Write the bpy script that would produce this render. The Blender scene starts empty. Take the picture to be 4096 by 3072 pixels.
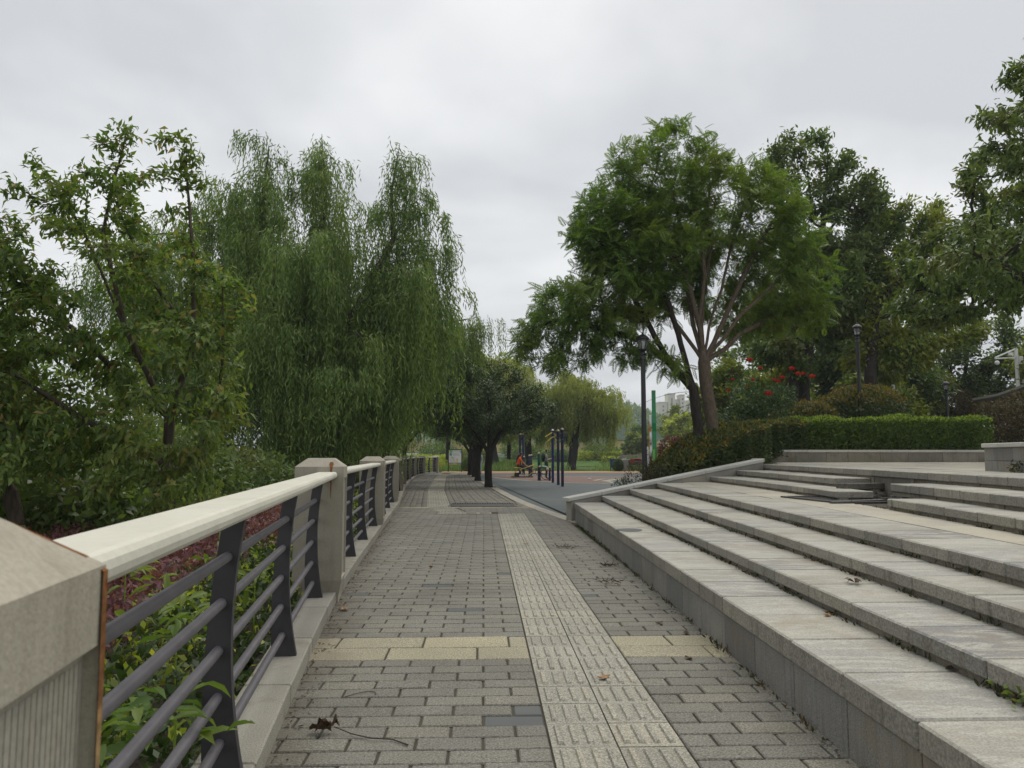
import bpy, bmesh, math, random
import numpy as np
from mathutils import Vector, Matrix

S = bpy.context.scene
COL = S.collection
rng = np.random.default_rng(7)
random.seed(7)
R = math.radians

# ------------------------------------------------------------------ camera, sky, sun, exposure
cam = bpy.data.cameras.new('camera')
cam.lens = 26.894; cam.sensor_width = 36.0; cam.sensor_fit = 'HORIZONTAL'
cam.clip_start = 0.05; cam.clip_end = 4000
cam.dof.use_dof = True; cam.dof.focus_distance = 9.0; cam.dof.aperture_fstop = 8.0
cam_o = bpy.data.objects.new('camera', cam); COL.objects.link(cam_o)
cam_o.location = (0, 0, 1.32)
cam_o.rotation_euler = (R(90 + 5.283), 0, R(-2.1))
S.camera = cam_o

SUN_EL, SUN_AZ = R(58), R(25)
W = bpy.data.worlds.new('World'); S.world = W; W.use_nodes = True
wn, wl = W.node_tree.nodes, W.node_tree.links
wn.clear()
w_out = wn.new('ShaderNodeOutputWorld'); w_bg = wn.new('ShaderNodeBackground')
w_bg.inputs['Strength'].default_value = 0.1
sky = wn.new('ShaderNodeTexSky'); sky.sky_type = 'NISHITA'; sky.sun_disc = False
sky.sun_elevation = SUN_EL; sky.sun_rotation = SUN_AZ; sky.dust_density = 4.0
tc = wn.new('ShaderNodeTexCoord')
sep = wn.new('ShaderNodeSeparateXYZ'); wl.new(tc.outputs['Generated'], sep.inputs[0])
zc = wn.new('ShaderNodeMath'); zc.operation = 'MAXIMUM'; zc.inputs[1].default_value = 0.0; wl.new(sep.outputs['Z'], zc.inputs[0])
za = wn.new('ShaderNodeMath'); za.operation = 'ADD'; za.inputs[1].default_value = 0.22; wl.new(zc.outputs[0], za.inputs[0])
cx = wn.new('ShaderNodeMath'); cx.operation = 'DIVIDE'; wl.new(sep.outputs['X'], cx.inputs[0]); wl.new(za.outputs[0], cx.inputs[1])
cy = wn.new('ShaderNodeMath'); cy.operation = 'DIVIDE'; wl.new(sep.outputs['Y'], cy.inputs[0]); wl.new(za.outputs[0], cy.inputs[1])
cmb = wn.new('ShaderNodeCombineXYZ'); wl.new(cx.outputs[0], cmb.inputs[0]); wl.new(cy.outputs[0], cmb.inputs[1])
cn = wn.new('ShaderNodeTexNoise'); cn.inputs['Scale'].default_value = 1.35; cn.inputs['Detail'].default_value = 6
cn.inputs['Roughness'].default_value = 0.45; cn.inputs['Distortion'].default_value = 0.2
wl.new(cmb.outputs[0], cn.inputs['Vector'])
cr = wn.new('ShaderNodeValToRGB')
cr.color_ramp.elements[0].position = 0.40; cr.color_ramp.elements[0].color = (0.47, 0.482, 0.50, 1)
cr.color_ramp.elements[1].position = 0.60; cr.color_ramp.elements[1].color = (0.66, 0.668, 0.674, 1)
wl.new(cn.outputs['Fac'], cr.inputs['Fac'])
csc = wn.new('ShaderNodeVectorMath'); csc.operation = 'SCALE'; csc.inputs['Scale'].default_value = 10.0
wl.new(cr.outputs['Color'], csc.inputs[0])
wm = wn.new('ShaderNodeMixRGB'); wm.inputs['Fac'].default_value = 0.96
wl.new(sky.outputs['Color'], wm.inputs['Color1']); wl.new(csc.outputs[0], wm.inputs['Color2'])
wl.new(wm.outputs['Color'], w_bg.inputs['Color']); wl.new(w_bg.outputs[0], w_out.inputs['Surface'])

sd = bpy.data.lights.new('sun', 'SUN'); sd.energy = 1.5; sd.angle = R(60); sd.color = (1.0, 0.955, 0.88)
sun = bpy.data.objects.new('sun', sd); COL.objects.link(sun)
# the sky's rotation runs clockwise from +Y; the lamp shines from the same direction
sdir = Vector((math.sin(SUN_AZ) * math.cos(SUN_EL), math.cos(SUN_AZ) * math.cos(SUN_EL), math.sin(SUN_EL)))
sun.rotation_euler = sdir.to_track_quat('Z', 'Y').to_euler()
S.view_settings.view_transform = 'Standard'; S.view_settings.look = 'None'
S.view_settings.exposure = 0.5; S.view_settings.gamma = 1.0
S.view_settings.use_curve_mapping = False

# ------------------------------------------------------------------ materials
def new_mat(name):
    m = bpy.data.materials.new(name); m.use_nodes = True
    nt = m.node_tree
    b = nt.nodes.get('Principled BSDF')
    return m, nt, b

def ramp(nt, fac, stops):
    r = nt.nodes.new('ShaderNodeValToRGB')
    e = r.color_ramp.elements
    while len(e) < len(stops): e.new(0.5)
    for i, (p, c) in enumerate(stops):
        e[i].position = p; e[i].color = (*c, 1)
    nt.links.new(fac, r.inputs['Fac'])
    return r.outputs['Color']

def noise(nt, scale, detail=3, rough=0.55, stretch=None, dist=0.0, obj=False, rot=0.0):
    if obj:
        g = nt.nodes.new('ShaderNodeTexCoord'); src = g.outputs['Object']
    else:
        g = nt.nodes.new('ShaderNodeNewGeometry'); src = g.outputs['Position']
    n = nt.nodes.new('ShaderNodeTexNoise')
    n.inputs['Scale'].default_value = scale; n.inputs['Detail'].default_value = detail
    n.inputs['Roughness'].default_value = rough; n.inputs['Distortion'].default_value = dist
    if stretch:
        mp = nt.nodes.new('ShaderNodeMapping'); mp.inputs['Scale'].default_value = stretch; mp.inputs['Rotation'].default_value = (0, 0, rot)
        nt.links.new(src, mp.inputs['Vector']); src = mp.outputs['Vector']
    nt.links.new(src, n.inputs['Vector'])
    return n.outputs['Fac']

def mixc(nt, a, b, fac, mode='MIX'):
    m = nt.nodes.new('ShaderNodeMixRGB'); m.blend_type = mode
    if isinstance(fac, (int, float)): m.inputs['Fac'].default_value = fac
    else: nt.links.new(fac, m.inputs['Fac'])
    for s, v in (('Color1', a), ('Color2', b)):
        if isinstance(v, tuple): m.inputs[s].default_value = (*v, 1)
        else: nt.links.new(v, m.inputs[s])
    return m.outputs['Color']

def bump(nt, b, fac, strength=0.3, dist=0.01):
    n = nt.nodes.new('ShaderNodeBump'); n.inputs['Strength'].default_value = strength
    n.inputs['Distance'].default_value = dist
    nt.links.new(fac, n.inputs['Height']); nt.links.new(n.outputs['Normal'], b.inputs['Normal'])

def rnd(nt):
    """a random number per piece: per object and per loose island"""
    o = nt.nodes.new('ShaderNodeObjectInfo'); g = nt.nodes.new('ShaderNodeNewGeometry')
    a = nt.nodes.new('ShaderNodeMath'); a.operation = 'ADD'
    nt.links.new(o.outputs['Random'], a.inputs[0]); nt.links.new(g.outputs['Random Per Island'], a.inputs[1])
    f = nt.nodes.new('ShaderNodeMath'); f.operation = 'FRACT'; nt.links.new(a.outputs[0], f.inputs[0])
    return f.outputs[0]

def plain(name, col, rough=0.5, metal=0.0, var=0.12, scale=18, spec=0.5):
    m, nt, b = new_mat(name)
    lo = tuple(c * (1 - var) for c in col); hi = tuple(min(1, c * (1 + var)) for c in col)
    nt.links.new(ramp(nt, noise(nt, scale, 4), [(0.3, lo), (0.7, hi)]), b.inputs['Base Color'])
    b.inputs['Roughness'].default_value = rough; b.inputs['Metallic'].default_value = metal
    b.inputs['Specular IOR Level'].default_value = spec
    return m

def stone(name, c0, c1, speck=0.5, vein=None, stain=None, piece=0.25, rough=0.8, grain=160, stain_scale=2.2, stain_at=(0.52, 0.72), face=None, streak=None):
    """granite or concrete: per-piece tone, speckle, soft veins, stains"""
    m, nt, b = new_mat(name)
    col = ramp(nt, noise(nt, 1.7, 5, 0.6), [(0.3, c0), (0.7, c1)])
    k = rnd(nt)
    col = mixc(nt, col, ramp(nt, k, [(0.0, (1 - piece, 1 - piece, 1 - piece * .9)), (0.3, (1, 1, 1.01)), (0.65, (1 + piece * 0.3, 1 + piece * 0.18, 1 - piece * .1)), (1.0, (1 + piece * 0.6, 1 + piece * 0.6, 1 + piece * 0.55))]), 1.0, 'MULTIPLY')
    if vein:
        v = noise(nt, 2.6, 6, 0.62, stretch=(0.9, 3.4, 2.0), dist=1.0, rot=0.5)
        col = mixc(nt, col, vein, ramp(nt, v, [(0.48, (0, 0, 0)), (0.58, (0.85, 0.85, 0.85)), (0.66, (0, 0, 0))]))
    g = noise(nt, grain, 2, 0.7)
    col = mixc(nt, col, ramp(nt, g, [(0.3, (1 - speck,) * 3), (0.55, (1, 1, 1)), (0.8, (1 + speck * 0.6,) * 3)]), 1.0, 'MULTIPLY')
    if stain:
        s = noise(nt, stain_scale, 6, 0.68, dist=0.6)
        col = mixc(nt, col, stain, ramp(nt, s, [(stain_at[0], (0, 0, 0)), (stain_at[1], (0.75, 0.75, 0.75))]))
    if streak:  # rain runs
        d_ = noise(nt, 3.0, 5, 0.7, stretch=(7.0, 7.0, 0.5), dist=0.3)
        col = mixc(nt, col, streak, ramp(nt, d_, [(0.50, (0, 0, 0)), (0.70, (0.55, 0.55, 0.55))]))
    if face:  # the sawn tops differ from the rough, rain-streaked fronts
        gn = nt.nodes.new('ShaderNodeNewGeometry'); sn = nt.nodes.new('ShaderNodeSeparateXYZ'); nt.links.new(gn.outputs['True Normal'], sn.inputs[0])
        fcol = mixc(nt, face, ramp(nt, noise(nt, 70, 2, 0.7), [(0.3, (0.6,) * 3), (0.55, (1, 1, 1)), (0.8, (1.45,) * 3)]), 1.0, 'MULTIPLY')
        fcol = mixc(nt, fcol, ramp(nt, rnd(nt), [(0.0, (0.8, 0.8, 0.82)), (1.0, (1.15, 1.13, 1.1))]), 1.0, 'MULTIPLY')
        dr = noise(nt, 2.0, 5, 0.7, stretch=(4.0, 4.0, 0.6), dist=0.4)
        fcol = mixc(nt, fcol, (0.075, 0.062, 0.042), ramp(nt, dr, [(0.53, (0, 0, 0)), (0.74, (0.6, 0.6, 0.6))]))
        col = mixc(nt, fcol, col, ramp(nt, sn.outputs['Z'], [(0.35, (0, 0, 0)), (0.75, (1, 1, 1))]))
    nt.links.new(col, b.inputs['Base Color'])
    b.inputs['Roughness'].default_value = rough; b.inputs['Specular IOR Level'].default_value = 0.25
    bump(nt, b, g, 0.35, 0.004)
    return m

LEAF = 1.6
def leaf_mat(name, stops, rough=0.45, trans=0.38, spec=0.3, hue=None):
    """leaves: each leaf takes one colour of the ramp"""
    m, nt, b = new_mat(name)
    g = nt.nodes.new('ShaderNodeNewGeometry')
    stops = [(p, tuple(min(0.5, v * LEAF) for v in c)) for p, c in stops]
    if hue: hue = tuple(v * LEAF for v in hue)
    col = ramp(nt, g.outputs['Random Per Island'], stops)
    if hue:  # whole sprays differ from each other, like old and young shoots
        col = mixc(nt, col, hue, ramp(nt, noise(nt, 0.55, 3), [(0.45, (0, 0, 0)), (0.70, (0.6, 0.6, 0.6))]))
    nt.links.new(col, b.inputs['Base Color'])
    b.inputs['Roughness'].default_value = rough; b.inputs['Specular IOR Level'].default_value = spec
    t = nt.nodes.new('ShaderNodeBsdfTranslucent')
    tcol = mixc(nt, col, (1.5, 1.6, 0.6), 0.6, 'MULTIPLY')
    nt.links.new(tcol, t.inputs['Color'])
    mx = nt.nodes.new('ShaderNodeMixShader'); mx.inputs[0].default_value = trans
    nt.links.new(b.outputs[0], mx.inputs[1]); nt.links.new(t.outputs[0], mx.inputs[2])
    nt.links.new(mx.outputs[0], nt.nodes['Material Output'].inputs['Surface'])
    return m

def bark_mat(name, c0, c1, stretch=(9, 9, 1.6)):
    m, nt, b = new_mat(name)
    n = noise(nt, 3.0, 6, 0.65, stretch=stretch)
    nt.links.new(ramp(nt, n, [(0.3, c0), (0.7, c1)]), b.inputs['Base Color'])
    b.inputs['Roughness'].default_value = 0.9; b.inputs['Specular IOR Level'].default_value = 0.15
    bump(nt, b, n, 0.7, 0.02)
    return m

def paving_mat(name, c0, c1, dirt, smooth=False):
    m, nt, b = new_mat(name)
    col = ramp(nt, noise(nt, 1.1, 5, 0.6), [(0.32, c0), (0.68, c1)])
    col = mixc(nt, col, ramp(nt, rnd(nt), [(0.0, (0.90, 0.895, 0.89)), (0.35, (0.97, 0.97, 0.97)), (0.85, (1.04, 1.035, 1.02)), (1.0, (1.12, 1.09, 1.04))]), 1.0, 'MULTIPLY')
    g = noise(nt, 95, 3, 0.8)
    if not smooth:
        col = mixc(nt, col, ramp(nt, g, [(0.34, (0.45,) * 3), (0.5, (0.98, 0.98, 0.98)), (0.66, (1.6,) * 3)]), 1.0, 'MULTIPLY')
    # earth washed over the paving by the railing
    gp = nt.nodes.new('ShaderNodeNewGeometry'); sp = nt.nodes.new('ShaderNodeSeparateXYZ')
    nt.links.new(gp.outputs['Position'], sp.inputs[0])
    ax = nt.nodes.new('ShaderNodeMath'); ax.operation = 'MULTIPLY_ADD'; ax.inputs[1].default_value = -0.9; ax.inputs[2].default_value = -0.52
    nt.links.new(sp.outputs['X'], ax.inputs[0])
    ay = nt.nodes.new('ShaderNodeMath'); ay.operation = 'MULTIPLY_ADD'; ay.inputs[1].default_value = -0.07
    nt.links.new(sp.outputs['Y'], ay.inputs[0]); nt.links.new(ax.outputs[0], ay.inputs[2])
    aa = nt.nodes.new('ShaderNodeMath'); aa.operation = 'MULTIPLY_ADD'; aa.inputs[1].default_value = 0.9; aa.inputs[2].default_value = 0.02
    nt.links.new(noise(nt, 1.6, 5, 0.62), aa.inputs[0])
    as_ = nt.nodes.new('ShaderNodeMath'); as_.operation = 'ADD'; nt.links.new(ay.outputs[0], as_.inputs[0]); nt.links.new(aa.outputs[0], as_.inputs[1])
    col = mixc(nt, col, dirt, ramp(nt, as_.outputs[0], [(0.36, (0, 0, 0)), (0.85, (0.85, 0.85, 0.85))]))
    s = noise(nt, 0.9, 6, 0.7, dist=0.5)
    col = mixc(nt, col, tuple(c * 0.5 for c in dirt), ramp(nt, s, [(0.60, (0, 0, 0)), (0.75, (0.45, 0.45, 0.45))]))
    nt.links.new(col, b.inputs['Base Color'])
    b.inputs['Roughness'].default_value = 0.85; b.inputs['Specular IOR Level'].default_value = 0.2
    bump(nt, b, g, 0.3 if not smooth else 0.05, 0.004)
    return m

M = {}
M['paver'] = paving_mat('concrete paver', (0.148, 0.143, 0.120), (0.198, 0.191, 0.163), (0.098, 0.078, 0.055))
M['paver_dark'] = paving_mat('dark paver', (0.095, 0.10, 0.098), (0.125, 0.13, 0.125), (0.10, 0.09, 0.07), smooth=True)
M['slab'] = paving_mat('buff granite slab', (0.265, 0.245, 0.172), (0.33, 0.306, 0.222), (0.16, 0.13, 0.095))
M['tactile'] = paving_mat('tactile tile', (0.26, 0.25, 0.205), (0.335, 0.322, 0.27), (0.15, 0.13, 0.10))
M['border'] = paving_mat('border stone', (0.29, 0.27, 0.225), (0.36, 0.335, 0.28), (0.17, 0.15, 0.12))
M['joint'] = stone('joint earth', (0.055, 0.049, 0.038), (0.092, 0.083, 0.066), 0.5, stain=(0.035, 0.045, 0.02), rough=1.0)
M['granite'] = stone('grey granite tread', (0.285, 0.281, 0.252), (0.36, 0.354, 0.318), 0.34, vein=(0.44, 0.425, 0.365), stain=(0.24, 0.195, 0.135), piece=0.27, face=(0.272, 0.260, 0.222), grain=110, stain_at=(0.49, 0.78))
M['granite_face'] = stone('rough granite riser', (0.20, 0.185, 0.15), (0.275, 0.255, 0.21), 0.45, stain=(0.10, 0.085, 0.06), piece=0.2, streak=(0.09, 0.078, 0.058))
M['granite_panel'] = stone('blue grey granite panel', (0.20, 0.20, 0.19), (0.275, 0.268, 0.245), 0.5, stain=(0.24, 0.19, 0.125), piece=0.2, stain_scale=1.1, streak=(0.13, 0.12, 0.10))
M['granite_rough'] = stone('broken granite', (0.07, 0.068, 0.06), (0.15, 0.145, 0.13), 0.6, stain=(0.04, 0.035, 0.03), rough=0.95, grain=40)
M['buff_tile'] = stone('buff terrace tile', (0.37, 0.345, 0.275), (0.44, 0.41, 0.335), 0.3, stain=(0.26, 0.25, 0.21), piece=0.12)
M['kerb'] = stone('pale granite kerb', (0.28, 0.268, 0.228), (0.36, 0.343, 0.295), 0.5, stain=(0.17, 0.14, 0.10), piece=0.12)
M['coping'] = stone('pale coping stone', (0.47, 0.46, 0.42), (0.55, 0.54, 0.49), 0.35, stain=(0.26, 0.24, 0.19), piece=0.08, stain_at=(0.56, 0.8))
M['post'] = stone('cast stone post', (0.32, 0.293, 0.228), (0.385, 0.354, 0.285), 0.16, stain=(0.27, 0.24, 0.19), piece=0.06, grain=120, stain_scale=3.0, streak=(0.235, 0.21, 0.165))
M['post_panel'] = stone('ribbed stone panel', (0.30, 0.282, 0.232), (0.36, 0.338, 0.283), 0.18, stain=(0.25, 0.22, 0.17), piece=0.05, grain=60)
M['rail'] = stone('cream rail', (0.53, 0.515, 0.43), (0.61, 0.595, 0.505), 0.05, stain=(0.36, 0.345, 0.28), piece=0.02, rough=0.5, grain=40, stain_scale=2.6, stain_at=(0.56, 0.80))
M['charcoal'] = plain('charcoal metal', (0.040, 0.037, 0.042), 0.55, var=0.15, scale=12)
M['rod'] = plain('grey painted rod', (0.105, 0.098, 0.108), 0.5, var=0.14, scale=10)
_g, _nt, _b = new_mat('rust')
_p = _nt.nodes.new('ShaderNodeNewGeometry'); _s = _nt.nodes.new('ShaderNodeSeparateXYZ'); _nt.links.new(_p.outputs['Position'], _s.inputs[0])
_c = ramp(_nt, _s.outputs['Z'], [(0.80, (0.33, 0.27, 0.17)), (0.98, (0.29, 0.18, 0.08)), (1.0, (0.20, 0.095, 0.04))])
_nt.links.new(mixc(_nt, _c, ramp(_nt, noise(_nt, 45, 5, 0.7), [(0.35, (0.55, 0.5, 0.45)), (0.65, (1.25, 1.2, 1.1))]), 1.0, 'MULTIPLY'), _b.inputs['Base Color'])
_b.inputs['Roughness'].default_value = 0.95; _b.inputs['Specular IOR Level'].default_value = 0.1; M['rust'] = _g
M['black'] = plain('black paint', (0.014, 0.014, 0.016), 0.4, var=0.2)
M['iron'] = plain('black iron', (0.018, 0.017, 0.016), 0.6, var=0.2)
M['grate'] = plain('grate iron', (0.055, 0.052, 0.047), 0.7, var=0.35, scale=25)
M['white'] = plain('white paint', (0.72, 0.73, 0.72), 0.45, var=0.05)
M['lamp_glass'] = None
M['green'] = plain('green sign metal', (0.02, 0.235, 0.085), 0.35, var=0.1)
M['lime'] = plain('lime sign metal', (0.16, 0.50, 0.09), 0.4, var=0.06)
M['orange_sign'] = plain('orange sign metal', (0.50, 0.22, 0.03), 0.45, var=0.2)
M['brown_sign'] = plain('brown sign metal', (0.19, 0.075, 0.022), 0.5, var=0.25)
M['blue_post'] = plain('blue painted steel', (0.022, 0.026, 0.15), 0.4, var=0.12)
M['navy_post'] = plain('navy painted steel', (0.018, 0.02, 0.075), 0.4, var=0.15)
M['yellow_bar'] = plain('yellow painted steel', (0.62, 0.47, 0.05), 0.45, var=0.1)
M['cap'] = plain('cream cap', (0.50, 0.42, 0.23), 0.5, var=0.1)
M['gym_green'] = plain('green painted steel', (0.012, 0.11, 0.06), 0.45, var=0.15)
M['dark_steel'] = plain('dark steel', (0.03, 0.03, 0.033), 0.5, var=0.2)
M['skin'] = plain('skin', (0.42, 0.23, 0.15), 0.55, var=0.05)
M['orange_shirt'] = plain('orange cloth', (0.80, 0.12, 0.025), 0.85, var=0.12)
M['black_cloth'] = plain('black cloth', (0.018, 0.016, 0.016), 0.9, var=0.2)
M['grey_cloth'] = plain('grey cloth', (0.27, 0.27, 0.25), 0.9, var=0.1)
M['green_cloth'] = plain('dark green cloth', (0.035, 0.06, 0.045), 0.9, var=0.15)
M['white_cloth'] = plain('white cloth', (0.60, 0.61, 0.62), 0.9, var=0.06)
M['hair'] = plain('dark hair', (0.013, 0.010, 0.009), 0.5, var=0.3)
M['shoe'] = plain('red shoe', (0.20, 0.03, 0.02), 0.7, var=0.2)
M['board'] = plain('board print', (0.62, 0.66, 0.66), 0.5, var=0.02)
M['print_blue'] = plain('blue print', (0.12, 0.42, 0.66), 0.5, var=0.15)
M['print_lime'] = plain('lime print', (0.42, 0.52, 0.10), 0.5, var=0.15)
M['print_grey'] = plain('grey print', (0.30, 0.36, 0.38), 0.5, var=0.1)
M['print_red'] = plain('red print', (0.55, 0.14, 0.10), 0.5, var=0.1)
M['print_yellow'] = plain('yellow print', (0.70, 0.48, 0.10), 0.5, var=0.1)
M['print_teal'] = plain('teal print', (0.08, 0.24, 0.24), 0.5, var=0.1)
M['sign_blue'] = plain('blue board', (0.02, 0.045, 0.20), 0.5, var=0.15)
M['concrete'] = stone('weathered concrete', (0.22, 0.22, 0.20), (0.28, 0.275, 0.25), 0.2)
M['wood'] = plain('bench wood', (0.085, 0.035, 0.022), 0.7, var=0.25, scale=6)
M['soil'] = stone('garden soil', (0.035, 0.028, 0.02), (0.06, 0.05, 0.034), 0.6, rough=1.0, grain=60)
M['blue_rubber'] = stone('blue rubber ground', (0.062, 0.080, 0.083), (0.088, 0.108, 0.111), 0.25, stain=(0.115, 0.125, 0.122), rough=0.8, grain=90, stain_scale=0.5)
M['red_rubber'] = stone('red rubber ground', (0.14, 0.090, 0.074), (0.175, 0.114, 0.095), 0.25, rough=0.85, grain=90)
M['orange_pave'] = stone('orange paving', (0.31, 0.20, 0.10), (0.37, 0.25, 0.135), 0.25, rough=0.85, grain=60)
M['yellow_wall'] = plain('yellow painted wall', (0.55, 0.44, 0.22), 0.8, var=0.1, scale=0.6)
M['tower'] = plain('cream tower wall', (0.60, 0.56, 0.43), 0.8, var=0.06, scale=0.1)
M['tower_glass'] = plain('dark windows', (0.10, 0.11, 0.125), 0.3, var=0.2, scale=0.2)
M['roof_tile'] = stone('grey roof tile', (0.26, 0.25, 0.225), (0.34, 0.33, 0.30), 0.3, grain=30)
M['dry_leaf'] = plain('dry leaf', (0.30, 0.17, 0.075), 0.9, var=0.3, scale=60)
M['brown_leaf'] = plain('dark dead leaf', (0.075, 0.045, 0.025), 0.9, var=0.4, scale=60)
M['twig'] = plain('twig', (0.05, 0.037, 0.028), 0.95, var=0.3, scale=50)
M['rose'] = leaf_mat('rose petal', [(0.0, (0.55, 0.012, 0.012)), (1.0, (0.80, 0.03, 0.022))], trans=0.15)
_g, _nt, _b = new_mat('lantern glass')
_b.inputs['Base Color'].default_value = (0.75, 0.78, 0.78, 1); _b.inputs['Transmission Weight'].default_value = 0.85
_b.inputs['Roughness'].default_value = 0.25; M['lamp_glass'] = _g
_g, _nt, _b = new_mat('pond water')
_b.inputs['Base Color'].default_value = (0.03, 0.045, 0.035, 1); _b.inputs['Roughness'].default_value = 0.06
bump(_nt, _b, noise(_nt, 3.0, 3), 0.05, 0.02); M['water'] = _g
_g, _nt, _b = new_mat('lawn')
_c = ramp(_nt, noise(_nt, 0.25, 6, 0.65), [(0.3, (0.045, 0.085, 0.018)), (0.55, (0.075, 0.135, 0.028)), (0.75, (0.11, 0.15, 0.035))])
_nt.links.new(mixc(_nt, _c, ramp(_nt, noise(_nt, 22, 4, 0.7), [(0.3, (0.55,) * 3), (0.7, (1.35,) * 3)]), 1.0, 'MULTIPLY'), _b.inputs['Base Color'])
_b.inputs['Roughness'].default_value = 0.95; _b.inputs['Specular IOR Level'].default_value = 0.1
bump(_nt, _b, noise(_nt, 30, 4), 0.8, 0.05); M['lawn'] = _g
_g, _nt, _b = new_mat('forest hill')
_nt.links.new(ramp(_nt, noise(_nt, 0.12, 6, 0.7), [(0.3, (0.018, 0.036, 0.016)), (0.7, (0.05, 0.085, 0.032))]), _b.inputs['Base Color'])
_b.inputs['Roughness'].default_value = 1.0; _b.inputs['Specular IOR Level'].default_value = 0.0; M['hill'] = _g

M['bark'] = bark_mat('grey brown bark', (0.055, 0.044, 0.034), (0.13, 0.105, 0.082))
M['bark_dark'] = bark_mat('dark bark', (0.022, 0.019, 0.016), (0.06, 0.05, 0.042))
M['bark_pale'] = bark_mat('pale bark', (0.085, 0.066, 0.048), (0.175, 0.138, 0.102), stretch=(6, 6, 3))
M['cherry'] = leaf_mat('cherry leaf', [(0.0, (0.042, 0.072, 0.016)), (0.5, (0.068, 0.11, 0.024)), (0.90, (0.12, 0.16, 0.035)), (1.0, (0.16, 0.115, 0.04))], hue=(0.115, 0.115, 0.028), trans=0.45)
M['willow'] = leaf_mat('willow leaf', [(0.0, (0.050, 0.083, 0.020)), (0.55, (0.082, 0.130, 0.032)), (0.9, (0.14, 0.195, 0.055)), (1.0, (0.19, 0.22, 0.07))], hue=(0.135, 0.175, 0.04))
M['willow_light'] = leaf_mat('light willow leaf', [(0.0, (0.10, 0.13, 0.026)), (0.6, (0.16, 0.192, 0.04)), (1.0, (0.24, 0.25, 0.06))], hue=(0.235, 0.23, 0.045))
M['dome'] = leaf_mat('dark glossy leaf', [(0.0, (0.021, 0.037, 0.012)), (0.7, (0.036, 0.06, 0.018)), (1.0, (0.075, 0.10, 0.03))], rough=0.35, trans=0.25)
M['feather'] = leaf_mat('feathery leaf', [(0.0, (0.042, 0.080, 0.016)), (0.6, (0.073, 0.125, 0.022)), (1.0, (0.125, 0.17, 0.034))], hue=(0.125, 0.145, 0.024), trans=0.42)
M['broad'] = leaf_mat('broad leaf', [(0.0, (0.040, 0.066, 0.018)), (0.6, (0.064, 0.102, 0.027)), (1.0, (0.11, 0.145, 0.04))], rough=0.35, hue=(0.09, 0.085, 0.025))
M['olive'] = leaf_mat('olive leaf', [(0.0, (0.05, 0.075, 0.015)), (0.6, (0.085, 0.12, 0.022)), (1.0, (0.17, 0.18, 0.03))], hue=(0.23, 0.22, 0.02))
M['yellowgreen'] = leaf_mat('yellow green leaf', [(0.0, (0.13, 0.16, 0.02)), (0.6, (0.22, 0.26, 0.03)), (1.0, (0.36, 0.34, 0.05))])
M['far_leaf'] = leaf_mat('far leaf', [(0.0, (0.042, 0.075, 0.022)), (0.6, (0.07, 0.12, 0.034)), (1.0, (0.12, 0.16, 0.045))], hue=(0.14, 0.17, 0.03))
M['photinia'] = leaf_mat('dark photinia leaf', [(0.0, (0.022, 0.038, 0.014)), (0.7, (0.040, 0.060, 0.020)), (1.0, (0.078, 0.088, 0.026))], rough=0.32)
M['flush'] = leaf_mat('bronze new leaf', [(0.0, (0.082, 0.055, 0.013)), (0.6, (0.13, 0.086, 0.017)), (1.0, (0.17, 0.14, 0.022))])
M['hedge'] = leaf_mat('hedge leaf', [(0.0, (0.03, 0.052, 0.011)), (0.6, (0.056, 0.098, 0.018)), (1.0, (0.125, 0.165, 0.03))], rough=0.35)
M['hedge_tip'] = leaf_mat('hedge shoot', [(0.0, (0.11, 0.17, 0.025)), (1.0, (0.22, 0.27, 0.04))])
M['rose_leaf'] = leaf_mat('rose leaf', [(0.0, (0.026, 0.048, 0.02)), (0.7, (0.042, 0.075, 0.03)), (1.0, (0.075, 0.105, 0.045))], rough=0.3)
M['purple'] = leaf_mat('purple leaf', [(0.0, (0.06, 0.022, 0.028)), (0.6, (0.105, 0.04, 0.048)), (1.0, (0.15, 0.07, 0.066))])
M['maple'] = leaf_mat('brown red leaf', [(0.0, (0.032, 0.026, 0.014)), (0.6, (0.052, 0.040, 0.020)), (1.0, (0.085, 0.066, 0.028))])
M['dwarf'] = leaf_mat('dark dwarf leaf', [(0.0, (0.03, 0.035, 0.022)), (0.7, (0.055, 0.055, 0.034)), (1.0, (0.10, 0.06, 0.04))], rough=0.7, spec=0.1)
M['reed'] = leaf_mat('reed blade', [(0.0, (0.08, 0.13, 0.04)), (1.0, (0.17, 0.24, 0.09))])

# ------------------------------------------------------------------ object helpers
def tag(o, label=None, cat=None, group=None, kind=None):
    if label: o['label'] = label
    if cat: o['category'] = cat
    if group: o['group'] = group
    if kind: o['kind'] = kind
    return o

def thing(name, label, cat, loc=(0, 0, 0), group=None, rz=0.0, kind=None):
    o = bpy.data.objects.new(name, None); COL.objects.link(o)
    o.location = loc; o.rotation_euler = (0, 0, rz); o.empty_display_size = 0.2
    return tag(o, label, cat, group, kind)

def link(name, me, parent=None, loc=None, rot=None):
    o = bpy.data.objects.new(name, me); COL.objects.link(o)
    if parent is not None: o.parent = parent
    if loc is not None: o.location = loc
    if rot is not None: o.rotation_euler = rot
    return o

def copy_tree(o, parent=None):
    """a thing with its parts and their sub-parts; meshes stay shared"""
    c = o.copy(); COL.objects.link(c); c.parent = parent
    for ch in list(KIDS.get(o.name, [])): KIDS.setdefault(c.name, []).append(copy_tree(ch, c))
    return c
KIDS = {}

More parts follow.
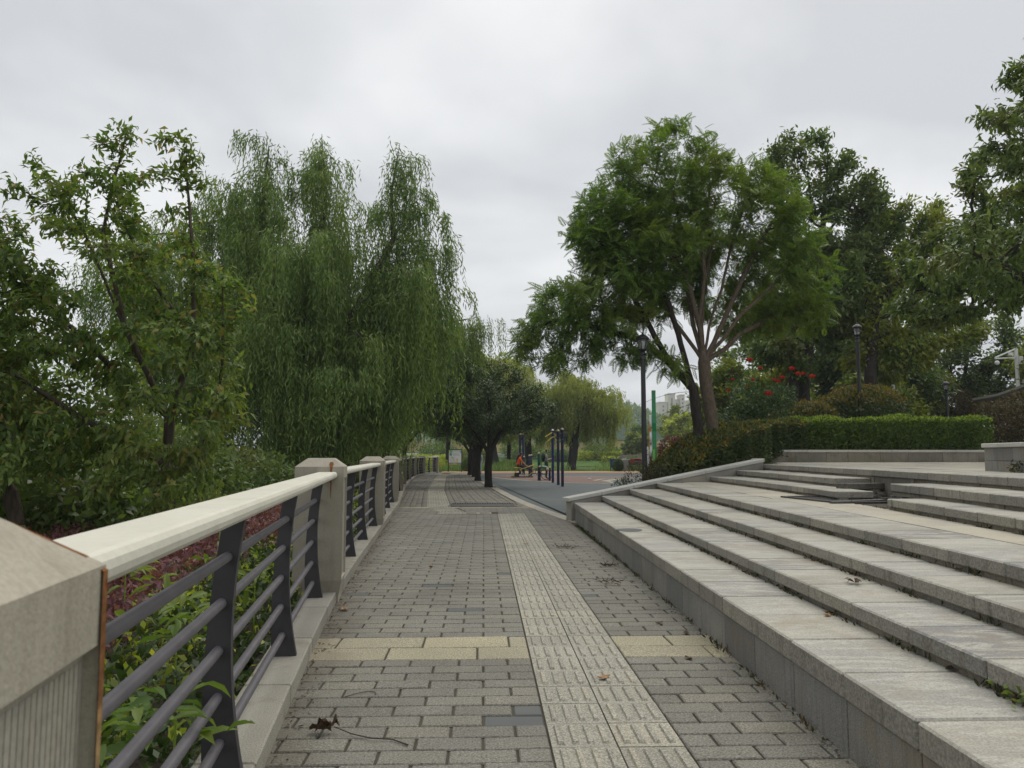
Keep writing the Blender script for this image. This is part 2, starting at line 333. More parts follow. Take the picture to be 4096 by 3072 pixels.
class MB:
    """collects shapes and links them as ONE mesh object"""
    def __init__(s): s.v = []; s.f = []; s.m = []; s.cur = 0
    def add(s, vs, fs):
        o = len(s.v); s.v += [tuple(v) for v in vs]
        s.f += [tuple(i + o for i in f) for f in fs]; s.m += [s.cur] * len(fs)
        return s
    def hexa(s, b, t):
        """b, t: four corners below and above, counter-clockwise from above"""
        return s.add(list(b) + list(t), [(3, 2, 1, 0), (4, 5, 6, 7), (0, 1, 5, 4), (1, 2, 6, 5), (2, 3, 7, 6), (3, 0, 4, 7)])
    def box(s, c, d, rz=0.0, m=None):
        x, y, z = d[0] / 2, d[1] / 2, d[2] / 2
        vs = [Vector(p) for p in ((-x, -y, -z), (x, -y, -z), (x, y, -z), (-x, y, -z), (-x, -y, z), (x, -y, z), (x, y, z), (-x, y, z))]
        mt = Matrix.Rotation(rz, 3, 'Z') if m is None else m
        vs = [mt @ v + Vector(c) for v in vs]
        return s.hexa(vs[:4], vs[4:])
    def bar(s, p, q, w, h=None):
        """a square bar from p to q"""
        p, q = Vector(p), Vector(q); d = q - p; h = w if h is None else h
        m = d.to_track_quat('Y', 'Z').to_matrix()
        return s.box((p + q) / 2, (w, d.length, h), m=m)
    def tube(s, pts, rad, n=8, caps=True, closed=False):
        pts = [Vector(p) for p in pts]; k = len(pts)
        rad = [rad] * k if isinstance(rad, (int, float)) else rad
        vs, fs = [], []
        prev = None
        for i, p in enumerate(pts):
            if closed: d = pts[(i + 1) % k] - pts[i - 1]
            else: d = pts[min(i + 1, k - 1)] - pts[max(i - 1, 0)]
            d.normalize()
            if prev is None:
                a = d.cross(Vector((0, 0, 1)))
                if a.length < 0.1: a = d.cross(Vector((0, 1, 0)))
            else: a = prev - d * prev.dot(d)
            a.normalize(); prev = a; b = d.cross(a)
            vs += [p + (a * math.cos(2 * math.pi * j / n) + b * math.sin(2 * math.pi * j / n)) * rad[i] for j in range(n)]
        for i in range(k if closed else k - 1):
            for j in range(n):
                a0, a1 = i * n + j, i * n + (j + 1) % n
                i2 = (i + 1) % k
                fs.append((a0, i2 * n + j, i2 * n + (j + 1) % n, a1))
        if caps and not closed:
            fs.append(tuple(range(n))); fs.append(tuple(reversed(range((k - 1) * n, k * n))))
        return s.add(vs, fs)
    def lathe(s, prof, n=12, c=(0, 0, 0), ang=0.0):
        vs, fs = [], []
        for r, z in prof:
            vs += [(c[0] + r * math.cos(ang + 2 * math.pi * j / n), c[1] + r * math.sin(ang + 2 * math.pi * j / n), c[2] + z) for j in range(n)]
        for i in range(len(prof) - 1):
            for j in range(n):
                fs.append((i * n + j, i * n + (j + 1) % n, (i + 1) * n + (j + 1) % n, (i + 1) * n + j))
        fs.append(tuple(reversed(range(n)))); fs.append(tuple(range((len(prof) - 1) * n, len(prof) * n)))
        return s.add(vs, fs)
    def ball(s, c, r, n=10, k=6):
        r = (r, r, r) if isinstance(r, (int, float)) else r
        vs, fs = [], []
        for i in range(1, k):
            t = math.pi * i / k
            vs += [(c[0] + r[0] * math.sin(t) * math.cos(2 * math.pi * j / n), c[1] + r[1] * math.sin(t) * math.sin(2 * math.pi * j / n), c[2] - r[2] * math.cos(t)) for j in range(n)]
        for i in range(k - 2):
            for j in range(n): fs.append((i * n + j, i * n + (j + 1) % n, (i + 1) * n + (j + 1) % n, (i + 1) * n + j))
        vs += [(c[0], c[1], c[2] - r[2]), (c[0], c[1], c[2] + r[2])]
        b, t = len(vs) - 2, len(vs) - 1
        for j in range(n):
            fs.append((b, (j + 1) % n, j)); fs.append((t, (k - 2) * n + j, (k - 2) * n + (j + 1) % n))
        return s.add(vs, fs)
    def plate(s, poly, axis, a, b):
        """an outline in two dimensions given thickness along an axis ('x', 'y' or 'z')"""
        put = {'x': lambda u, v, w: (w, u, v), 'y': lambda u, v, w: (u, w, v), 'z': lambda u, v, w: (u, v, w)}[axis]
        n = len(poly)
        vs = [put(u, v, a) for u, v in poly] + [put(u, v, b) for u, v in poly]
        fs = [tuple(reversed(range(n))), tuple(range(n, 2 * n))] + [(i, (i + 1) % n, n + (i + 1) % n, n + i) for i in range(n)]
        return s.add(vs, fs)
    def build(s, name, mats, parent=None, smooth=False, bevel=0.0, local=False, seg=1):
        """vertices are in world units; they are stored relative to the parent (or, with none, to the base of the shape)"""
        me = bpy.data.meshes.new(name)
        vs = np.array(s.v, dtype=float)
        loc = None
        if parent is not None and not local: vs = vs - np.array(parent.matrix_basis.translation if parent.parent is None else parent['base'])
        elif parent is None and not local:
            lo, hi = vs.min(0), vs.max(0); loc = ((lo[0] + hi[0]) / 2, (lo[1] + hi[1]) / 2, lo[2]); vs = vs - np.array(loc)
        me.from_pydata([tuple(v) for v in vs], [], s.f)
        for m in (mats if isinstance(mats, list) else [mats]): me.materials.append(m)
        if any(s.m): me.polygons.foreach_set('material_index', s.m)
        bm = bmesh.new(); bm.from_mesh(me)
        bmesh.ops.recalc_face_normals(bm, faces=bm.faces)
        if bevel: bmesh.ops.bevel(bm, geom=bm.edges[:], offset=bevel, segments=seg, affect='EDGES', clamp_overlap=True)
        bm.to_mesh(me); bm.free()
        if smooth: me.polygons.foreach_set('use_smooth', [True] * len(me.polygons))
        o = link(name, me, parent, loc)
        if parent is not None: KIDS.setdefault(parent.name, []).append(o)
        return o

def sub_base(part, root):
    """lets build() place sub-parts under a part whose own origin is the root's"""
    part['base'] = tuple(root.location)
    return part

def np_mesh(name, V, F, mat, parent=None, origin=(0, 0, 0), smooth=False):
    """a large mesh from arrays; V in world units, origin is the parent's place"""
    V = np.asarray(V, dtype=np.float32) - np.asarray(origin, dtype=np.float32)
    F = np.asarray(F, dtype=np.int32)
    me = bpy.data.meshes.new(name)
    n, k = F.shape
    me.vertices.add(len(V)); me.vertices.foreach_set('co', V.ravel())
    me.loops.add(n * k); me.loops.foreach_set('vertex_index', F.ravel())
    me.polygons.add(n); me.polygons.foreach_set('loop_start', np.arange(0, n * k, k, dtype=np.int32))
    me.polygons.foreach_set('loop_total', np.full(n, k, dtype=np.int32))
    if smooth: me.polygons.foreach_set('use_smooth', np.ones(n, dtype=bool))
    me.update(calc_edges=True)
    me.materials.append(mat)
    o = link(name, me, parent)
    if parent is None: o.location = origin
    else: KIDS.setdefault(parent.name, []).append(o)
    return o

# ------------------------------------------------------------------ foliage helpers
def unit(a): return a / np.maximum(np.linalg.norm(a, axis=1, keepdims=True), 1e-6)

T_RH = (np.array([(0, 0, 0), (.42, .5, .05), (1, 0, -.08), (.42, -.5, .05)], float), np.array([(0, 1, 2, 3)]))
T_FOLD = (np.array([(0, 0, 0), (.28, .42, .09), (.28, 0, 0), (.28, -.42, .09), (.66, .40, .03), (.66, 0, -.07), (.66, -.40, .03), (1, 0, -.24)], float),
          np.array([(0, 2, 1), (0, 3, 2), (1, 2, 5), (1, 5, 4), (2, 3, 6), (2, 6, 5), (4, 5, 7), (5, 6, 7)]))
T_HALF = (np.array([(0, 0, 0), (.40, .46, .08), (.46, 0, -.02), (.40, -.46, .08), (1, 0, -.22)], float), np.array([(0, 2, 1), (0, 3, 2), (1, 2, 4), (2, 3, 4)]))
def frond_template():
    vs, fs = [], []
    n = 8
    for i in range(n):
        u = 0.10 + 0.86 * i / (n - 1)
        ln = 0.27 * (math.sin(math.pi * min(1, (u * 0.82 + 0.2))) ** 0.7) + 0.03
        w0 = -0.16 * u * u
        for sg in (-1, 1):
            ax = np.array((0.55, 0.83 * sg)); pr = np.array((-ax[1], ax[0]))
            b = np.array((u, 0.0)); t = b + ax * ln; q = 0.045
            o = len(vs); q = 0.048
            vs += [(*b, w0), (*(b + ax * ln * .45 + pr * q), w0 + .02), (*t, w0 - .035), (*(b + ax * ln * .45 - pr * q), w0 + .02)]
            fs.append((o, o + 1, o + 2, o + 3))
    return np.array(vs, float), np.array(fs)
T_FROND = frond_template()

def leaves(P, A, N, L, Wd, tmpl):
    """P places, A leaf axes, N leaf normals, L lengths, Wd widths -> vertices, faces"""
    T, F = tmpl; n = len(P); k = len(T)
    A = unit(A); N = unit(N - A * (N * A).sum(1, keepdims=True)); Sd = np.cross(N, A)
    L = np.broadcast_to(np.asarray(L, float), (n,))[:, None, None]; Wd = np.broadcast_to(np.asarray(Wd, float), (n,))[:, None, None]
    V = P[:, None, :] + T[None, :, 0:1] * L * A[:, None, :] + T[None, :, 1:2] * Wd * Sd[:, None, :] + T[None, :, 2:3] * L * N[:, None, :]
    Fo = (np.arange(n) * k)[:, None, None] + F[None]
    return V.reshape(-1, 3), Fo.reshape(-1, F.shape[1])

def ell(n, blobs, r, shell=0.55):
    """n points in a union of ellipsoids (cx, cy, cz, rx, ry, rz), more of them towards the outside"""
    b = np.array([x[:6] for x in blobs], float)
    w = b[:, 3] * b[:, 4] * b[:, 5]; w = w ** 0.8 / (w ** 0.8).sum()
    k = r.choice(len(b), n, p=w)
    d = unit(r.normal(size=(n, 3))); rad = r.random(n) ** (1 / 3.0) * (1 - shell) + shell * (r.random(n) ** 0.25)
    return b[k, :3] + d * rad[:, None] * b[k, 3:]

def colonize(A, paths, step, di, dk, r, trop=(0, 0, 0.08), jit=0.12, maxit=140):
    """space colonisation: paths are the given trunk lines (the first starts at the ground); returns nodes, parents"""
    nodes, par = [], []
    for pth in paths:
        pts = [np.array(p, float) for p in pth]
        if nodes:  # joins the nearest node so far
            q = int(np.argmin([np.linalg.norm(n - pts[0]) for n in nodes])); last = q
        else:
            nodes.append(pts[0]); par.append(-1); last = 0
        for a, b in zip(pts[:-1], pts[1:]):
            m = max(1, int(np.linalg.norm(b - a) / step))
            for i in range(1, m + 1):
                nodes.append(a + (b - a) * i / m + (r.normal(size=3) * 0.03 * step if i < m else 0)); par.append(last); last = len(nodes) - 1
    N = np.array(nodes); A = A.copy()
    d = np.linalg.norm(A[:, None] - N[None], axis=2); near = d.argmin(1); dist = d.min(1)
    alive = dist > dk
    A, near, dist = A[alive], near[alive], dist[alive]
    nodes = list(N); trop = np.array(trop)
    kids = {}
    for it in range(maxit):
        ok = dist < di
        if not ok.any(): break
        dirs = unit(A[ok] - np.array(nodes)[near[ok]])
        acc = {}
        for i, q in enumerate(near[ok]):
            acc[q] = acc.get(q, 0) + dirs[i]
        new = []
        for q, v in acc.items():
            v = v / (np.linalg.norm(v) + 1e-6) + trop + r.normal(size=3) * jit; v /= np.linalg.norm(v)
            p = nodes[q] + v * step
            if any(np.linalg.norm(nodes[c] - p) < step * 0.35 for c in kids.get(q, ())): continue
            new.append((q, p))
        if not new: break
        s = len(nodes)
        for q, p in new:
            nodes.append(p); par.append(int(q)); kids.setdefault(q, []).append(len(nodes) - 1)
        NP = np.array([p for _, p in new])
        dn = np.linalg.norm(A[:, None] - NP[None], axis=2); j = dn.argmin(1); dm = dn.min(1)
        better = dm < dist
        near = np.where(better, j + s, near); dist = np.where(better, dm, dist)
        keep = dist > dk
        A, near, dist = A[keep], near[keep], dist[keep]
        if len(A) == 0: break
    return np.array(nodes), np.array(par)

def wood(N, par, tip, p=2.3, base=None, flare=1.0):
    """radii by the pipe rule, then one tube piece per branch piece"""
    n = len(N); rad = np.zeros(n); acc = np.zeros(n); main = np.full(n, -1)
    best = np.zeros(n)
    for i in range(n - 1, -1, -1):
        rad[i] = max(tip, acc[i] ** (1 / p)) if acc[i] > 0 else tip
        q = par[i]
        if q >= 0:
            acc[q] += rad[i] ** p
            if rad[i] > best[q]: best[q] = rad[i]; main[q] = i
    if base: rad = tip + (rad - tip) * (base - tip) / max(rad[0] - tip, 1e-6)
    E = np.array([i for i in range(n) if par[i] >= 0]); q = par[E]
    d = np.zeros((n, 3)); d[E] = unit(N[E] - N[q]); d[0] = d[main[0]] if main[0] >= 0 else (0, 0, 1)
    ismain = main[q] == E
    d2 = d.copy()
    has = main >= 0; d2[has] = unit(d[has] + d[main[has]])
    bd = np.where(ismain[:, None], d2[q], d[E]); br = np.where(ismain, rad[q], np.minimum(rad[q], rad[E] * 1.25))
    ed, er = d2[E], rad[E]
    br = br * np.where(q == 0, flare, 1.0)
    out_v, out_f = [], []
    big = er > 0.025
    for sel, k in ((big, 9), (~big, 4)):
        if not sel.any(): continue
        e_, b_ = ed[sel], bd[sel]   # one frame per piece, so that a piece never twists
        ref = np.where(np.abs(e_[:, 2:3]) > 0.8, np.array([[1.0, 0.1, 0]]), np.array([[0.05, 0.02, 1.0]]))
        a1 = unit(np.cross(e_, ref)); a0 = unit(a1 - b_ * (a1 * b_).sum(1, keepdims=True))
        def ring(c, dd, a, rr):
            b = np.cross(dd, a); t = np.linspace(0, 2 * np.pi, k, endpoint=False)
            return c[:, None] + rr[:, None, None] * (np.cos(t)[None, :, None] * a[:, None] + np.sin(t)[None, :, None] * b[:, None])
        Vb = ring(N[q[sel]], b_, a0, br[sel]); Ve = ring(N[E[sel]], e_, a1, er[sel])
        V = np.concatenate([Vb, Ve], 1).reshape(-1, 3); m = sel.sum()
        j = np.arange(k); f = np.stack([j, (j + 1) % k, (j + 1) % k + k, j + k], 1)
        F = ((np.arange(m) * 2 * k)[:, None, None] + f[None]).reshape(-1, 4)
        out_f.append(F + sum(len(v) for v in out_v)); out_v.append(V)
    return np.concatenate(out_v), np.concatenate(out_f), rad

def tree(name, label, cat, base, blobs, paths, leaf, wood_mat, leaf_matl, group=None, seed=1, nA=500, step=0.3, di=None, dk=None,
         tip=0.008, trunk_r=0.15, trop=(0, 0, 0.1), kind='broad', n_leaf=8000, size=0.1, aspect=0.5, thr=0.03, spread=0.3, droop=0.3, flare=1.25, strand=None, shell=0.55):
    r = np.random.default_rng(seed)
    base = tuple(base)
    root = thing(name, label, cat, base, group)
    A = ell(nA, blobs, r, shell)
    N, par = colonize(A, paths, step, di or step * 7, dk or step * 1.6, r, trop)
    V, F, rad = wood(N, par, tip, base=trunk_r, flare=flare)
    np_mesh('trunk', V, F, wood_mat, root, base, smooth=True)
    ends = np.where(rad < thr)[0]
    ctr = np.average(N[ends], axis=0)
    if kind == 'willow':
        V, F = strands(N, par, ends, ctr, r, **strand)
        np_mesh('crown', V, F, leaf_matl, root, base)
        return root
    w = 1 / (rad[ends] + 0.004); k = r.choice(ends, n_leaf, p=w / w.sum())
    out = unit(N[k] - ctr) ; q = np.maximum(par[k], 0)
    along = unit(N[k] - N[q] + 1e-5)
    P = N[k] + (N[q] - N[k]) * r.random((n_leaf, 1)) + r.normal(size=(n_leaf, 3)) * spread * np.array([0.5, 0.5, 0.4])
    A_ = along * 0.5 + out * 0.4 + r.normal(size=(n_leaf, 3)) * 0.65; A_[:, 2] -= droop
    Nn = np.array([0, 0, 1.0]) + out * 0.35 + r.normal(size=(n_leaf, 3)) * (0.35 if kind == 'frond' else 0.55)
    L = size * (0.7 + 0.6 * r.random(n_leaf))
    V, F = leaves(P, A_, Nn, L, L if kind == 'frond' else L * aspect, leaf)
    np_mesh('crown', V, F, leaf_matl, root, base)
    return root

def strands(N, par, ends, ctr, r, n=2500, lmin=0.6, lmax=3.0, zmin=1.6, gap=0.07, size=0.12, wid=0.02, out=1.0, top=None, K=120):
    """hanging willow shoots in boughs: a bough arches out of the crown, its shoots fall from it in a cascade, set with narrow leaves"""
    kb = r.choice(ends, K, replace=len(ends) < K)
    hb = unit((N[kb] - ctr) * np.array([1, 1, 0]) + r.normal(size=(K, 3)) * np.array([0.9, 0.9, 0])); hb[:, 2] = 0; hb = unit(hb)
    ab = out * (0.45 + 1.0 * r.random(K)); lb = lmin + (lmax - lmin) * r.random(K) ** 1.3
    if top: sh = N[kb][:, 2] > top; ab = np.where(sh, ab * 0.6, ab); lb = np.where(sh, np.minimum(lb, 0.5 + 1.3 * r.random(K)), lb)
    b = r.integers(0, K, n); t = r.random(n) ** 0.65; h = hb[b]; a = ab[b]
    side = np.stack([-h[:, 1], h[:, 0], np.zeros(n)], 1)
    P0 = N[kb][b] + h * (a * t)[:, None] + side * (r.normal(size=n) * (0.10 + 0.16 * a * t))[:, None]
    P0[:, 2] += a * (0.42 * np.sin(np.pi * 0.62 * t) - 0.30 * t * t) + r.normal(size=n) * 0.05
    ln = lb[b] * (0.30 + 0.70 * t) * (0.45 + 0.65 * r.random(n))
    fr = r.random(n) < 0.5; kf = r.choice(ends, n); q_ = np.maximum(par[kf], 0)
    Pf = N[kf] + (N[q_] - N[kf]) * r.random((n, 1)) + r.normal(size=(n, 3)) * 0.14
    P0 = np.where(fr[:, None], Pf, P0); lf = lmin + (lmax - lmin) * r.random(n) ** 1.4
    if top: lf = np.where(Pf[:, 2] > top, np.minimum(lf, 0.4 + 1.1 * r.random(n)), lf)
    ln = np.where(fr, lf, ln)
    ln = np.minimum(ln, np.maximum(P0[:, 2] - zmin - 0.9 * r.random(n), 0.25))
    o = 0.22 * (0.3 + r.random(n)) * np.minimum(1, ln)
    hs = unit(h + r.normal(size=(n, 3)) * np.array([0.6, 0.6, 0]))
    m = np.maximum(3, (ln / gap).astype(int)); idx = np.repeat(np.arange(n), m)
    s = np.concatenate([(np.arange(c) + 0.5) / c for c in m])
    d = s * ln[idx]
    f = 1 - np.exp(-d / 0.30)
    sway = 0.04 * np.sin(d * 2.3 + idx)
    P = P0[idx] + hs[idx] * (o[idx] * f + sway)[:, None]
    P[:, 2] -= np.maximum(d - 0.08 * f, 0)
    g = r.normal(size=(len(P), 3)) * 0.42; g[:, 2] -= 1.0; g += hs[idx] * (np.exp(-d / 0.25) * 0.9)[:, None]
    nn = hs[idx] * 0.5 + r.normal(size=(len(P), 3)); nn[:, 2] += 0.35
    L = size * (0.7 + 0.6 * r.random(len(P)))
    return leaves(P, g, nn, L, wid * (0.8 + 0.4 * r.random(len(P))), T_RH)

def leaf_blob(name, mat, parent, origin, blobs, n, size, aspect, r, shell=0.8, zmin=None, tmpl=T_RH, up=0.3, clump=None):
    """leaves on and under the surface of rounded masses"""
    P = ell(n, blobs, r, shell)
    if clump: P = P + r.normal(size=(n, 3)) * clump
    c = np.array([b[:3] for b in blobs]); d = np.linalg.norm((P[:, None] - c[None]) / np.array([b[3:6] for b in blobs])[None], axis=2); k = d.argmin(1)
    o = unit(P - c[k])
    if zmin is not None: P[:, 2] = np.maximum(P[:, 2], zmin + r.random(n) * 0.05)
    A = o * 0.5 + r.normal(size=(n, 3)) * 0.6; A[:, 2] += up
    Nn = o + r.normal(size=(n, 3)) * 0.6; Nn[:, 2] += 0.4
    L = size * (0.7 + 0.6 * r.random(n))
    V, F = leaves(P, A, Nn, L, L * aspect, tmpl)
    return np_mesh(name, V, F, mat, parent, origin)

def stems(name, mat, parent, origin, ctr, blobs, n, r, rad=0.012):
    """thin stems from the ground into a bush"""
    mb = MB(); E = ell(n, blobs, r, 0.4)
    for e in E:
        b = np.array([ctr[0] + (e[0] - ctr[0]) * 0.15, ctr[1] + (e[1] - ctr[1]) * 0.15, ctr[2]])
        m = b + (e - b) * 0.5 + r.normal(size=3) * 0.08
        mb.tube([b, m, e], [rad, rad * 0.75, rad * 0.35], n=4, caps=False)
    return mb.build(name, mat, parent, smooth=True)

# ================================================================== THE SETTING
def sm(t): t = np.clip(t, 0, 1); return t * t * (3 - 2 * t)

# lines of the place: x of the railing's kerb and of the path's far edge, by distance y
KX = lambda y: np.interp(y, [-4, 0, 3.1, 4.82, 6.76, 9.1, 13.0, 20.6, 26.6, 32.7, 38.8, 45.8, 51.0, 54.0, 57.0], [-.16, -.55, -.89, -1.09, -1.30, -1.48, -1.74, -2.22, -2.75, -3.25, -3.62, -3.98, -3.95, -3.7, -3.25])
BX = lambda y: np.interp(y, [14.9, 17.0, 19.4, 21.8, 25.5, 30.2, 34, 40, 51, 57], [1.76, 1.46, 1.16, .91, .63, .33, .05, -.38, -.95, -1.2])
STEP_Z = [0, .36, .48, .60, .72, .84, .97, 1.10]
_pts = {1: [(2, 1.565), (3.2, 1.575), (5, 1.62), (7, 1.66), (9.6, 1.71), (13, 1.78), (15.5, 1.82)],
        2: [(2, 2.05), (3.2, 2.065), (4.4, 2.095), (6.9, 2.16), (8.9, 2.22), (10.6, 2.26), (12.65, 2.32), (15.8, 2.42)],
        3: [(3, 2.48), (4.3, 2.54), (6.1, 2.62), (8.1, 2.71), (9.6, 2.79), (11.5, 2.86), (13.9, 2.96), (16.05, 3.04)],
        4: [(3.5, 2.86), (4.7, 2.96), (5.9, 3.03), (7.4, 3.15), (8.7, 3.25), (9.9, 3.31), (12.6, 3.48), (14.1, 3.56), (16.35, 3.69)],
        5: [(6.1, 4.13), (7.6, 4.31), (9.7, 4.57), (11.9, 4.82), (14.1, 4.93), (16.9, 4.98)],
        6: [(6.5, 4.57), (8, 4.79), (9.36, 4.98), (11.3, 5.25), (12, 5.32), (14.6, 5.55), (17.2, 5.70)],
        7: [(7.5, 5.28), (8.6, 5.40), (10.3, 5.62), (12, 5.84), (14.6, 6.20), (17.6, 6.44)]}
_fit = {k: np.polyfit([p[0] for p in v], [p[1] for p in v], 2) for k, v in _pts.items()}
def SX(k, y): return float(np.polyval(_fit[k], y))
END_Y = {1: 15.5, 2: 15.78, 3: 16.05, 4: 16.35, 5: 16.9, 6: 17.2, 7: 17.55}
COP = [(1.74, 15.47, .455), (4.90, 16.86, .975), (6.46, 17.56, 1.225)]   # top of the sloping coping: x, y, z

def ground_z(x, y):
    z = np.full_like(x, -0.07)
    z = z + 1.78 * sm((y - 100) / 30)
    z = z - 0.16 * sm((-x - 2.6 + np.interp(y, [0, 60], [0, -2.2])) / 3.0) * (y < 56)
    return z

def grid_mesh(name, xs, ys, zf, mat, kind='structure', keep=None, smooth=True):
    X, Y = np.meshgrid(xs, ys); Z = zf(X, Y)
    V = np.stack([X, Y, Z], 2).reshape(-1, 3); nx, ny = len(xs), len(ys)
    i = np.arange(nx - 1); j = np.arange(ny - 1); I, J = np.meshgrid(i, j)
    a = (J * nx + I).ravel(); F = np.stack([a, a + 1, a + nx + 1, a + nx], 1)
    if keep is not None:
        c = V[F].mean(1); F = F[keep(c[:, 0], c[:, 1])]
        used = np.unique(F); mp = np.zeros(len(V), int); mp[used] = np.arange(len(used)); V = V[used]; F = mp[F]
    o = np_mesh(name, V, F, mat, smooth=smooth)
    return tag(o, kind=kind)

gx = np.unique(np.concatenate([np.linspace(-560, -60, 13), np.linspace(-60, 80, 57), np.linspace(80, 860, 14)]))
gy = np.unique(np.concatenate([np.linspace(-40, 0, 6), np.linspace(0, 160, 81), np.linspace(160, 900, 16)]))
tag(grid_mesh('ground', gx, gy, ground_z, M['lawn']), 'mown green lawn reaching to the far trees', 'ground')

def XL(y): return np.interp(y, [15.4, 17, 20, 26, 40, 80], [1.9, 3.1, 4.5, 7.2, 11.0, 15.0])
def cop_y(x): return np.interp(x, [1.74, 4.90, 6.46, 8.1, 40], [15.47, 16.86, 17.56, 22.05, 23.9])
def bed_z(x, y):
    h = np.minimum(1.33, 0.26 + 0.165 * (x - 1.74) + 0.05 * (y - cop_y(x)))
    h = np.where(x > 8.0, 1.33, h)
    return -0.1 + (h + 0.1) * sm((x - XL(y) + 0.3) / 1.6) + 0.03 * np.sin(x * 3.1) * np.cos(y * 2.7)
bx = np.concatenate([np.linspace(1.7, 12, 60), np.linspace(12.5, 60, 40)]); by = np.concatenate([np.linspace(15.2, 28, 80), np.linspace(28.5, 90, 50)])
tag(grid_mesh('planting_bed', bx, by, bed_z, M['soil'], keep=lambda x, y: (y > cop_y(x) + 0.12) & (x > XL(y) - 0.6)), 'raised earth bed behind the sloping coping', 'flower bed')
tag(grid_mesh('shrub_bed_soil', np.linspace(-9, -0.3, 30), np.linspace(-1, 30, 60), lambda x, y: -0.05 + 0.05 * np.sin(x * 2.3 + y) + 0 * x, M['soil'], keep=lambda x, y: x < KX(y) - 0.32), 'dark soil of the shrub bed beside the railing', 'flower bed')

# the path's earth base (joints), the blue play ground, the red patch, the orange paving
tag(grid_mesh('path_base', np.linspace(0, 1, 5), np.linspace(-1.5, 62, 90), lambda x, y: np.full_like(x, -0.012), M['joint']), 'dark joints below the pavers', 'path base')
o = S.objects['path_base']
for v in o.data.vertices:
    y = v.co.y; l = float(KX(y)) - 0.36; rr = (1.72 if y < 15 else float(BX(y)) + 0.24)
    if y > 57: l, rr = -3.6, 10
    v.co.x = l + (rr - l) * v.co.x
tag(o, kind='structure')

def sheet(name, poly, z, mat, label, cat):
    bm = bmesh.new(); f = bm.faces.new([bm.verts.new((x, y, z)) for x, y in poly])
    bmesh.ops.triangulate(bm, faces=[f]); me = bpy.data.meshes.new(name); bm.to_mesh(me); bm.free()
    me.materials.append(mat); o = link(name, me); return tag(o, label, cat, kind='structure')
ys = np.linspace(15.0, 61.5, 40)
sheet('play_ground', [(float(BX(y)) + 0.27, y) for y in ys] + [(16, 61.5), (16, 42), (11.5, 40), (7.4, 26), (4.9, 20), (3.6, 17.2), (1.9, 15.55)], -0.004, M['blue_rubber'], 'worn blue rubber ground of the exercise area', 'ground')
red = [(0.4, 46.8), (1.0, 43.5), (1.9, 40.6), (2.9, 38.2), (4.2, 36.2), (5.4, 35.6), (6.0, 36.2), (6.1, 37.8), (5.6, 39.6), (6.4, 42.0), (8.4, 43.6), (9.5, 45.4), (6.5, 46.3), (4.2, 47.6), (2.2, 48.6), (0.9, 48.6)]
sheet('red_patch', red, 0.001, M['red_rubber'], 'red rubber patch under the exercise machines', 'ground')
ring = MB()
for i in range(len(red)):
    a, b = np.array(red[i]), np.array(red[(i + 1) % len(red)]); c = np.array((3.9, 42.5)); w = 0.30 if red[i][1] > 39 else 0.36
    oa, ob = a + (a - c) / np.linalg.norm(a - c) * w, b + (b - c) / np.linalg.norm(b - c) * w
    ring.add([(*a, .0045), (*b, .0045), (*ob, .0045), (*oa, .0045)], [(0, 1, 2, 3)])
for a, b in (((6.05, 37.6), (5.9, 38.9)), ((5.9, 38.9), (6.9, 41.2)), ((6.9, 41.2), (9.5, 42.4))):
    ring.add([(a[0], a[1], .0085), (b[0], b[1], .0085), (b[0] + .42, b[1] - .3, .0085), (a[0] + .42, a[1] - .3, .0085)], [(0, 1, 2, 3)])
tag(ring.build('red_patch_border', M['border']), 'pale band edging the red rubber patch', 'ground band', kind='structure')
sheet('red_band', [(-0.4, 53.2), (16, 54.5), (16, 57.2), (-0.7, 56.6)], 0.002, M['red_rubber'], 'red band across the far end of the play ground', 'ground')
sheet('orange_path', [(-0.8, 56.6), (16, 57.2), (22, 58), (22, 62.2), (-3.3, 61.6), (-3.2, 57.5)], 0.006, M['orange_pave'], 'orange paved walk beyond the play ground', 'path')
tag(grid_mesh('pond', np.linspace(6, 26, 10), np.linspace(86, 96, 8), lambda x, y: np.full_like(x, -0.05), M['water'], keep=lambda x, y: ((x - 15.5) / 9.5) ** 2 + ((y - 91) / 4.6) ** 2 < 1), 'thin strip of bright water across the far lawn', 'pond')
pk = MB(); pk.box((-12, 118, 1.12), (34, 1.6, 0.5)); pk.box((-12, 117.2, 1.45), (34, 0.3, 0.22))
tag(pk.build('bank_wall', M['white']), 'low white wall along the far bank', 'wall')

# ------------------------------------------------------------------ pavers
def paver_mesh(name, lx, ly, h, ch, mat):
    mb = MB(); x, y = lx / 2, ly / 2
    vs = [(-x, -y, -h), (x, -y, -h), (x, y, -h), (-x, y, -h), (-x, -y, -ch), (x, -y, -ch), (x, y, -ch), (-x, y, -ch),
          (-x + ch, -y + ch, 0), (x - ch, -y + ch, 0), (x - ch, y - ch, 0), (-x + ch, y - ch, 0)]
    fs = [(0, 1, 5, 4), (1, 2, 6, 5), (2, 3, 7, 6), (3, 0, 4, 7), (4, 5, 9, 8), (5, 6, 10, 9), (6, 7, 11, 10), (7, 4, 8, 11), (8, 9, 10, 11)]
    me = bpy.data.meshes.new(name); me.from_pydata(vs, [], fs); me.materials.append(mat); return me, np.array(vs), np.array(fs)

ROW = 0.1527
rows = []   # every paver: (cx, cy, lx, ly, kind)
y0 = 5.109 - 24 * ROW
def fill_row(yc, ly, x0, x1, off, L=0.31, kind='paver', ang=0.0):
    k = math.floor((x0 - off) / L); x = off + k * L
    while x < x1 - 0.02:
        a, b = max(x, x0), min(x + L, x1)
        if b - a > 0.05: rows.append(((a + b) / 2, yc, b - a - 0.013, ly - 0.009, kind))
        x += L
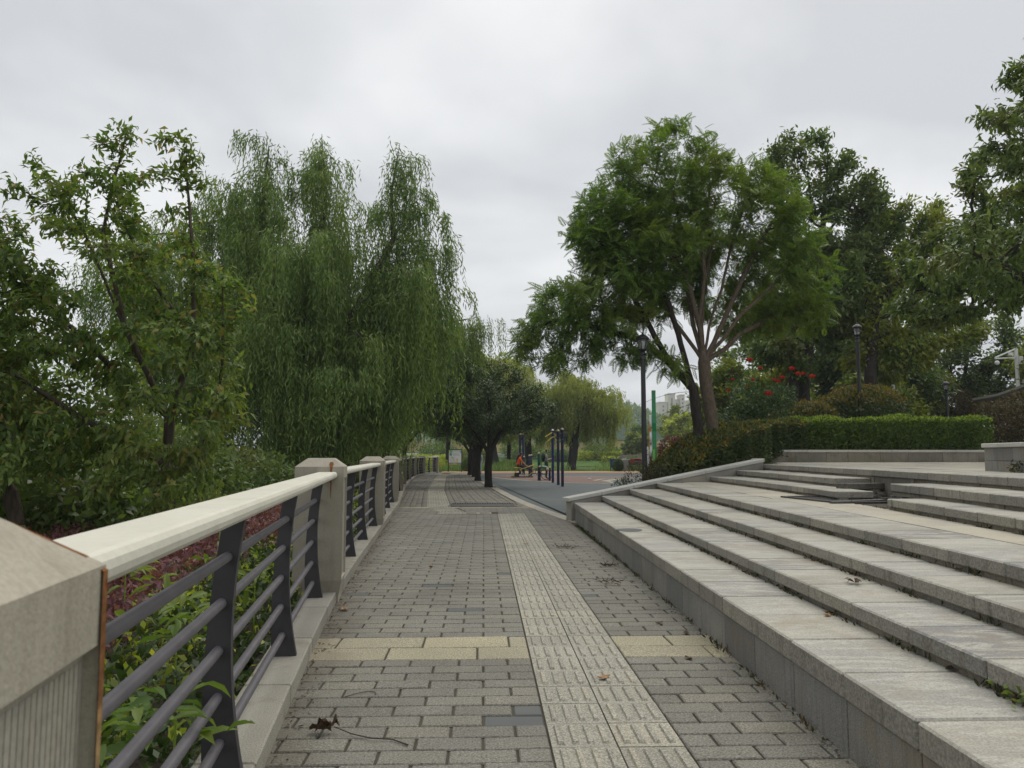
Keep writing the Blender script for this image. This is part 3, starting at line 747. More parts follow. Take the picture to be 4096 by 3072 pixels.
# the path before the drain: courses across, half-bond; buff bands; the tactile strip left free
yc = y0 + ROW / 2; i = 0
while yc < 19.4:
    band = 5.109 < yc < 5.72
    if not band:
        l = float(KX(yc)) - 0.10; rr = 1.70 if yc < 15 else float(BX(yc)) + 0.0
        if yc < 17.35:
            fill_row(yc, ROW, l, 0.31, 0.155 * (i % 2)); fill_row(yc, ROW, 0.922, rr, 0.922 + 0.155 * ((i + 1) % 2))
        elif yc < 18.0: fill_row(yc, ROW, l, -1.04, 0.155 * (i % 2)); fill_row(yc, ROW, 0.32, rr, 0.155 * (i % 2))
        else: fill_row(yc, ROW, l, -1.05 - 0.17 * (yc - 18), 0.155 * (i % 2)); fill_row(yc, ROW, -0.41 - 0.17 * (yc - 18), rr, 0.155 * (i % 2))
    yc += ROW; i += 1
for k, ybk in enumerate((5.109, 5.415)):
    fill_row(ybk + 0.153, 0.306, float(KX(5.3)) - 0.12, 0.31, -0.04 - 0.38 * k, 0.60, 'slab'); fill_row(ybk + 0.153, 0.306, 0.922, 1.70, 0.922 - 0.2 * k, 0.60, 'slab')
for yb_, wb_ in ((19.55, 0.3), (28.2, 0.3), (44.0, 0.3)):
    fill_row(yb_, wb_, float(KX(yb_)) - 0.1, -1.05 - 0.17 * max(0, min(1.5, yb_ - 18)) if yb_ < 20 else float(np.interp(yb_, [20, 29, 46], [-1.45, -2.08, -2.85])), 0.0, 0.6, 'slab')
    fill_row(yb_, wb_, float(np.interp(yb_, [20, 29, 46], [-0.79, -1.40, -2.2])), float(BX(yb_)), 0.0, 0.6, 'slab')
# beyond the drain: courses along the path
T2 = lambda y: float(np.interp(y, [18.0, 19.8, 28.9, 46.0, 57.0], [-1.05, -1.45, -2.08, -2.85, -3.0]))
yc = 19.72 + 0.155; j = 0
while yc < 57:
    if not (28.0 < yc < 28.4 or 43.8 < yc < 44.2):
        for q in range(-30, 30):
            x = T2(yc) + (0.615 + 0.15 * q + 0.075 if q >= 0 else 0.15 * q + 0.07)
            yy = yc + (0.155 if q % 2 else 0.0)
            if KX(yy) - 0.1 < x < BX(yy) - 0.02 and not (-0.93 < x < 0.86 and 19.6 < yy < 21.25):
                rows.append((x, yy, 0.14, 0.30, 'paver'))
    yc += 0.31; j += 1

path = thing('brick_path', 'grey brick path with a pale tactile strip, between railing and steps', 'path', (0, 0, 0), kind='structure')
cams = math.tan(R(34)) * 1.06
vis = [b for b in rows if b[1] > 3.2 and abs(b[0]) < b[1] * cams + 0.4 and b[4] == 'paver' and (b[1] > 20 or b[0] < 1.66) and b[0] > KX(b[1]) - 0.05]
vis.sort(key=lambda b: b[1]); near = set(id(b) for b in vis[:284])
cache = {}; jv, jf = {}, {}
for b in rows:
    bx_, by_, lx, ly, kd = b
    dz = random.gauss(0, 0.0016); tilt = (random.gauss(0, 0.004), random.gauss(0, 0.004), random.gauss(0, 0.006))
    mat = M['paver'] if kd == 'paver' else M['slab']
    if kd == 'paver' and random.random() < 0.022: mat = M['paver_dark']; dz -= 0.003
    if id(b) in near or (kd == 'slab' and by_ < 6.5):
        key = (round(lx, 2), round(ly, 2), mat.name)
        if key not in cache: cache[key] = paver_mesh('brick' if kd == 'paver' else 'slab', lx, ly, 0.016, 0.006, mat)[0]
        link('brick' if kd == 'paver' else 'slab', cache[key], path, (bx_, by_, dz), tilt)
    else:
        key = mat.name
        x, y, ch, h = lx / 2, ly / 2, 0.006, 0.016
        vs = np.array([(-x, -y, -h), (x, -y, -h), (x, y, -h), (-x, y, -h), (-x, -y, -ch), (x, -y, -ch), (x, y, -ch), (-x, y, -ch), (-x + ch, -y + ch, 0), (x - ch, -y + ch, 0), (x - ch, y - ch, 0), (-x + ch, y - ch, 0)])
        fs = np.array([(0, 1, 5, 4), (1, 2, 6, 5), (2, 3, 7, 6), (3, 0, 4, 7), (4, 5, 9, 8), (5, 6, 10, 9), (6, 7, 11, 10), (7, 4, 8, 11), (8, 9, 10, 11)])
        vs[:, 2] += dz + vs[:, 0] * tilt[1] + vs[:, 1] * tilt[0]; vs[:, :2] += (bx_, by_)
        jf.setdefault(key, []).append(fs + 12 * len(jv.get(key, []))); jv.setdefault(key, []).append(vs)
for key in jv:
    tag(np_mesh('far_bricks', np.concatenate(jv[key]), np.concatenate(jf[key]), bpy.data.materials[key], path), kind='stuff')

# tactile tiles: four raised bars on each
def tactile_mesh(w, d):
    mb = MB(); x, y = w / 2 - 0.003, d / 2 - 0.003
    mb.add([(-x, -y, -.016), (x, -y, -.016), (x, y, -.016), (-x, y, -.016), (-x, -y, 0), (x, -y, 0), (x, y, 0), (-x, y, 0)], [(0, 1, 5, 4), (1, 2, 6, 5), (2, 3, 7, 6), (3, 0, 4, 7), (4, 5, 6, 7)])
    for c in (-0.105, -0.035, 0.035, 0.105):
        u, v = 0.0165, d / 2 - 0.035
        mb.add([(c - u, -v, 0), (c + u, -v, 0), (c + u, v, 0), (c - u, v, 0), (c - u * .65, -v + .012, .0115), (c + u * .65, -v + .012, .0115), (c + u * .65, v - .012, .0115), (c - u * .65, v - .012, .0115)],
               [(0, 1, 5, 4), (1, 2, 6, 5), (2, 3, 7, 6), (3, 0, 4, 7), (4, 5, 6, 7)])
    me = bpy.data.meshes.new('tactile_tile'); me.from_pydata(mb.v, [], mb.f); me.materials.append(M['tactile']); return me
tm = tactile_mesh(0.303, 0.3054)
def lay(x, y, rz=0.0): link('tactile_tile', tm, path, (x, y, 0.002 + random.gauss(0, 0.0012)), (random.gauss(0, .003), random.gauss(0, .003), rz))
yt = 5.109 - 12 * 0.3054 + 0.1527
while yt < 17.35:
    for x in (0.462, 0.767): lay(x, yt)
    yt += 0.3054
for x in np.arange(-0.89, 0.3, 0.3054):
    for y in (17.5, 17.81): lay(x, y, R(90) if x > -0.5 else 0)
yt = 18.15
while yt < 52:
    sl = math.atan2(T2(yt + .5) - T2(yt), 0.5)
    for q in (0.152, 0.457): lay(T2(yt) + q, yt, -sl)
    yt += 0.3058

# pale border stones between the path and the blue ground
pb = thing('path_border', 'curved row of pale stones between brick path and blue ground', 'kerb', (0, 0, 0), kind='structure')
yb = 15.02
while yb < 57:
    L = 0.62; gap = any(abs(yb + .3 - t) < 0.75 for t in (31.65, 39.48, 46.34, 50.82))
    if not gap:
        a, b = float(BX(yb + .006)), float(BX(yb + L - .006))
        m = MB().hexa([(a, yb + .006, -.05), (a + .28, yb + .006, -.05), (b + .28, yb + L - .006, -.05), (b, yb + L - .006, -.05)], [(a, yb + .006, .004), (a + .28, yb + .006, .004), (b + .28, yb + L - .006, .004), (b, yb + L - .006, .004)])
        m.build('border_stone', M['border'], pb)
    yb += L

# drain grate across the path
dg = thing('drain_grate', 'rusty iron drain grate set in the brick path', 'grate', (-0.03, 20.4, 0))
m = MB()
for q in (-1, 1): m.box((-0.03, 20.4 + q * 0.66, 0.0), (1.74, 0.07, 0.03)); m.box((-0.03 + q * 0.84, 20.4, 0.0), (0.06, 1.25, 0.03))
m.build('frame', M['grate'], dg)
m = MB(); m.box((-0.03, 20.4, -0.013), (1.62, 1.25, 0.004)); m.build('pit', M['black'], dg)  # flat black sheet stands in for the shade below the bars
for q in range(24): MB().box((-0.80 + q * 0.067, 20.4, 0.0), (0.030, 1.25, 0.022)).build('bar', M['grate'], dg)

# ------------------------------------------------------------------ steps of stone
steps = thing('stone_steps', 'broad curved flight of grey granite steps beside the path', 'steps', (3, 8, 0), kind='structure')
def strip_stone(name, k, ya, yb, z0, z1, depth, mat, inset=0.0, gap=0.005, bev=0.009, back=None, dz=0.0):
    """a stone with its front on the curve of step k between ya and yb"""
    fa, fb = SX(k, ya) + inset, SX(k, yb) + inset
    ba, bb = (fa + depth, fb + depth) if back is None else (back(ya), back(yb))
    b = [(fa, ya + gap, z0), (ba, ya + gap, z0), (bb, yb - gap, z0), (fb, yb - gap, z0)]
    t = [(x, y, z1 + dz) for x, y, _ in b]
    return MB().hexa(b, t).build(name, mat, steps, bevel=bev)
GAPS = {5: (8.34, 9.92), 6: (9.30, 11.35)}
for k in range(1, 8):
    ph = [0, 0, .25, .1, .4, .12, .3, .2][k]; y = 1.0 - ph; L = 0.615
    z1, zp = STEP_Z[k], STEP_Z[k - 1]
    while y < END_Y[k] - 0.05:
        ya, yb = y, min(y + L * random.uniform(0.97, 1.03), END_Y[k])
        y = yb
        parts = [(ya, yb)]
        if k in GAPS:
            g0, g1 = GAPS[k]; parts = [(a, b) for a, b in ((ya, min(yb, g0)), (max(ya, g1), yb)) if b - a > 0.08]
        for a, b in parts:
            dz = random.gauss(0, 0.0015)
            nxt = (lambda yy: SX(k + 1, yy) + 0.03) if k in (1, 2, 3, 5, 6) else None
            if k == 1:
                strip_stone('stone', 1, a, b, 0.245, z1, 0, M['granite'], back=nxt, dz=dz)
                strip_stone('panel', 1, a, b, -0.03, 0.243, 0.1, M['granite_panel'], inset=0.014, bev=0.003)
            else:
                strip_stone('stone', k, a, b, zp + 0.034, z1, 0.62, M['granite'], back=nxt, dz=dz)
                q = a
                while q < b - 0.02:
                    e = min(b, q + random.uniform(0.4, 0.8)); strip_stone('riser', k, q, e, (zp if k != 7 else 0.7) - 0.02, zp + 0.032, 0.12, M['granite_face'], inset=0.028 + random.random() * 0.008, bev=0.003); q = e  # lower course in darker stone colour, painting in the shadow gap under the nosing
# rough backs of the broken ends and solid fill behind the upper steps
for k in (5, 6):
    for a, b in ((1.0, GAPS[k][0] - 0.012), (GAPS[k][1] + 0.012, END_Y[k] - 0.05)):
        strip_stone('fill', k, a, b, 0.70, STEP_Z[k - 1] + 0.030, 0, M['granite_rough'], inset=0.14, back=lambda yy, k=k: SX(k + 1, yy) + 0.01, bev=0)
# buff tiles of the wide tread and its bed
strip_stone('bed', 4, 1.0, 17.0, 0.55, 0.715, 0, M['joint'], inset=0.62, back=lambda yy: SX(7, yy) + 0.1, bev=0)
y = 1.0
while y < 16.8:
    yb = min(y + 0.6, 16.9)
    xa = SX(4, y) + 0.625
    while xa < SX(5, y) + 0.01:
        w = min(0.42, SX(5, y) + 0.04 - xa)
        if w > 0.05 and not (9.1 < y < 10.6 and xa > 4.0):
            d = SX(4, yb) - SX(4, y)
            MB().hexa([(xa, y + .002, .69), (xa + w - .004, y + .002, .69), (xa + w - .004 + d, yb - .002, .69), (xa + d, yb - .002, .69)], [(xa, y + .002, .7205), (xa + w - .004, y + .002, .7205), (xa + w - .004 + d, yb - .002, .7205), (xa + d, yb - .002, .7205)]).build('tile', M['buff_tile'], steps)
        xa += 0.42
    y = yb
m = MB(); m.plate([(1.86 + .17 * math.cos(a) * (1 + .1 * math.sin(3 * a)), 9.85 + .21 * math.sin(a)) for a in np.linspace(0, 6.283, 22, endpoint=False)], 'z', .3612, .3632)
m.build('mortar_patch', M['paver_dark'], steps)
# the gap: iron grate, a leaning slab, rubble
gt = thing('step_grate', 'dark iron grate lying in the gap of the upper steps', 'grate', (4.85, 10.2, 0.722))
m = MB(); cg = Vector((4.85, 10.1, 0.727))
for q in (-1, 1): m.box(cg + Vector((0, q * 0.66, 0)), (1.15, 0.07, 0.03), rz=0.12); m.box(cg + Vector((q * 0.56, 0, 0)), (0.06, 1.3, 0.03), rz=0.12)
m.build('frame', M['grate'], gt)
for q in range(14): MB().box(cg + Vector((-0.5 + q * 0.077, 0, -0.004)), (0.03, 1.26, 0.02), rz=0.12).build('bar', M['grate'], gt)
mt = Matrix.Rotation(R(3), 3, 'X') @ Matrix.Rotation(R(14), 3, 'Z')
tag(MB().box((4.72, 9.55, 0.742), (0.85, 0.09, 0.018), m=mt).build('loose_bar', M['grate']), 'loose flat iron bar lying across the gap of the upper steps', 'iron bar')
tag(MB().box((5.45, 10.9, 0.87), (0.75, 0.2, 0.09), rz=0.2).build('timber_piece', M['granite_rough'], bevel=0.01), 'dark broken block lying under the upper step end', 'broken stone')
m = MB()
for q in range(60):
    p = (random.uniform(5.0, 6.0), random.uniform(9.6, 11.2)); s = random.uniform(0.02, 0.07)
    m.box((p[0], p[1], 0.72 + s * 0.5), (s * random.uniform(.8, 1.8), s * random.uniform(.8, 1.6), s), rz=random.random() * 3)
tag(m.build('rubble', M['granite_rough']), 'rubble and dirt in the gap of the upper steps', 'rubble', kind='stuff')

# terrace above the steps
tr = thing('terrace', 'pale tiled terrace above the steps', 'terrace', (9, 15, 1.1), kind='structure')
m = MB()
for i_ in range(32):
    a, b = 1.0 + i_ * 0.55, 1.55 + i_ * 0.55
    m.add([(SX(7, a) + 0.6, a, 1.088), (30, a, 1.088), (30, b, 1.088), (SX(7, b) + 0.6, b, 1.088)], [(0, 1, 2, 3)])
m.add([(6.46, 17.7, 1.088), (30, 18.6, 1.088), (30, 26, 1.088), (7.8, 21.9, 1.088)], [(0, 1, 2, 3)])
m.build('terrace_bed', M['joint'], tr)
mg, mbuf = MB(), MB()
y = 1.0
while y < 23.5:
    x = (SX(7, min(y, 17.5)) + 0.62) if y < 17.5 else float(np.interp(y, [17.5, 22], [6.9, 8.5])); x00 = x
    while x < 18:
        t = mg if int((x - x00) / 0.61) % 5 in (0,) else mbuf
        t.hexa([(x, y + .002, 1.07), (x + .606, y + .002, 1.07), (x + .606, y + .607, 1.07), (x, y + .607, 1.07)], [(p, q, 1.1 + random.gauss(0, .0006)) for p, q in ((x, y + .002), (x + .606, y + .002), (x + .606, y + .607), (x, y + .607))])
        x += 0.61
    y += 0.61
tag(mbuf.build('buff_tiles', M['buff_tile'], tr), kind='stuff'); tag(mg.build('grey_tiles', M['granite'], tr), kind='stuff')

# sloping coping wall at the far end of the steps
cw = thing('coping_wall', 'low side wall with a sloping pale coping at the far end of the steps', 'wall', (3.5, 16.2, 0))
def cpt(t):
    """a point of the coping line by x"""
    return (t, float(np.interp(t, [c[0] for c in COP], [c[1] for c in COP])), float(np.interp(t, [c[0] for c in COP], [c[2] for c in COP])))
xs_ = [1.70, 2.42, 3.15, 3.95, 4.90, 5.70, 6.46]
for a, b in zip(xs_[:-1], xs_[1:]):
    p, q = cpt(a + .003), cpt(b - .003)
    mz = 0.075
    MB().hexa([(p[0], p[1] - .03, p[2] - mz), (q[0], q[1] - .03, q[2] - mz), (q[0] - .1, q[1] + .27, q[2] - mz), (p[0] - .1, p[1] + .27, p[2] - mz)],
              [(p[0], p[1] - .03, p[2]), (q[0], q[1] - .03, q[2]), (q[0] - .1, q[1] + .27, q[2]), (p[0] - .1, p[1] + .27, p[2])]).build('coping_stone', M['coping'], cw, bevel=0.008)
    p, q = cpt(max(a, 1.76) + .002), cpt(b - .002)
    MB().hexa([(p[0], p[1], -.05), (q[0], q[1], -.05), (q[0] - .08, q[1] + .22, -.05), (p[0] - .08, p[1] + .22, -.05)],
              [(p[0], p[1], p[2] - mz - .003), (q[0], q[1], q[2] - mz - .003), (q[0] - .08, q[1] + .22, q[2] - mz - .003), (p[0] - .08, p[1] + .22, p[2] - mz - .003)]).build('panel', M['kerb'], cw)
lv = [(6.46, 17.56), (7.1, 19.3), (7.75, 21.1), (8.02, 21.85)]
for a, b in zip(lv[:-1], lv[1:]):
    d = Vector((b[0] - a[0], b[1] - a[1])).normalized(); n = Vector((-d.y, d.x))
    mk = lambda w0, w1, z0, z1: MB().hexa([(a[0] + n.x * w0, a[1] + n.y * w0, z0), (a[0] + n.x * w1, a[1] + n.y * w1, z0), (b[0] + n.x * w1, b[1] + n.y * w1, z0), (b[0] + n.x * w0, b[1] + n.y * w0, z0)],
                                  [(a[0] + n.x * w0, a[1] + n.y * w0, z1), (a[0] + n.x * w1, a[1] + n.y * w1, z1), (b[0] + n.x * w1, b[1] + n.y * w1, z1), (b[0] + n.x * w0, b[1] + n.y * w0, z1)])
    mk(-0.03, 0.27, 1.15, 1.225).build('coping_stone', M['coping'], cw, bevel=0.008); mk(0.0, 0.24, 0.9, 1.148).build('panel', M['kerb'], cw)

# low wall behind the terrace
lw = thing('terrace_wall', 'low stained stone wall with a pale cap in front of the clipped hedge', 'wall', (12, 22.3, 1.1))
def wall_run(root, pts, zb, zt, th, blocks, caps, capz, over, matb, matc, zmid=None):
    for (a, b) in zip(pts[:-1], pts[1:]):
        a, b = Vector(a), Vector(b); d = (b - a).normalized(); n = Vector((-d.y, d.x)); Ln = (b - a).length
        def blk(s, e, w0, w1, z0, z1, nm, mt, bv):
            p, q = a + d * s, a + d * e
            MB().hexa([(p.x + n.x * w0, p.y + n.y * w0, z0), (q.x + n.x * w0, q.y + n.y * w0, z0), (q.x + n.x * w1, q.y + n.y * w1, z0), (p.x + n.x * w1, p.y + n.y * w1, z0)],
                      [(p.x + n.x * w0, p.y + n.y * w0, z1), (q.x + n.x * w0, q.y + n.y * w0, z1), (q.x + n.x * w1, q.y + n.y * w1, z1), (p.x + n.x * w1, p.y + n.y * w1, z1)]).build(nm, mt, root, bevel=bv)
        levels = [(zb, zt)] if zmid is None else [(zb, zmid - .002), (zmid + .002, zt)]
        for li, (z0, z1) in enumerate(levels):
            s = 0.0
            while s < Ln - 0.02:
                e = min(Ln, s + blocks * random.uniform(.8, 1.2) * (0.6 if li == 0 and s == 0 and zmid else 1)); blk(s + .003, e - .003, random.uniform(0, .004), th, z0, z1, 'stone', matb, 0.005); s = e
        s = 0.0
        while s < Ln - 0.02:
            e = min(Ln, s + caps * random.uniform(.85, 1.15)); blk(s + .003, e - .003, -over, th + over, zt + .003, zt + capz, 'cap_stone', matc, 0.008); s = e
wall_run(lw, [(8.0, 21.9), (10.6, 22.0), (19.5, 22.6)], 1.07, 1.385, 0.32, 1.05, 1.5, 0.075, 0.03, M['granite_face'], M['coping'])
# planter wall in the right
pl = thing('stone_planter', 'square stone planter with a pale cap at the edge of the terrace', 'planter', (7.2, 8.5, 1.1))
wall_run(pl, [(6.05, 7.1), (6.85, 10.28)], 1.06, 1.412, -0.3, 0.62, 1.3, 0.06, -0.035, M['granite_panel'], M['coping'], zmid=1.24)
wall_run(pl, [(7.155, 10.2), (8.9, 9.77)], 1.06, 1.412, -0.3, 0.62, 1.3, 0.06, -0.035, M['granite_panel'], M['coping'], zmid=1.24)
MB().hexa([(6.40, 7.1, 1.1), (8.6, 6.5, 1.1), (8.9, 9.5, 1.1), (7.1, 9.95, 1.1)], [(6.40, 7.1, 1.36), (8.6, 6.5, 1.36), (8.9, 9.5, 1.36), (7.1, 9.95, 1.36)]).build('soil', M['soil'], pl)

# ------------------------------------------------------------------ railing along the path
kb = thing('railing_kerb', 'raised granite kerb under the railing', 'kerb', (-1.3, 10, 0), kind='structure')
y = -1.0
while y < 56.5:
    L = 1.05; a, b = float(KX(y)), float(KX(y + L)); g_ = 0.004
    MB().hexa([(a - .25, y + g_, -.1), (a, y + g_, -.1), (b, y + L - g_, -.1), (b - .25, y + L - g_, -.1)], [(a - .25, y + g_, .10), (a, y + g_, .10), (b, y + L - g_, .10), (b - .25, y + L - g_, .10)]).build('kerb_stone', M['kerb'], kb, bevel=0.008)
    y += L

POSTS = [(-.705, .85), (-1.505, 7.22), (-1.985, 13.85), (-2.455, 20.4), (-2.97, 26.6), (-3.48, 32.75), (-3.85, 38.9), (-4.17, 45.4), (-4.1, 51.2), (-3.5, 56.1)]
def heading(i):
    a = POSTS[max(0, i - 1)] if i == len(POSTS) - 1 else POSTS[i]; b = POSTS[min(len(POSTS) - 1, i + 1)]
    if 0 < i < len(POSTS) - 1: a = POSTS[i - 1]
    return math.atan2(b[1] - a[1], b[0] - a[0]) - math.pi / 2
def post_body():
    """square post with a tapering foot, a low hipped top and a sunk ribbed panel on the path side"""
    bm = bmesh.new(); h = 0.215
    lev = [(-.03, .185), (0.06, .187), (.14, .203), (.20, h), (1.212, h), (1.286, .118), (1.289, .108)]
    rings = [[bm.verts.new((sx * w, sy * w, z)) for sx, sy in ((-1, -1), (1, -1), (1, 1), (-1, 1))] for z, w in lev]
    pan = None
    for a, b in zip(rings[:-1], rings[1:]):
        for j in range(4):
            f = bm.faces.new((a[j], a[(j + 1) % 4], b[(j + 1) % 4], b[j]))
            if j == 1 and abs(b[0].co.z - 1.212) < 1e-4: pan = f
    bm.faces.new(rings[-1]); bm.faces.new(list(reversed(rings[0])))
    hard = [e for e in bm.edges if e.calc_face_angle(0) > 0.3]
    bmesh.ops.recalc_face_normals(bm, faces=bm.faces)
    r_ = bmesh.ops.inset_region(bm, faces=[pan], thickness=0.014, depth=0.0)
    for v in pan.verts:
        if v.co.z > 0.7: v.co.z = 1.108
    r2 = bmesh.ops.inset_region(bm, faces=[pan], thickness=0.006, depth=-0.018)
    bmesh.ops.bevel(bm, geom=[e for e in hard if e.is_valid], offset=0.018, segments=3, affect='EDGES', clamp_overlap=True)
    me = bpy.data.meshes.new('post_body'); bm.to_mesh(me); bm.free(); me.materials.append(M['post']); return me
pm = post_body()
# ribs in the sunk panel
rb = MB(); xs0 = 0.215 - 0.018
for q in range(26):
    yq = -0.190 + q * 0.0152
    rb.box((xs0 - 0.0004, yq, 0.66), (0.003, 0.0115, 0.86))
rme = bpy.data.meshes.new('ribbed_panel'); rme.from_pydata(rb.v, [], rb.f); rme.materials.append(M['post_panel'])
names = ['cast stone railing post nearest the camera with a long rust streak on its corner', 'pale railing post with a short rust stain under its top, the first along the path', 'pale railing post between the rust stained post and the last light one',
         'pale railing post beside the drain grate, last before the shade', 'first railing post in the shade of the willow', 'second railing post in the shade of the willow', 'third railing post in the shade of the willow',
         'fourth railing post in the shade of the willow', 'shaded railing post before the open last bay', 'end post of the railing by the information board']
for i, (px, py) in enumerate(POSTS):
    z = -0.042 if i == 0 else (0.0 if i < 4 else -0.03)
    t = thing('railing_post', names[i], 'post', (px, py, z), 'stone posts of the path railing', heading(i))
    link('body', pm, t); link('ribbed_panel', rme, t)
    if i in (0, 1):  # rust runs, a hair proud of the stone
        m = MB()
        if i == 0:
            pr = [(0.125, 0.13, 1.281), (0.15, 0.155, 1.262), (0.195, 0.20, 1.228), (0.2165, 0.2165, 1.205), (0.2175, 0.2175, 1.08), (0.2170, 0.217, 0.93), (0.2165, 0.2165, 0.84)]
            wd = [0.003, 0.009, 0.013, 0.020, 0.021, 0.017, 0.009]
            vs = []
            for (x, yv, zz_), w in zip(pr, wd): vs += [(x + .0015, yv - w, zz_ - .0015 if zz_ > 1.21 else zz_), (x + .0015, yv - .002, zz_ - .0015 if zz_ > 1.21 else zz_)]
            m.add(vs, [(2 * q, 2 * q + 1, 2 * q + 3, 2 * q + 2) for q in range(len(pr) - 1)])
        else:
            pr = [(-0.165, 1.2525, .012), (-0.19, 1.2335, .020), (-0.2165, 1.210, .012), (-0.2175, 1.15, .007), (-0.2175, 1.05, .006), (-0.2175, .93, .003)]
            vs = []
            for (yv, zz_, w) in pr: vs += [(0.105 - w, yv - .002, zz_ + .002), (0.105 + w, yv - .002, zz_ + .002)]
            m.add(vs, [(2 * q, 2 * q + 1, 2 * q + 3, 2 * q + 2) for q in range(len(pr) - 1)])
        m.build('rust_stain', M['rust'], t, local=True)

RODZ = [.225, .395, .57, .75, .925]
def fin_edge(z):  # crescent: left and right edge by height, measured from the kerb edge
    t = z / 1.1
    rgt = -0.012 - 0.24 * t * (1 - t) - 0.036 * t
    lft = -0.175 - 0.12 * t * (1 - t) * 1.1 + 0.045 * t
    return lft, rgt
fin = MB(); zs = np.linspace(0.098, 1.115, 15)
fin.plate([(fin_edge(z)[1], z) for z in zs] + [(fin_edge(z)[0], z) for z in zs[::-1]], 'y', -0.022, 0.022)
fme = bpy.data.meshes.new('baluster'); fme.from_pydata([(x + 0.215, y_, z) for x, y_, z in fin.v], [], fin.f); fme.materials.append(M['charcoal'])
bay_names = ['first railing bay beside the camera, cream handrail over five grey rods', 'second railing bay beyond the rust stained post', 'third railing bay ending at the post by the drain', 'fourth railing bay entering the willow shade',
             'fifth railing bay in deep shade', 'sixth railing bay in deep shade', 'seventh railing bay in deep shade', 'eighth railing bay in deep shade', 'last railing bay, its bars dark against yellow green bushes']
for i in range(len(POSTS) - 1):
    a, b = Vector((*POSTS[i], 0)), Vector((*POSTS[i + 1], 0)); d = b - a; L = d.length; rz = math.atan2(d.y, d.x) - math.pi / 2
    t = thing('railing_bay', bay_names[i], 'railing', a, 'railing bays along the path', rz)
    zt = 1.175 if i else 1.165
    FSH = -0.05 if i else -0.112
    # handrail: rounded slab along the bay
    w, th = 0.105, 0.058; prof = []
    for q in range(7): an = -math.pi / 2 + math.pi * q / 6; prof.append((w - 0.026 + 0.026 * math.cos(an), zt - th / 2 + th / 2 * math.sin(an)))
    for q in range(7): an = math.pi / 2 + math.pi * q / 6; prof.append((-w + 0.026 + 0.026 * math.cos(an), zt - th / 2 + th / 2 * math.sin(an)))
    MB().plate([(x * 0.87 + 0.064, z) for x, z in prof], 'y', 0.19, L - 0.19).build('handrail', M['rail'], t, local=True)
    for q in ((0.36, 2.22, 4.05, L - 0.46) if i else (0.36, 2.25, 4.03, L - 0.46)):
        link('baluster', fme, t, (FSH, q, 0), (0, 0, 0))
    for z in RODZ:
        l, r_ = fin_edge(z); x = (l + r_) / 2 + 0.215 + FSH
        MB().tube([(x, 0.18, z), (x, L / 2, z), (x, L - 0.18, z)], 0.0205, 10, caps=False).build('rod', M['rod'], t, smooth=True, local=True)

# ================================================================== TREES AND PLANTS
def bez(*p): return [tuple(q) for q in p]

# two broad-leaved trees outside the railing, many ascending limbs
tree('broadleaf_tree', 'broad-leaved tree with long ascending limbs just outside the near railing, its tip above the willows', 'tree', (-3.75, 9.3, -.05),
     [(-4.35, 8.7, 3.3, 1.25, 1.5, 1.3), (-4.2, 8.7, 4.55, .5, .6, .75), (-3.55, 8.8, 4.4, .42, .5, .75), (-3.3, 8.5, 2.9, .75, 1.0, .9), (-3.15, 8.5, 1.9, .75, 1.1, .9), (-4.7, 8.3, 1.9, 1.1, 1.2, 1.0), (-3.5, 8.2, 1.1, .9, .9, .55)],
     [[(-3.75, 9.3, -.05), (-3.78, 9.25, .8), (-3.72, 9.2, 1.75)], [(-3.72, 9.2, 1.75), (-4.2, 9.0, 2.8), (-4.4, 8.8, 3.9), (-4.15, 8.7, 5.0)], [(-3.72, 9.2, 1.75), (-3.4, 9.0, 2.6), (-3.4, 8.9, 3.6), (-3.5, 8.8, 5.0)], [(-3.78, 9.25, .8), (-3.2, 8.9, 1.5), (-2.95, 8.7, 2.3), (-2.95, 8.6, 3.2)], [(-3.72, 9.2, 1.75), (-4.4, 8.7, 2.5), (-5.2, 8.3, 3.4)], [(-4.2, 9.0, 2.8), (-4.5, 8.6, 3.8), (-5.0, 8.4, 4.6)], [(-3.75, 9.25, 1.2), (-4.4, 8.6, 1.7), (-5.0, 8.2, 2.2)], [(-3.4, 9.0, 2.6), (-3.9, 8.7, 3.5), (-4.3, 8.6, 4.4)]],
     T_HALF, M['bark'], M['cherry'], 'leafy trees outside the railing', seed=3, nA=620, step=0.19, di=1.2, dk=0.25, tip=0.0045, trunk_r=0.075, n_leaf=15500, size=0.098, aspect=0.44, thr=0.014, spread=0.12, droop=0.5)
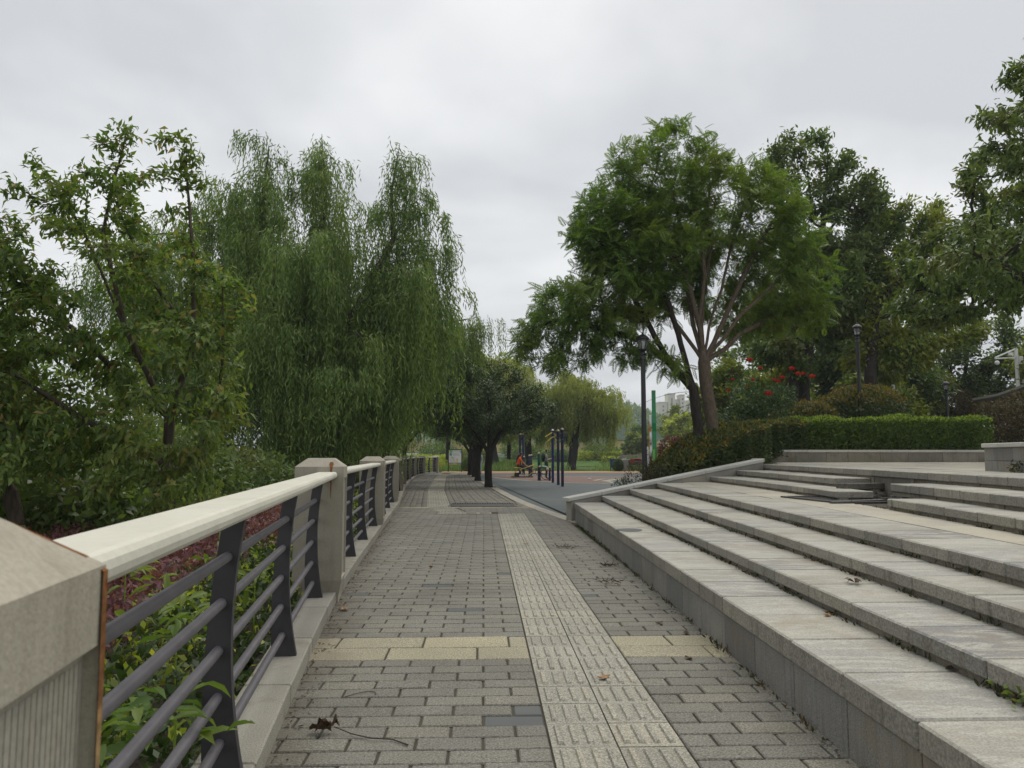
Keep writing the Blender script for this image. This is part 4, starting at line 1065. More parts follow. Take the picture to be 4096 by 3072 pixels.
tree('broadleaf_tree', 'broad-leaved tree at the left edge, its forked trunk leaning towards the railing', 'tree', (-4.9, 8.6, -.05),
     [(-6.2, 8.7, 3.0, 1.5, 1.7, 1.1), (-5.3, 8.3, 3.4, .8, .9, .7), (-6.3, 8.3, 1.8, 1.5, 1.6, 1.1), (-7.6, 9.2, 2.9, 1.3, 1.6, 1.1), (-5.1, 7.6, 1.1, 1.0, .9, .7), (-7.4, 8.6, 1.3, 1.3, 1.4, .9), (-5.6, 8.4, 2.4, 1.2, 1.3, .9), (-6.9, 9.6, 2.1, 1.4, 1.0, .9)],
     [[(-4.9, 8.6, -.05), (-5.15, 8.6, .9), (-5.5, 8.6, 1.5)], [(-5.5, 8.6, 1.5), (-6.2, 8.7, 2.4), (-6.9, 8.8, 3.2)], [(-5.5, 8.6, 1.5), (-5.5, 8.5, 2.5), (-5.35, 8.3, 3.9)], [(-5.5, 8.6, 1.5), (-6.3, 8.3, 2.6), (-7.3, 8.0, 3.5)], [(-5.15, 8.6, .9), (-6.2, 8.5, 1.5), (-7.5, 8.5, 2.3)], [(-5.5, 8.5, 2.5), (-6.1, 8.6, 3.4), (-6.6, 8.7, 4.3)], [(-5.15, 8.6, .9), (-4.9, 8.0, 1.6), (-5.0, 7.5, 2.4)]],
     T_HALF, M['bark'], M['cherry'], 'leafy trees outside the railing', seed=5, nA=850, step=0.2, di=1.3, dk=0.27, tip=0.0045, trunk_r=0.08, n_leaf=22000, size=0.098, aspect=0.44, thr=0.014, spread=0.13, droop=0.5)
# undergrowth behind them
r9 = np.random.default_rng(9)
for i, (x, y, rx, ry, h, lb) in enumerate([(-8.6, 13.5, 2.2, 1.5, 2.3, 'dense dark undergrowth bush at the far left behind the leafy trees'), (-6.2, 14.5, 1.7, 1.4, 2.0, 'dense undergrowth bush between the leafy trees and the willows'),
                                       (-10.8, 12.0, 2.0, 1.6, 2.9, 'tall undergrowth bush at the left edge of the bed'), (-5.4, 17.5, 1.3, 1.5, 1.5, 'low undergrowth bush under the willow curtain'),
                                       (-4.7, 12.2, .9, .8, .8, 'small bush at the foot of the iron fence'), (-5.3, 9.6, 1.3, 1.0, 1.25, 'leafy bush round the foot of the tree with ascending limbs'), (-7.6, 9.2, 1.6, 1.2, 1.7, 'leafy bush at the left edge below the leaning tree'), (-6.2, 26.5, 1.8, 1.4, 2.3, 'dark bush round the willow trunk with three leaders'), (-9.5, 23.5, 2.2, 1.5, 2.5, 'dark bush between the two largest willows'), (-13.5, 24, 2.6, 1.6, 3.0, 'dark bush left of the leftmost willow'), (-6.0, 31, 1.6, 1.6, 2.0, 'dark bush beside the shaded railing posts'), (-6.8, 38, 1.9, 2.0, 2.2, 'dark bush behind the shaded railing posts'), (-6.9, 13.2, 1.4, 1.1, 3.3, 'upright leafy bush seen between the leafy trees and the willow'), (-8.4, 12.0, 1.9, 1.3, 3.7, 'tall leafy bush filling the gap at the left edge'), (-7.0, 46, 2.0, 2.0, 2.2, 'dark bush farthest along behind the railing')]):
    t = thing('undergrowth_bush', lb, 'bush', (x, y, -.1), 'undergrowth behind the shrub bed')
    bl = [(x, y, h * .5, rx, ry, h * .5), (x - rx * .5, y - .3, h * .38, rx * .7, ry * .7, h * .42), (x + rx * .5, y - .2, h * .35, rx * .65, ry * .8, h * .4)]
    leaf_blob('foliage', M['broad'] if i % 2 else M['cherry'], t, (x, y, -.1), bl, int(5200 * rx), 0.13, .45, r9, shell=.75, zmin=.02, up=-.1)
    stems('stem', M['bark_dark'], t, (x, y, -.1), (x, y, -.1), bl, 16, r9, .018)

# weeping willows beyond the railing
WS = dict(gap=0.15, size=0.20, wid=0.036)
tree('willow_tree', 'tall weeping willow with three feathery leaders, its curtain reaching down to the railing', 'tree', (-5.2, 24.2, -.1),
     [(-5.35, 24, 9.7, 1.1, 1.0, 2.7), (-2.75, 24, 9.3, 1.2, 1.0, 2.7), (-7.2, 24.6, 9.7, 1.1, 1.0, 2.5), (-4.9, 24.2, 6.6, 2.9, 2.8, 1.9), (-2.5, 23.8, 6.2, 1.6, 2.2, 1.6), (-6.3, 24.4, 9.3, 1.7, 1.4, 1.6), (-4.2, 24.2, 8.5, 1.6, 1.4, .9), (-1.9, 24, 8.4, .9, .9, 1.3), (-8.4, 24.6, 8.8, 1.1, 1.0, 1.6), (-6.9, 24.4, 7.0, 1.9, 2.2, 1.8), (-3.4, 22.8, 4.0, 1.7, 1.6, 1.3), (-6.2, 22.4, 4.2, 1.9, 1.6, 1.4), (-5.0, 21.9, 2.8, 1.8, 1.0, .8)],
     [[(-5.2, 24.2, -.1), (-5.1, 24.2, 2.2), (-5.0, 24.1, 4.2)], [(-5.0, 24.1, 4.2), (-5.35, 24, 7.4), (-5.1, 24, 9.2), (-5.25, 24, 11.6)], [(-5.0, 24.1, 4.2), (-3.9, 24, 6.2), (-2.9, 24, 8.2), (-3.0, 24, 9.6), (-2.75, 24, 11.3)], [(-5.0, 24.1, 4.2), (-6.2, 24.4, 6.2), (-7.3, 24.6, 8.6), (-7.1, 24.6, 11.4)]],
     None, M['bark'], M['willow'], 'weeping willows along the bank', seed=11, nA=900, step=0.32, di=2.4, dk=.5, tip=.009, trunk_r=.24, kind='willow', thr=.035,
     strand=dict(n=18500, lmin=.7, lmax=4.0, zmin=.5, out=.95, top=8.4, K=230, **WS))
tree('willow_tree', 'wide weeping willow behind the leafy trees, the leftmost of the bank', 'tree', (-10.2, 27, -.2),
     [(-10, 27, 8.0, 3.0, 3.0, 2.4), (-8.4, 26.6, 9.4, 1.3, 1.2, 1.9), (-12, 27.5, 7.2, 2.0, 2.2, 1.8), (-9.4, 25.2, 4.8, 2.4, 1.6, 1.6)],
     [[(-10.2, 27, -.2), (-10.1, 27, 3), (-10, 27, 6)], [(-10, 27, 6), (-9, 26.8, 8), (-8.4, 26.6, 10.6)]],
     None, M['bark'], M['willow'], 'weeping willows along the bank', seed=12, nA=520, step=0.36, di=2.6, dk=.6, tip=.009, trunk_r=.22, kind='willow', thr=.035, strand=dict(n=6500, lmin=.7, lmax=4.2, zmin=.5, out=1.0, top=9.6, K=150, **WS))
tree('willow_tree', 'weeping willow with one low limb trailing over the path towards the round trees', 'tree', (-5.4, 33.5, -.2),
     [(-4.6, 33.5, 7.0, 2.4, 2.6, 1.6), (-2.0, 33.2, 6.4, 1.6, 1.5, 1.1), (-.5, 33, 6.7, .8, .9, .7), (-6.8, 34, 7, 2, 2, 1.6), (-3.4, 32, 4.4, 1.8, 1.6, 1.3), (-6.0, 31, 4.0, 2.0, 1.6, 1.4)],
     [[(-5.4, 33.5, -.2), (-5.2, 33.5, 3), (-4.6, 33.4, 5)], [(-4.6, 33.4, 5), (-3.0, 33.3, 6.3), (-1.4, 33.1, 7.1), (-.3, 33, 7.3)]],
     None, M['bark'], M['willow'], 'weeping willows along the bank', seed=13, nA=520, step=0.36, di=2.6, dk=.6, tip=.009, trunk_r=.22, kind='willow', thr=.035, strand=dict(n=8000, lmin=.6, lmax=3.8, zmin=1.2, out=.9, top=7.9, K=150, **WS))
WL = dict(gap=0.20, size=0.32, wid=0.075)
tree('willow_tree', 'light green weeping willow behind the exercise posts', 'tree', (8.2, 72, -.05),
     [(8.4, 72, 7.4, 2.1, 2.2, 1.9), (10.4, 72, 6.8, 2.1, 2.2, 1.6), (6.9, 72, 6.4, 1.2, 1.6, 1.4), (12.0, 72, 5.6, 1.1, 1.4, 1.2)],
     [[(8.2, 72, -.05), (8.5, 72, 2.2), (8.8, 72, 4.5)], [(8.5, 72, 2.2), (6.8, 72, 3.6), (6.4, 72, 5.4)]],
     None, M['bark_dark'], M['willow_light'], 'light willows across the lawn', seed=14, nA=220, step=.45, di=3, dk=.7, tip=.015, trunk_r=.42, kind='willow', thr=.05, strand=dict(n=5200, lmin=1.0, lmax=4.2, K=90, zmin=1.1, out=1.5, **WL))
tree('willow_tree', 'light green weeping willow with a leaning trunk, left of the exercise posts', 'tree', (1.15, 68, -.05),
     [(0.2, 70, 9.2, 2.8, 2.6, 2.4), (-2.8, 71, 8.0, 2.4, 2.4, 2.2), (3.0, 70, 7.6, 2.2, 2.4, 2.2), (0.5, 69, 5.5, 3.5, 2, 1.6)],
     [[(1.15, 68, -.05), (0.8, 68.5, 2.0), (0.3, 69.3, 4.8)], [(0.3, 69.3, 4.8), (0.2, 70, 8)]],
     None, M['bark_dark'], M['willow_light'], 'light willows across the lawn', seed=15, nA=240, step=.45, di=3, dk=.7, tip=.015, trunk_r=.34, kind='willow', thr=.05, strand=dict(n=8500, lmin=1.0, lmax=4.2, K=110, zmin=2.2, out=1.5, **WL))
tree('willow_tree', 'light green weeping willow half hidden behind the round trees', 'tree', (4.7, 80, -.05),
     [(4.6, 80, 7.0, 2.6, 2.4, 1.9), (6.4, 80, 6.2, 1.6, 2, 1.4)], [[(4.7, 80, -.05), (4.6, 80, 2.4), (4.6, 80, 5)]],
     None, M['bark_dark'], M['willow_light'], 'light willows across the lawn', seed=16, nA=160, step=.5, di=3, dk=.8, tip=.015, trunk_r=.36, kind='willow', thr=.05, strand=dict(n=4200, lmin=1.0, lmax=4.2, K=70, zmin=1.6, out=1.5, **WL))

# round dark trees in the path's edge
for i, (x, y, w, lb) in enumerate([(.202, 31.65, 3.0, 'dark round-crowned tree nearest of the row at the edge of the blue ground'), (-.30, 39.5, 2.5, 'second dark round-crowned tree of the row beside the path'),
                                   (-.55, 46.3, 2.4, 'third dark round-crowned tree of the row beside the path'), (-.9, 50.8, 2.5, 'farthest dark round-crowned tree of the row, by the information board')]):
    tree('round_tree', lb, 'tree', (x, y, -.03),
         [(x + .1, y, 3.35, w, 2.4, 1.15), (x, y, 4.2, w * .75, 1.9, 1.15), (x - w * .55, y - .3, 2.9, w * .5, 1.4, .75), (x + w * .55, y + .2, 3.0, w * .5, 1.4, .8), (x, y - .8, 2.6, w * .8, 1.2, .5), (x, y + 1.0, 2.6, w * .8, 1.2, .5)],
         [[(x, y, -.03), (x - .02, y, .8), (x + .02, y, 1.35)], [(x + .02, y, 1.35), (x - .5, y - .2, 2.2), (x - 1.1, y - .3, 3.0)], [(x + .02, y, 1.35), (x + .45, y + .1, 2.2), (x + 1.2, y + .3, 3.1)], [(x + .02, y, 1.35), (x + .05, y - .2, 2.6), (x, y, 3.9)]],
         T_RH, M['bark_dark'], M['dome'], 'round-crowned trees beside the path', seed=20 + i, nA=360, step=.26, di=1.8, dk=.36, tip=.008, trunk_r=.155, n_leaf=24000 if i == 0 else 15000, size=.115 if i == 0 else .15, aspect=.42, thr=.028, spread=.3, droop=.1, shell=.35)

for i, (x, y, w, lb) in enumerate([(-5.0, 38.0, 2.7, 'dark dense tree on the bank behind the shaded railing posts'), (-5.6, 44.6, 2.9, 'second dark dense tree on the bank behind the shaded railing'), (-5.3, 51.0, 2.8, 'farthest dark dense tree on the bank, by the last railing bay')]):
    tree('bank_tree', lb, 'tree', (x, y, -.1),
         [(x + .4, y, 4.3, w, 2.7, 1.5), (x + 1.3, y - .4, 3.6, w * .6, 1.9, .9), (x - 1.2, y, 3.4, w * .6, 1.8, 1.2), (x + .2, y, 5.6, w * .65, 1.8, 1.0)],
         [[(x, y, -.1), (x, y, 1.2), (x + .1, y, 2.0)], [(x + .1, y, 2.0), (x + 1.2, y - .2, 3.2), (x + 2.0, y - .3, 3.8)]],
         T_RH, M['bark_dark'], M['dome'], 'dark trees on the bank', seed=26 + i, nA=300, step=.34, di=2.3, dk=.5, tip=.01, trunk_r=.17, n_leaf=13000, size=.17, aspect=.45, thr=.034, spread=.34, droop=.15, shell=.35)

# the two feathery trees over the planting bed
J1 = (6.02, 19.9, 1.0)
tips = [(4.3, 19.4, 8.3), (4.9, 20.2, 9.0), (5.6, 19.5, 9.1), (6.2, 20.3, 8.6), (7.0, 19.6, 8.4), (7.9, 19.9, 7.8), (8.5, 19.5, 6.7), (8.8, 20.3, 5.6), (3.9, 20.1, 6.6)]
pj = [[J1, (5.98, 19.9, 2.2), (5.82, 19.85, 3.3), (5.80, 19.85, 3.75)]]
for q in tips:
    a = Vector((5.80, 19.85, 3.75)); b = Vector(q); ln_ = [a]
    for u in (.2, .42, .64, .84):
        p = a.lerp(b, u); p.x += (5.85 - p.x) * .30 * (1 - u) + random.uniform(-.13, .13); p.y += random.uniform(-.15, .15); ln_.append(p)
    pj.append([tuple(p) for p in ln_] + [q])
tree('feathery_tree', 'feathery-leaved tree with a pale trunk fanning into many straight limbs', 'tree', J1,
     [(4.9, 19.8, 8.7, 1.9, 2.0, 1.45), (6.9, 19.9, 7.9, 1.8, 2.0, 1.25), (3.6, 19.7, 7.2, 1.4, 1.8, 1.4), (8.2, 20, 6.3, 1.1, 1.8, 1.5), (5.6, 20.6, 6.6, 2.4, 1.4, 1.3), (8.4, 20.4, 5.2, 1.1, 1.4, .7), (7.2, 21.2, 5.2, 1.2, 1.0, .6)],
     pj, T_FROND, M['bark_pale'], M['feather'], 'feathery-leaved trees behind the coping', seed=31, nA=1000, step=.25, di=1.7, dk=.34, tip=.007, trunk_r=.165, n_leaf=8200, size=.345, thr=.026, spread=.30, droop=.22, kind='frond', trop=(0, 0, .16))
J2 = (5.42, 19.3, .9)
tree('feathery_tree', 'feathery-leaved tree with a dark leaning trunk, one long limb reaching left over the lamp', 'tree', J2,
     [(2.1, 19.0, 5.0, 1.15, 1.5, .8), (3.4, 19.2, 5.7, 1.2, 1.6, 1.0), (1.35, 18.9, 4.5, .6, .9, .45), (3.0, 19.5, 7.0, .9, 1.4, .9), (4.4, 19.0, 6.6, 1.2, 1.3, 1.1), (3.0, 18.8, 4.5, 1.1, .9, .3), (4.3, 18.9, 3.85, .5, .6, .35), (2.0, 19.1, 3.75, .9, .8, .45), (3.9, 19.4, 5.4, 1.0, 1.2, .8), (1.3, 18.9, 3.95, .8, .8, .45), (3.2, 19, 3.9, .9, .7, .35), (4.7, 18.8, 3.55, .5, .5, .3)],
     [[J2, (5.45, 19.3, 2.0), (5.35, 19.3, 3.0)], [(5.35, 19.3, 3.0), (4.7, 19.2, 3.7), (4.0, 19.1, 4.2), (2.9, 19.0, 4.5), (1.9, 19.0, 4.7)], [(5.35, 19.3, 3.0), (4.9, 19.2, 4.6), (4.3, 19.1, 6.4), (4.0, 19.1, 7.4)], [(4.7, 19.2, 3.7), (3.9, 19.2, 5.2), (3.2, 19.3, 6.6)]],
     T_FROND, M['bark_dark'], M['feather'], 'feathery-leaved trees behind the coping', seed=32, nA=800, step=.23, di=1.5, dk=.32, tip=.006, trunk_r=.13, n_leaf=5300, size=.325, thr=.024, spread=.27, droop=.25, kind='frond', trop=(0, 0, .05))

# trees behind
tree('broad_crowned_tree', 'tall open-crowned tree standing behind the feathery trees', 'tree', (12.7, 31, 1.3),
     [(14.6, 33, 13.8, 2.3, 2.2, 2.2), (16.6, 33, 13.0, 1.5, 1.8, 1.6), (14.9, 33, 10.5, 2.8, 2.6, 2.0), (13.3, 32, 14.2, 1.2, 1.4, 1.4)], [[(12.7, 31, 1.3), (12.8, 31.2, 4), (13.6, 32, 7.5)]],
     T_RH, M['bark_dark'], M['broad'], 'trees behind the clipped hedge', seed=41, nA=480, step=.42, di=3, dk=.68, tip=.012, trunk_r=.24, n_leaf=15000, size=.23, aspect=.45, thr=.04, spread=.42, droop=.3)
tree('broad_crowned_tree', 'leafy tree with a straight dark trunk right of the tall open-crowned one', 'tree', (13.35, 31.4, 1.3),
     [(14.0, 32, 7.6, 2.6, 2.6, 1.9), (15.8, 32.4, 9.0, 2.2, 2.4, 2.0), (17.2, 33, 12.0, 1.6, 2, 1.6), (12.2, 31.5, 5.9, 1.6, 2, 1.0)], [[(13.35, 31.4, 1.3), (13.4, 31.5, 4.5), (14, 32, 6.5)]],
     T_RH, M['bark_dark'], M['broad'], 'trees behind the clipped hedge', seed=42, nA=340, step=.42, di=3, dk=.7, tip=.012, trunk_r=.23, n_leaf=19000, size=.23, aspect=.45, thr=.04, spread=.42, droop=.3)
tree('broad_crowned_tree', 'leafy tree standing just behind the second lamp post', 'tree', (16.0, 31, 1.3),
     [(18.2, 33, 10.6, 2.1, 2.4, 2.2), (16.6, 32, 7.6, 2.3, 2.4, 1.9), (19.4, 33.5, 8.0, 2.1, 2.4, 1.9), (17.4, 32, 5.4, 2.2, 2, 1.1), (20.2, 33, 6.9, 2.0, 2.2, 1.3), (20.6, 34, 9.8, 1.6, 2, 1.5), (19.9, 33, 11.6, 1.7, 2, 1.7)], [[(16.0, 31, 1.3), (16.0, 31, 4.5), (16.8, 32, 7.5)]],
     T_RH, M['bark_dark'], M['olive'], 'trees behind the clipped hedge', seed=43, nA=380, step=.42, di=3, dk=.7, tip=.012, trunk_r=.25, n_leaf=24000, size=.23, aspect=.45, thr=.04, spread=.42, droop=.3)
tree('large_leaved_tree', 'tallest dark large-leaved tree, at the top right corner', 'tree', (12.9, 15.2, 1.08),
     [(12.0, 15.3, 7.6, 1.6, 2.2, 1.8), (10.8, 15.0, 7.9, .8, 1.2, .8), (12.4, 15.3, 9.3, 1.5, 2, 1.2), (10.7, 15, 5.7, 1.6, 1.8, 1.0), (12.2, 15.2, 5.4, 1.6, 2, 1.3), (9.7, 14.8, 5.2, .9, 1.2, .65), (11.6, 15, 4.7, 1.4, 1.6, .6)],
     [[(12.9, 15.2, 1.08), (12.8, 15.2, 3.2), (12.5, 15.2, 5)], [(12.8, 15.2, 3.2), (11.4, 15, 4.7), (10.2, 14.9, 5.3)], [(12.5, 15.2, 5), (12.2, 15.2, 8), (12.8, 15.3, 10)]],
     T_HALF, M['bark_dark'], M['broad'], None, seed=44, nA=640, step=.26, di=1.9, dk=.4, tip=.008, trunk_r=.2, n_leaf=13500, size=.175, aspect=.40, thr=.026, spread=.20, droop=.5)
tree('large_leaved_tree', 'second dark leafy tree at the right edge, behind the stone planter', 'tree', (17.2, 20.8, 1.08),
     [(13.6, 20.8, 6.4, 2.1, 1.8, 1.7), (15.6, 21, 7.4, 2.2, 2, 2.2), (12.4, 20.6, 5.4, 1.2, 1.2, .8), (14.6, 20.6, 9.0, 1.5, 1.5, 1.0)], [[(17.2, 20.8, 1.08), (17.0, 20.8, 3.2), (16.0, 20.8, 5.6)]],
     T_RH, M['bark_dark'], M['broad'], None, seed=45, nA=420, step=.3, di=2.2, dk=.5, tip=.008, trunk_r=.19, n_leaf=15000, size=.19, aspect=.42, thr=.03, spread=.28, droop=.4)
for i, (x, y, w, h, mt, lb) in enumerate([(21.5, 40, 3.2, 8.6, 'broad', 'dark green tree at the back right of the terrace'), (29.5, 46, 3.6, 10.5, 'broad', 'dark green tree at the back, behind the camera pole'), (30, 38, 3.0, 8.6, 'olive', 'olive green tree at the far right behind the tiled roof'),
                                         (19.6, 37, 2.1, 5.4, 'olive', 'small yellow-tinged tree behind the third lamp post'), (14.6, 38, 2.3, 6.0, 'olive', 'yellow-tinged tree seen between the dark trunks'), (14.2, 44, 2.2, 7.0, 'olive', 'olive green tree behind the rose bush'), (23.5, 48, 3.4, 11, 'far_leaf', 'tall green tree farthest back on the right'), (17.6, 47, 3.4, 11.5, 'far_leaf', 'tall green tree behind the straight dark trunks'), (20.0, 44.5, 3.4, 15.0, 'far_leaf', 'tallest green tree in the belt behind the second lamp post'), (22.6, 44.5, 2.6, 11.6, 'broad', 'dark tree in the belt left of the camera pole'), (2.4, 75, 3.5, 11.4, 'willow_light', 'light green tree closing the view behind the round trees'), (-3.6, 76, 3.6, 11.0, 'far_leaf', 'green tree far behind the information board'), (32.2, 44, 3.6, 10.6, 'broad', 'dark leafy tree at the right edge behind the tiled roof'), (25.5, 47, 3.4, 13.4, 'broad', 'tall leafy tree behind the broad brown shrub'), (21.8, 43, 3.0, 12.4, 'broad', 'tall leafy tree right of the second lamp post')]):
    tree('park_tree', lb, 'tree', (x, y, 1.3 if x > 8 else -.07), [(x, y, h * .62, w, w, h * .36), (x - w * .5, y - .5, h * .5, w * .6, w * .7, h * .26), (x + w * .55, y, h * .52, w * .6, w * .7, h * .27), (x, y, h * .85, w * .6, w * .6, h * .2)],
         [[(x, y, 1.3 if x > 8 else -.07), (x + .1, y, h * .3), (x, y, h * .5)]], T_RH, M['bark_dark'], M[mt], 'park trees behind the terrace and lawn', seed=50 + i, nA=220, step=.5, di=3.4, dk=.85, tip=.014, trunk_r=.2, n_leaf=13000, size=.26, aspect=.48, thr=.045, spread=.55, droop=.25)

# shrubs and hedges on the planting bed
def hedge(name, label, line, depth, mats, n, size, seed, cat='hedge', tipn=0.25, zb=None):
    """clipped hedge: leaves over a rounded box along a line of (x, y, base, top)"""
    r = np.random.default_rng(seed); P0 = np.array(line, float)
    root = thing(name, label, cat, tuple(P0.mean(0)[:3]))
    seg = np.linalg.norm(np.diff(P0[:, :2], axis=0), axis=1); cum = np.concatenate([[0], np.cumsum(seg)])
    s = r.random(n) * cum[-1]; C = np.stack([np.interp(s, cum, P0[:, i]) for i in range(4)], 1)
    C2 = np.stack([np.interp(np.clip(s + .05, 0, cum[-1]), cum, P0[:, i]) for i in range(2)], 1); C1 = np.stack([np.interp(np.clip(s - .05, 0, cum[-1]), cum, P0[:, i]) for i in range(2)], 1)
    d = unit(np.concatenate([C2 - C1, np.zeros((n, 1))], 1)); nrm = np.stack([d[:, 1], -d[:, 0], np.zeros(n)], 1)
    f = r.random(n); side = np.where(f < .42, 0, np.where(f < .80, 1, 2)); ins = r.random(n) ** 2 * .16 - .02
    hgt = C[:, 3] - C[:, 2]; u = r.random(n) ** .8
    off = np.where(side == 0, depth / 2 - ins, np.where(side == 1, (r.random(n) - .5) * depth, -depth / 2 + ins))
    z = np.where(side == 1, C[:, 3] - ins, C[:, 2] + u * hgt)
    z -= 0.10 * np.clip((np.abs(off) - depth * .32) / (depth * .18), 0, 1) ** 2 * (side == 1)
    wob = 0.05 * np.sin(s * 2.1) + 0.04 * np.sin(s * 5.3 + 1)
    P = C[:, :3] * np.array([1, 1, 0]) + nrm * (off + wob * (side != 1))[:, None]; P[:, 2] = z + wob * (side == 1)
    end = np.abs(s - np.clip(s, .1, cum[-1] - .1)) > 0
    o = np.where((side == 1)[:, None], np.array([[0, 0, 1.0]]), nrm * np.where(side == 0, 1, -1)[:, None])
    A = o * .6 + r.normal(size=(n, 3)) * .6; A[:, 2] += .25; Nn = o + r.normal(size=(n, 3)) * .6
    L = size * (.7 + .6 * r.random(n))
    top = (P[:, 2] > C[:, 3] - .09 - .05 * r.random(n)) & (r.random(n) < tipn * 2.4)
    for nm, sel, mt in (('foliage', ~top, mats[0]), ('new_growth', top, mats[1])):
        V, F = leaves(P[sel], A[sel], Nn[sel], L[sel], L[sel] * .5, T_RH); np_mesh(nm, V, F, mt, root, tuple(root.location))
    m = MB()
    for q in range(int(cum[-1] / .22)):
        ss = q * .22 + r.random() * .1; c = [np.interp(ss, cum, P0[:, i]) for i in range(4)]
        m.tube([(c[0] + r.normal() * .2, c[1] + r.normal() * .15, c[2] - .05), (c[0] + r.normal() * .3, c[1] + r.normal() * .3, c[2] + (c[3] - c[2]) * .6)], [.018, .008], 4, caps=False)
    m.build('stem', M['bark_dark'], root)
    # the dark twiggy inside of the hedge
    V_, F_ = [], []
    ni = n // 3; si = r.random(ni) * cum[-1]; Ci = np.stack([np.interp(si, cum, P0[:, i]) for i in range(4)], 1)
    Pi = Ci[:, :3] + r.normal(size=(ni, 3)) * np.array([.22, .22, 0]); Pi[:, 2] = Ci[:, 2] + r.random(ni) * (Ci[:, 3] - Ci[:, 2] - .12)
    V, F = leaves(Pi, r.normal(size=(ni, 3)), r.normal(size=(ni, 3)), size * 1.5, size * .9, T_RH); np_mesh('inner_leaves', V, F, mats[0], root, tuple(root.location))
    return root
hedge('clipped_hedge', 'long clipped green hedge with bright young shoots on top, behind the low wall', [(9.2, 23.1, 1.3, 2.36), (12, 23.25, 1.3, 2.42), (15.6, 23.6, 1.3, 2.44)], 1.1, (M['hedge'], M['hedge_tip']), 20000, .085, 61, tipn=.2)
hedge('photinia_hedge', 'dark hedge with bronze young leaves running down beside the sloping coping', [(4.25, 17.75, .45, 1.02), (4.9, 18.2, .6, 1.5), (5.8, 19.0, .8, 1.85), (6.9, 20.6, 1.0, 2.08), (7.9, 22.3, 1.2, 2.22), (9.3, 23.0, 1.3, 2.30)], 1.25, (M['photinia'], M['flush']), 22000, .095, 62, tipn=.13)
r63 = np.random.default_rng(63)
def bush(name, label, blobs, base, mat, n, size, aspect=.5, tipmat=None, tipz=None, group=None, nst=18, cat='shrub', srad=.012, up=.3):
    t = thing(name, label, cat, base, group)
    leaf_blob('foliage', mat, t, base, blobs, n, size, aspect, r63, shell=.78, zmin=base[2], up=up)
    if tipmat:
        bl = [(b[0], b[1], b[2] + b[5] * .12, b[3] * 1.0, b[4] * 1.0, b[5] * .95) for b in blobs]
        P = ell(n, bl, r63, .95); P = P[P[:, 2] > tipz + r63.normal(size=len(P)) * .12]; P = P[: int(n * .2)]
        A = r63.normal(size=P.shape) * .5; A[:, 2] += .7; L = size * .95
        V, F = leaves(P, A, r63.normal(size=P.shape), np.full(len(P), L), np.full(len(P), L * .42), T_RH); np_mesh('new_growth', V, F, tipmat, t, base)
    stems('stem', M['bark_dark'], t, base, base, blobs, nst, r63, srad)
    return t
bush('round_shrub', 'large rounded shrub with bronze young leaves behind the clipped hedge', [(13.1, 26.0, 2.75, 1.5, 1.3, .95), (12.2, 26.0, 2.5, 1.2, 1.1, .8)], (13, 26, 1.3), M['photinia'], 9000, .115, tipmat=M['flush'], tipz=3.05, group='bronze-leaved shrubs')
bush('round_shrub', 'smaller rounded shrub with bronze leaves between the roses and the large one', [(10.9, 25.4, 2.35, 1.1, .9, .75), (10.0, 25.2, 2.1, .8, .8, .65)], (10.7, 25.4, 1.3), M['photinia'], 6500, .11, tipmat=M['flush'], tipz=2.55, group='bronze-leaved shrubs')
rb_ = bush('rose_bush', 'tall rose bush with scarlet flowers beside the pale fanning tree', [(8.3, 24.4, 2.2, .95, .7, .85), (9.2, 24.5, 2.6, .9, .7, .8), (8.5, 24.4, 3.1, .6, .5, .7), (9.6, 24.5, 3.2, .6, .5, .45), (7.6, 24.2, 2.0, .6, .6, .6)], (8.6, 24.4, 1.3), M['rose_leaf'], 6500, .095, .6, nst=26)
FX = 24.0
for (dx, dy, s) in [(1620, 776, 1.0), (1643, 794, .7), (1626, 820, .65), (1659, 850, 1.1), (1711, 795, .95), (1724, 806, .85), (1735, 806, .75), (1754, 812, 1.0), (1690, 814, .8), (1681, 823, .8), (1672, 819, .6), (1583, 818, .5), (1573, 843, .6), (1616, 833, .4)]:
    x = (dx - 1106) / 1652.5; zz_ = 1.32 + (982.3 - dy) / 1652.5 * FX; px = (x + 0.0367) / (1 - x * 0.0367) * FX
    m = MB(); c = Vector((px, FX - .1, zz_)); rr = .125 * s
    for ring_, k in ((.35, 4), (.75, 6), (1.1, 7)):
        for q in range(k):
            an = 6.283 * q / k + ring_ * 2; u = Vector((math.cos(an), math.sin(an), 0)); v = Vector((-math.sin(an), math.cos(an), 0))
            p = c + u * rr * ring_ * .45; t_ = c + u * rr * ring_ + Vector((0, 0, rr * (1.0 - ring_ * .6)))
            m.add([p - Vector((0, 0, rr * .3)), p + v * rr * .5 + Vector((0, 0, rr * .2)), t_, p - v * rr * .5 + Vector((0, 0, rr * .2))], [(0, 1, 2, 3)])
    m.build('rose', M['rose'], rb_)
    MB().tube([c - Vector((0, 0, .02)), (px + random.uniform(-.06, .06), FX + .1, zz_ - .35), (px * .8 + 8.6 * .2, FX + .3, zz_ - .8)], [.006, .007, .009], 4, caps=False).build('flower_stem', M['rose_leaf'], rb_)
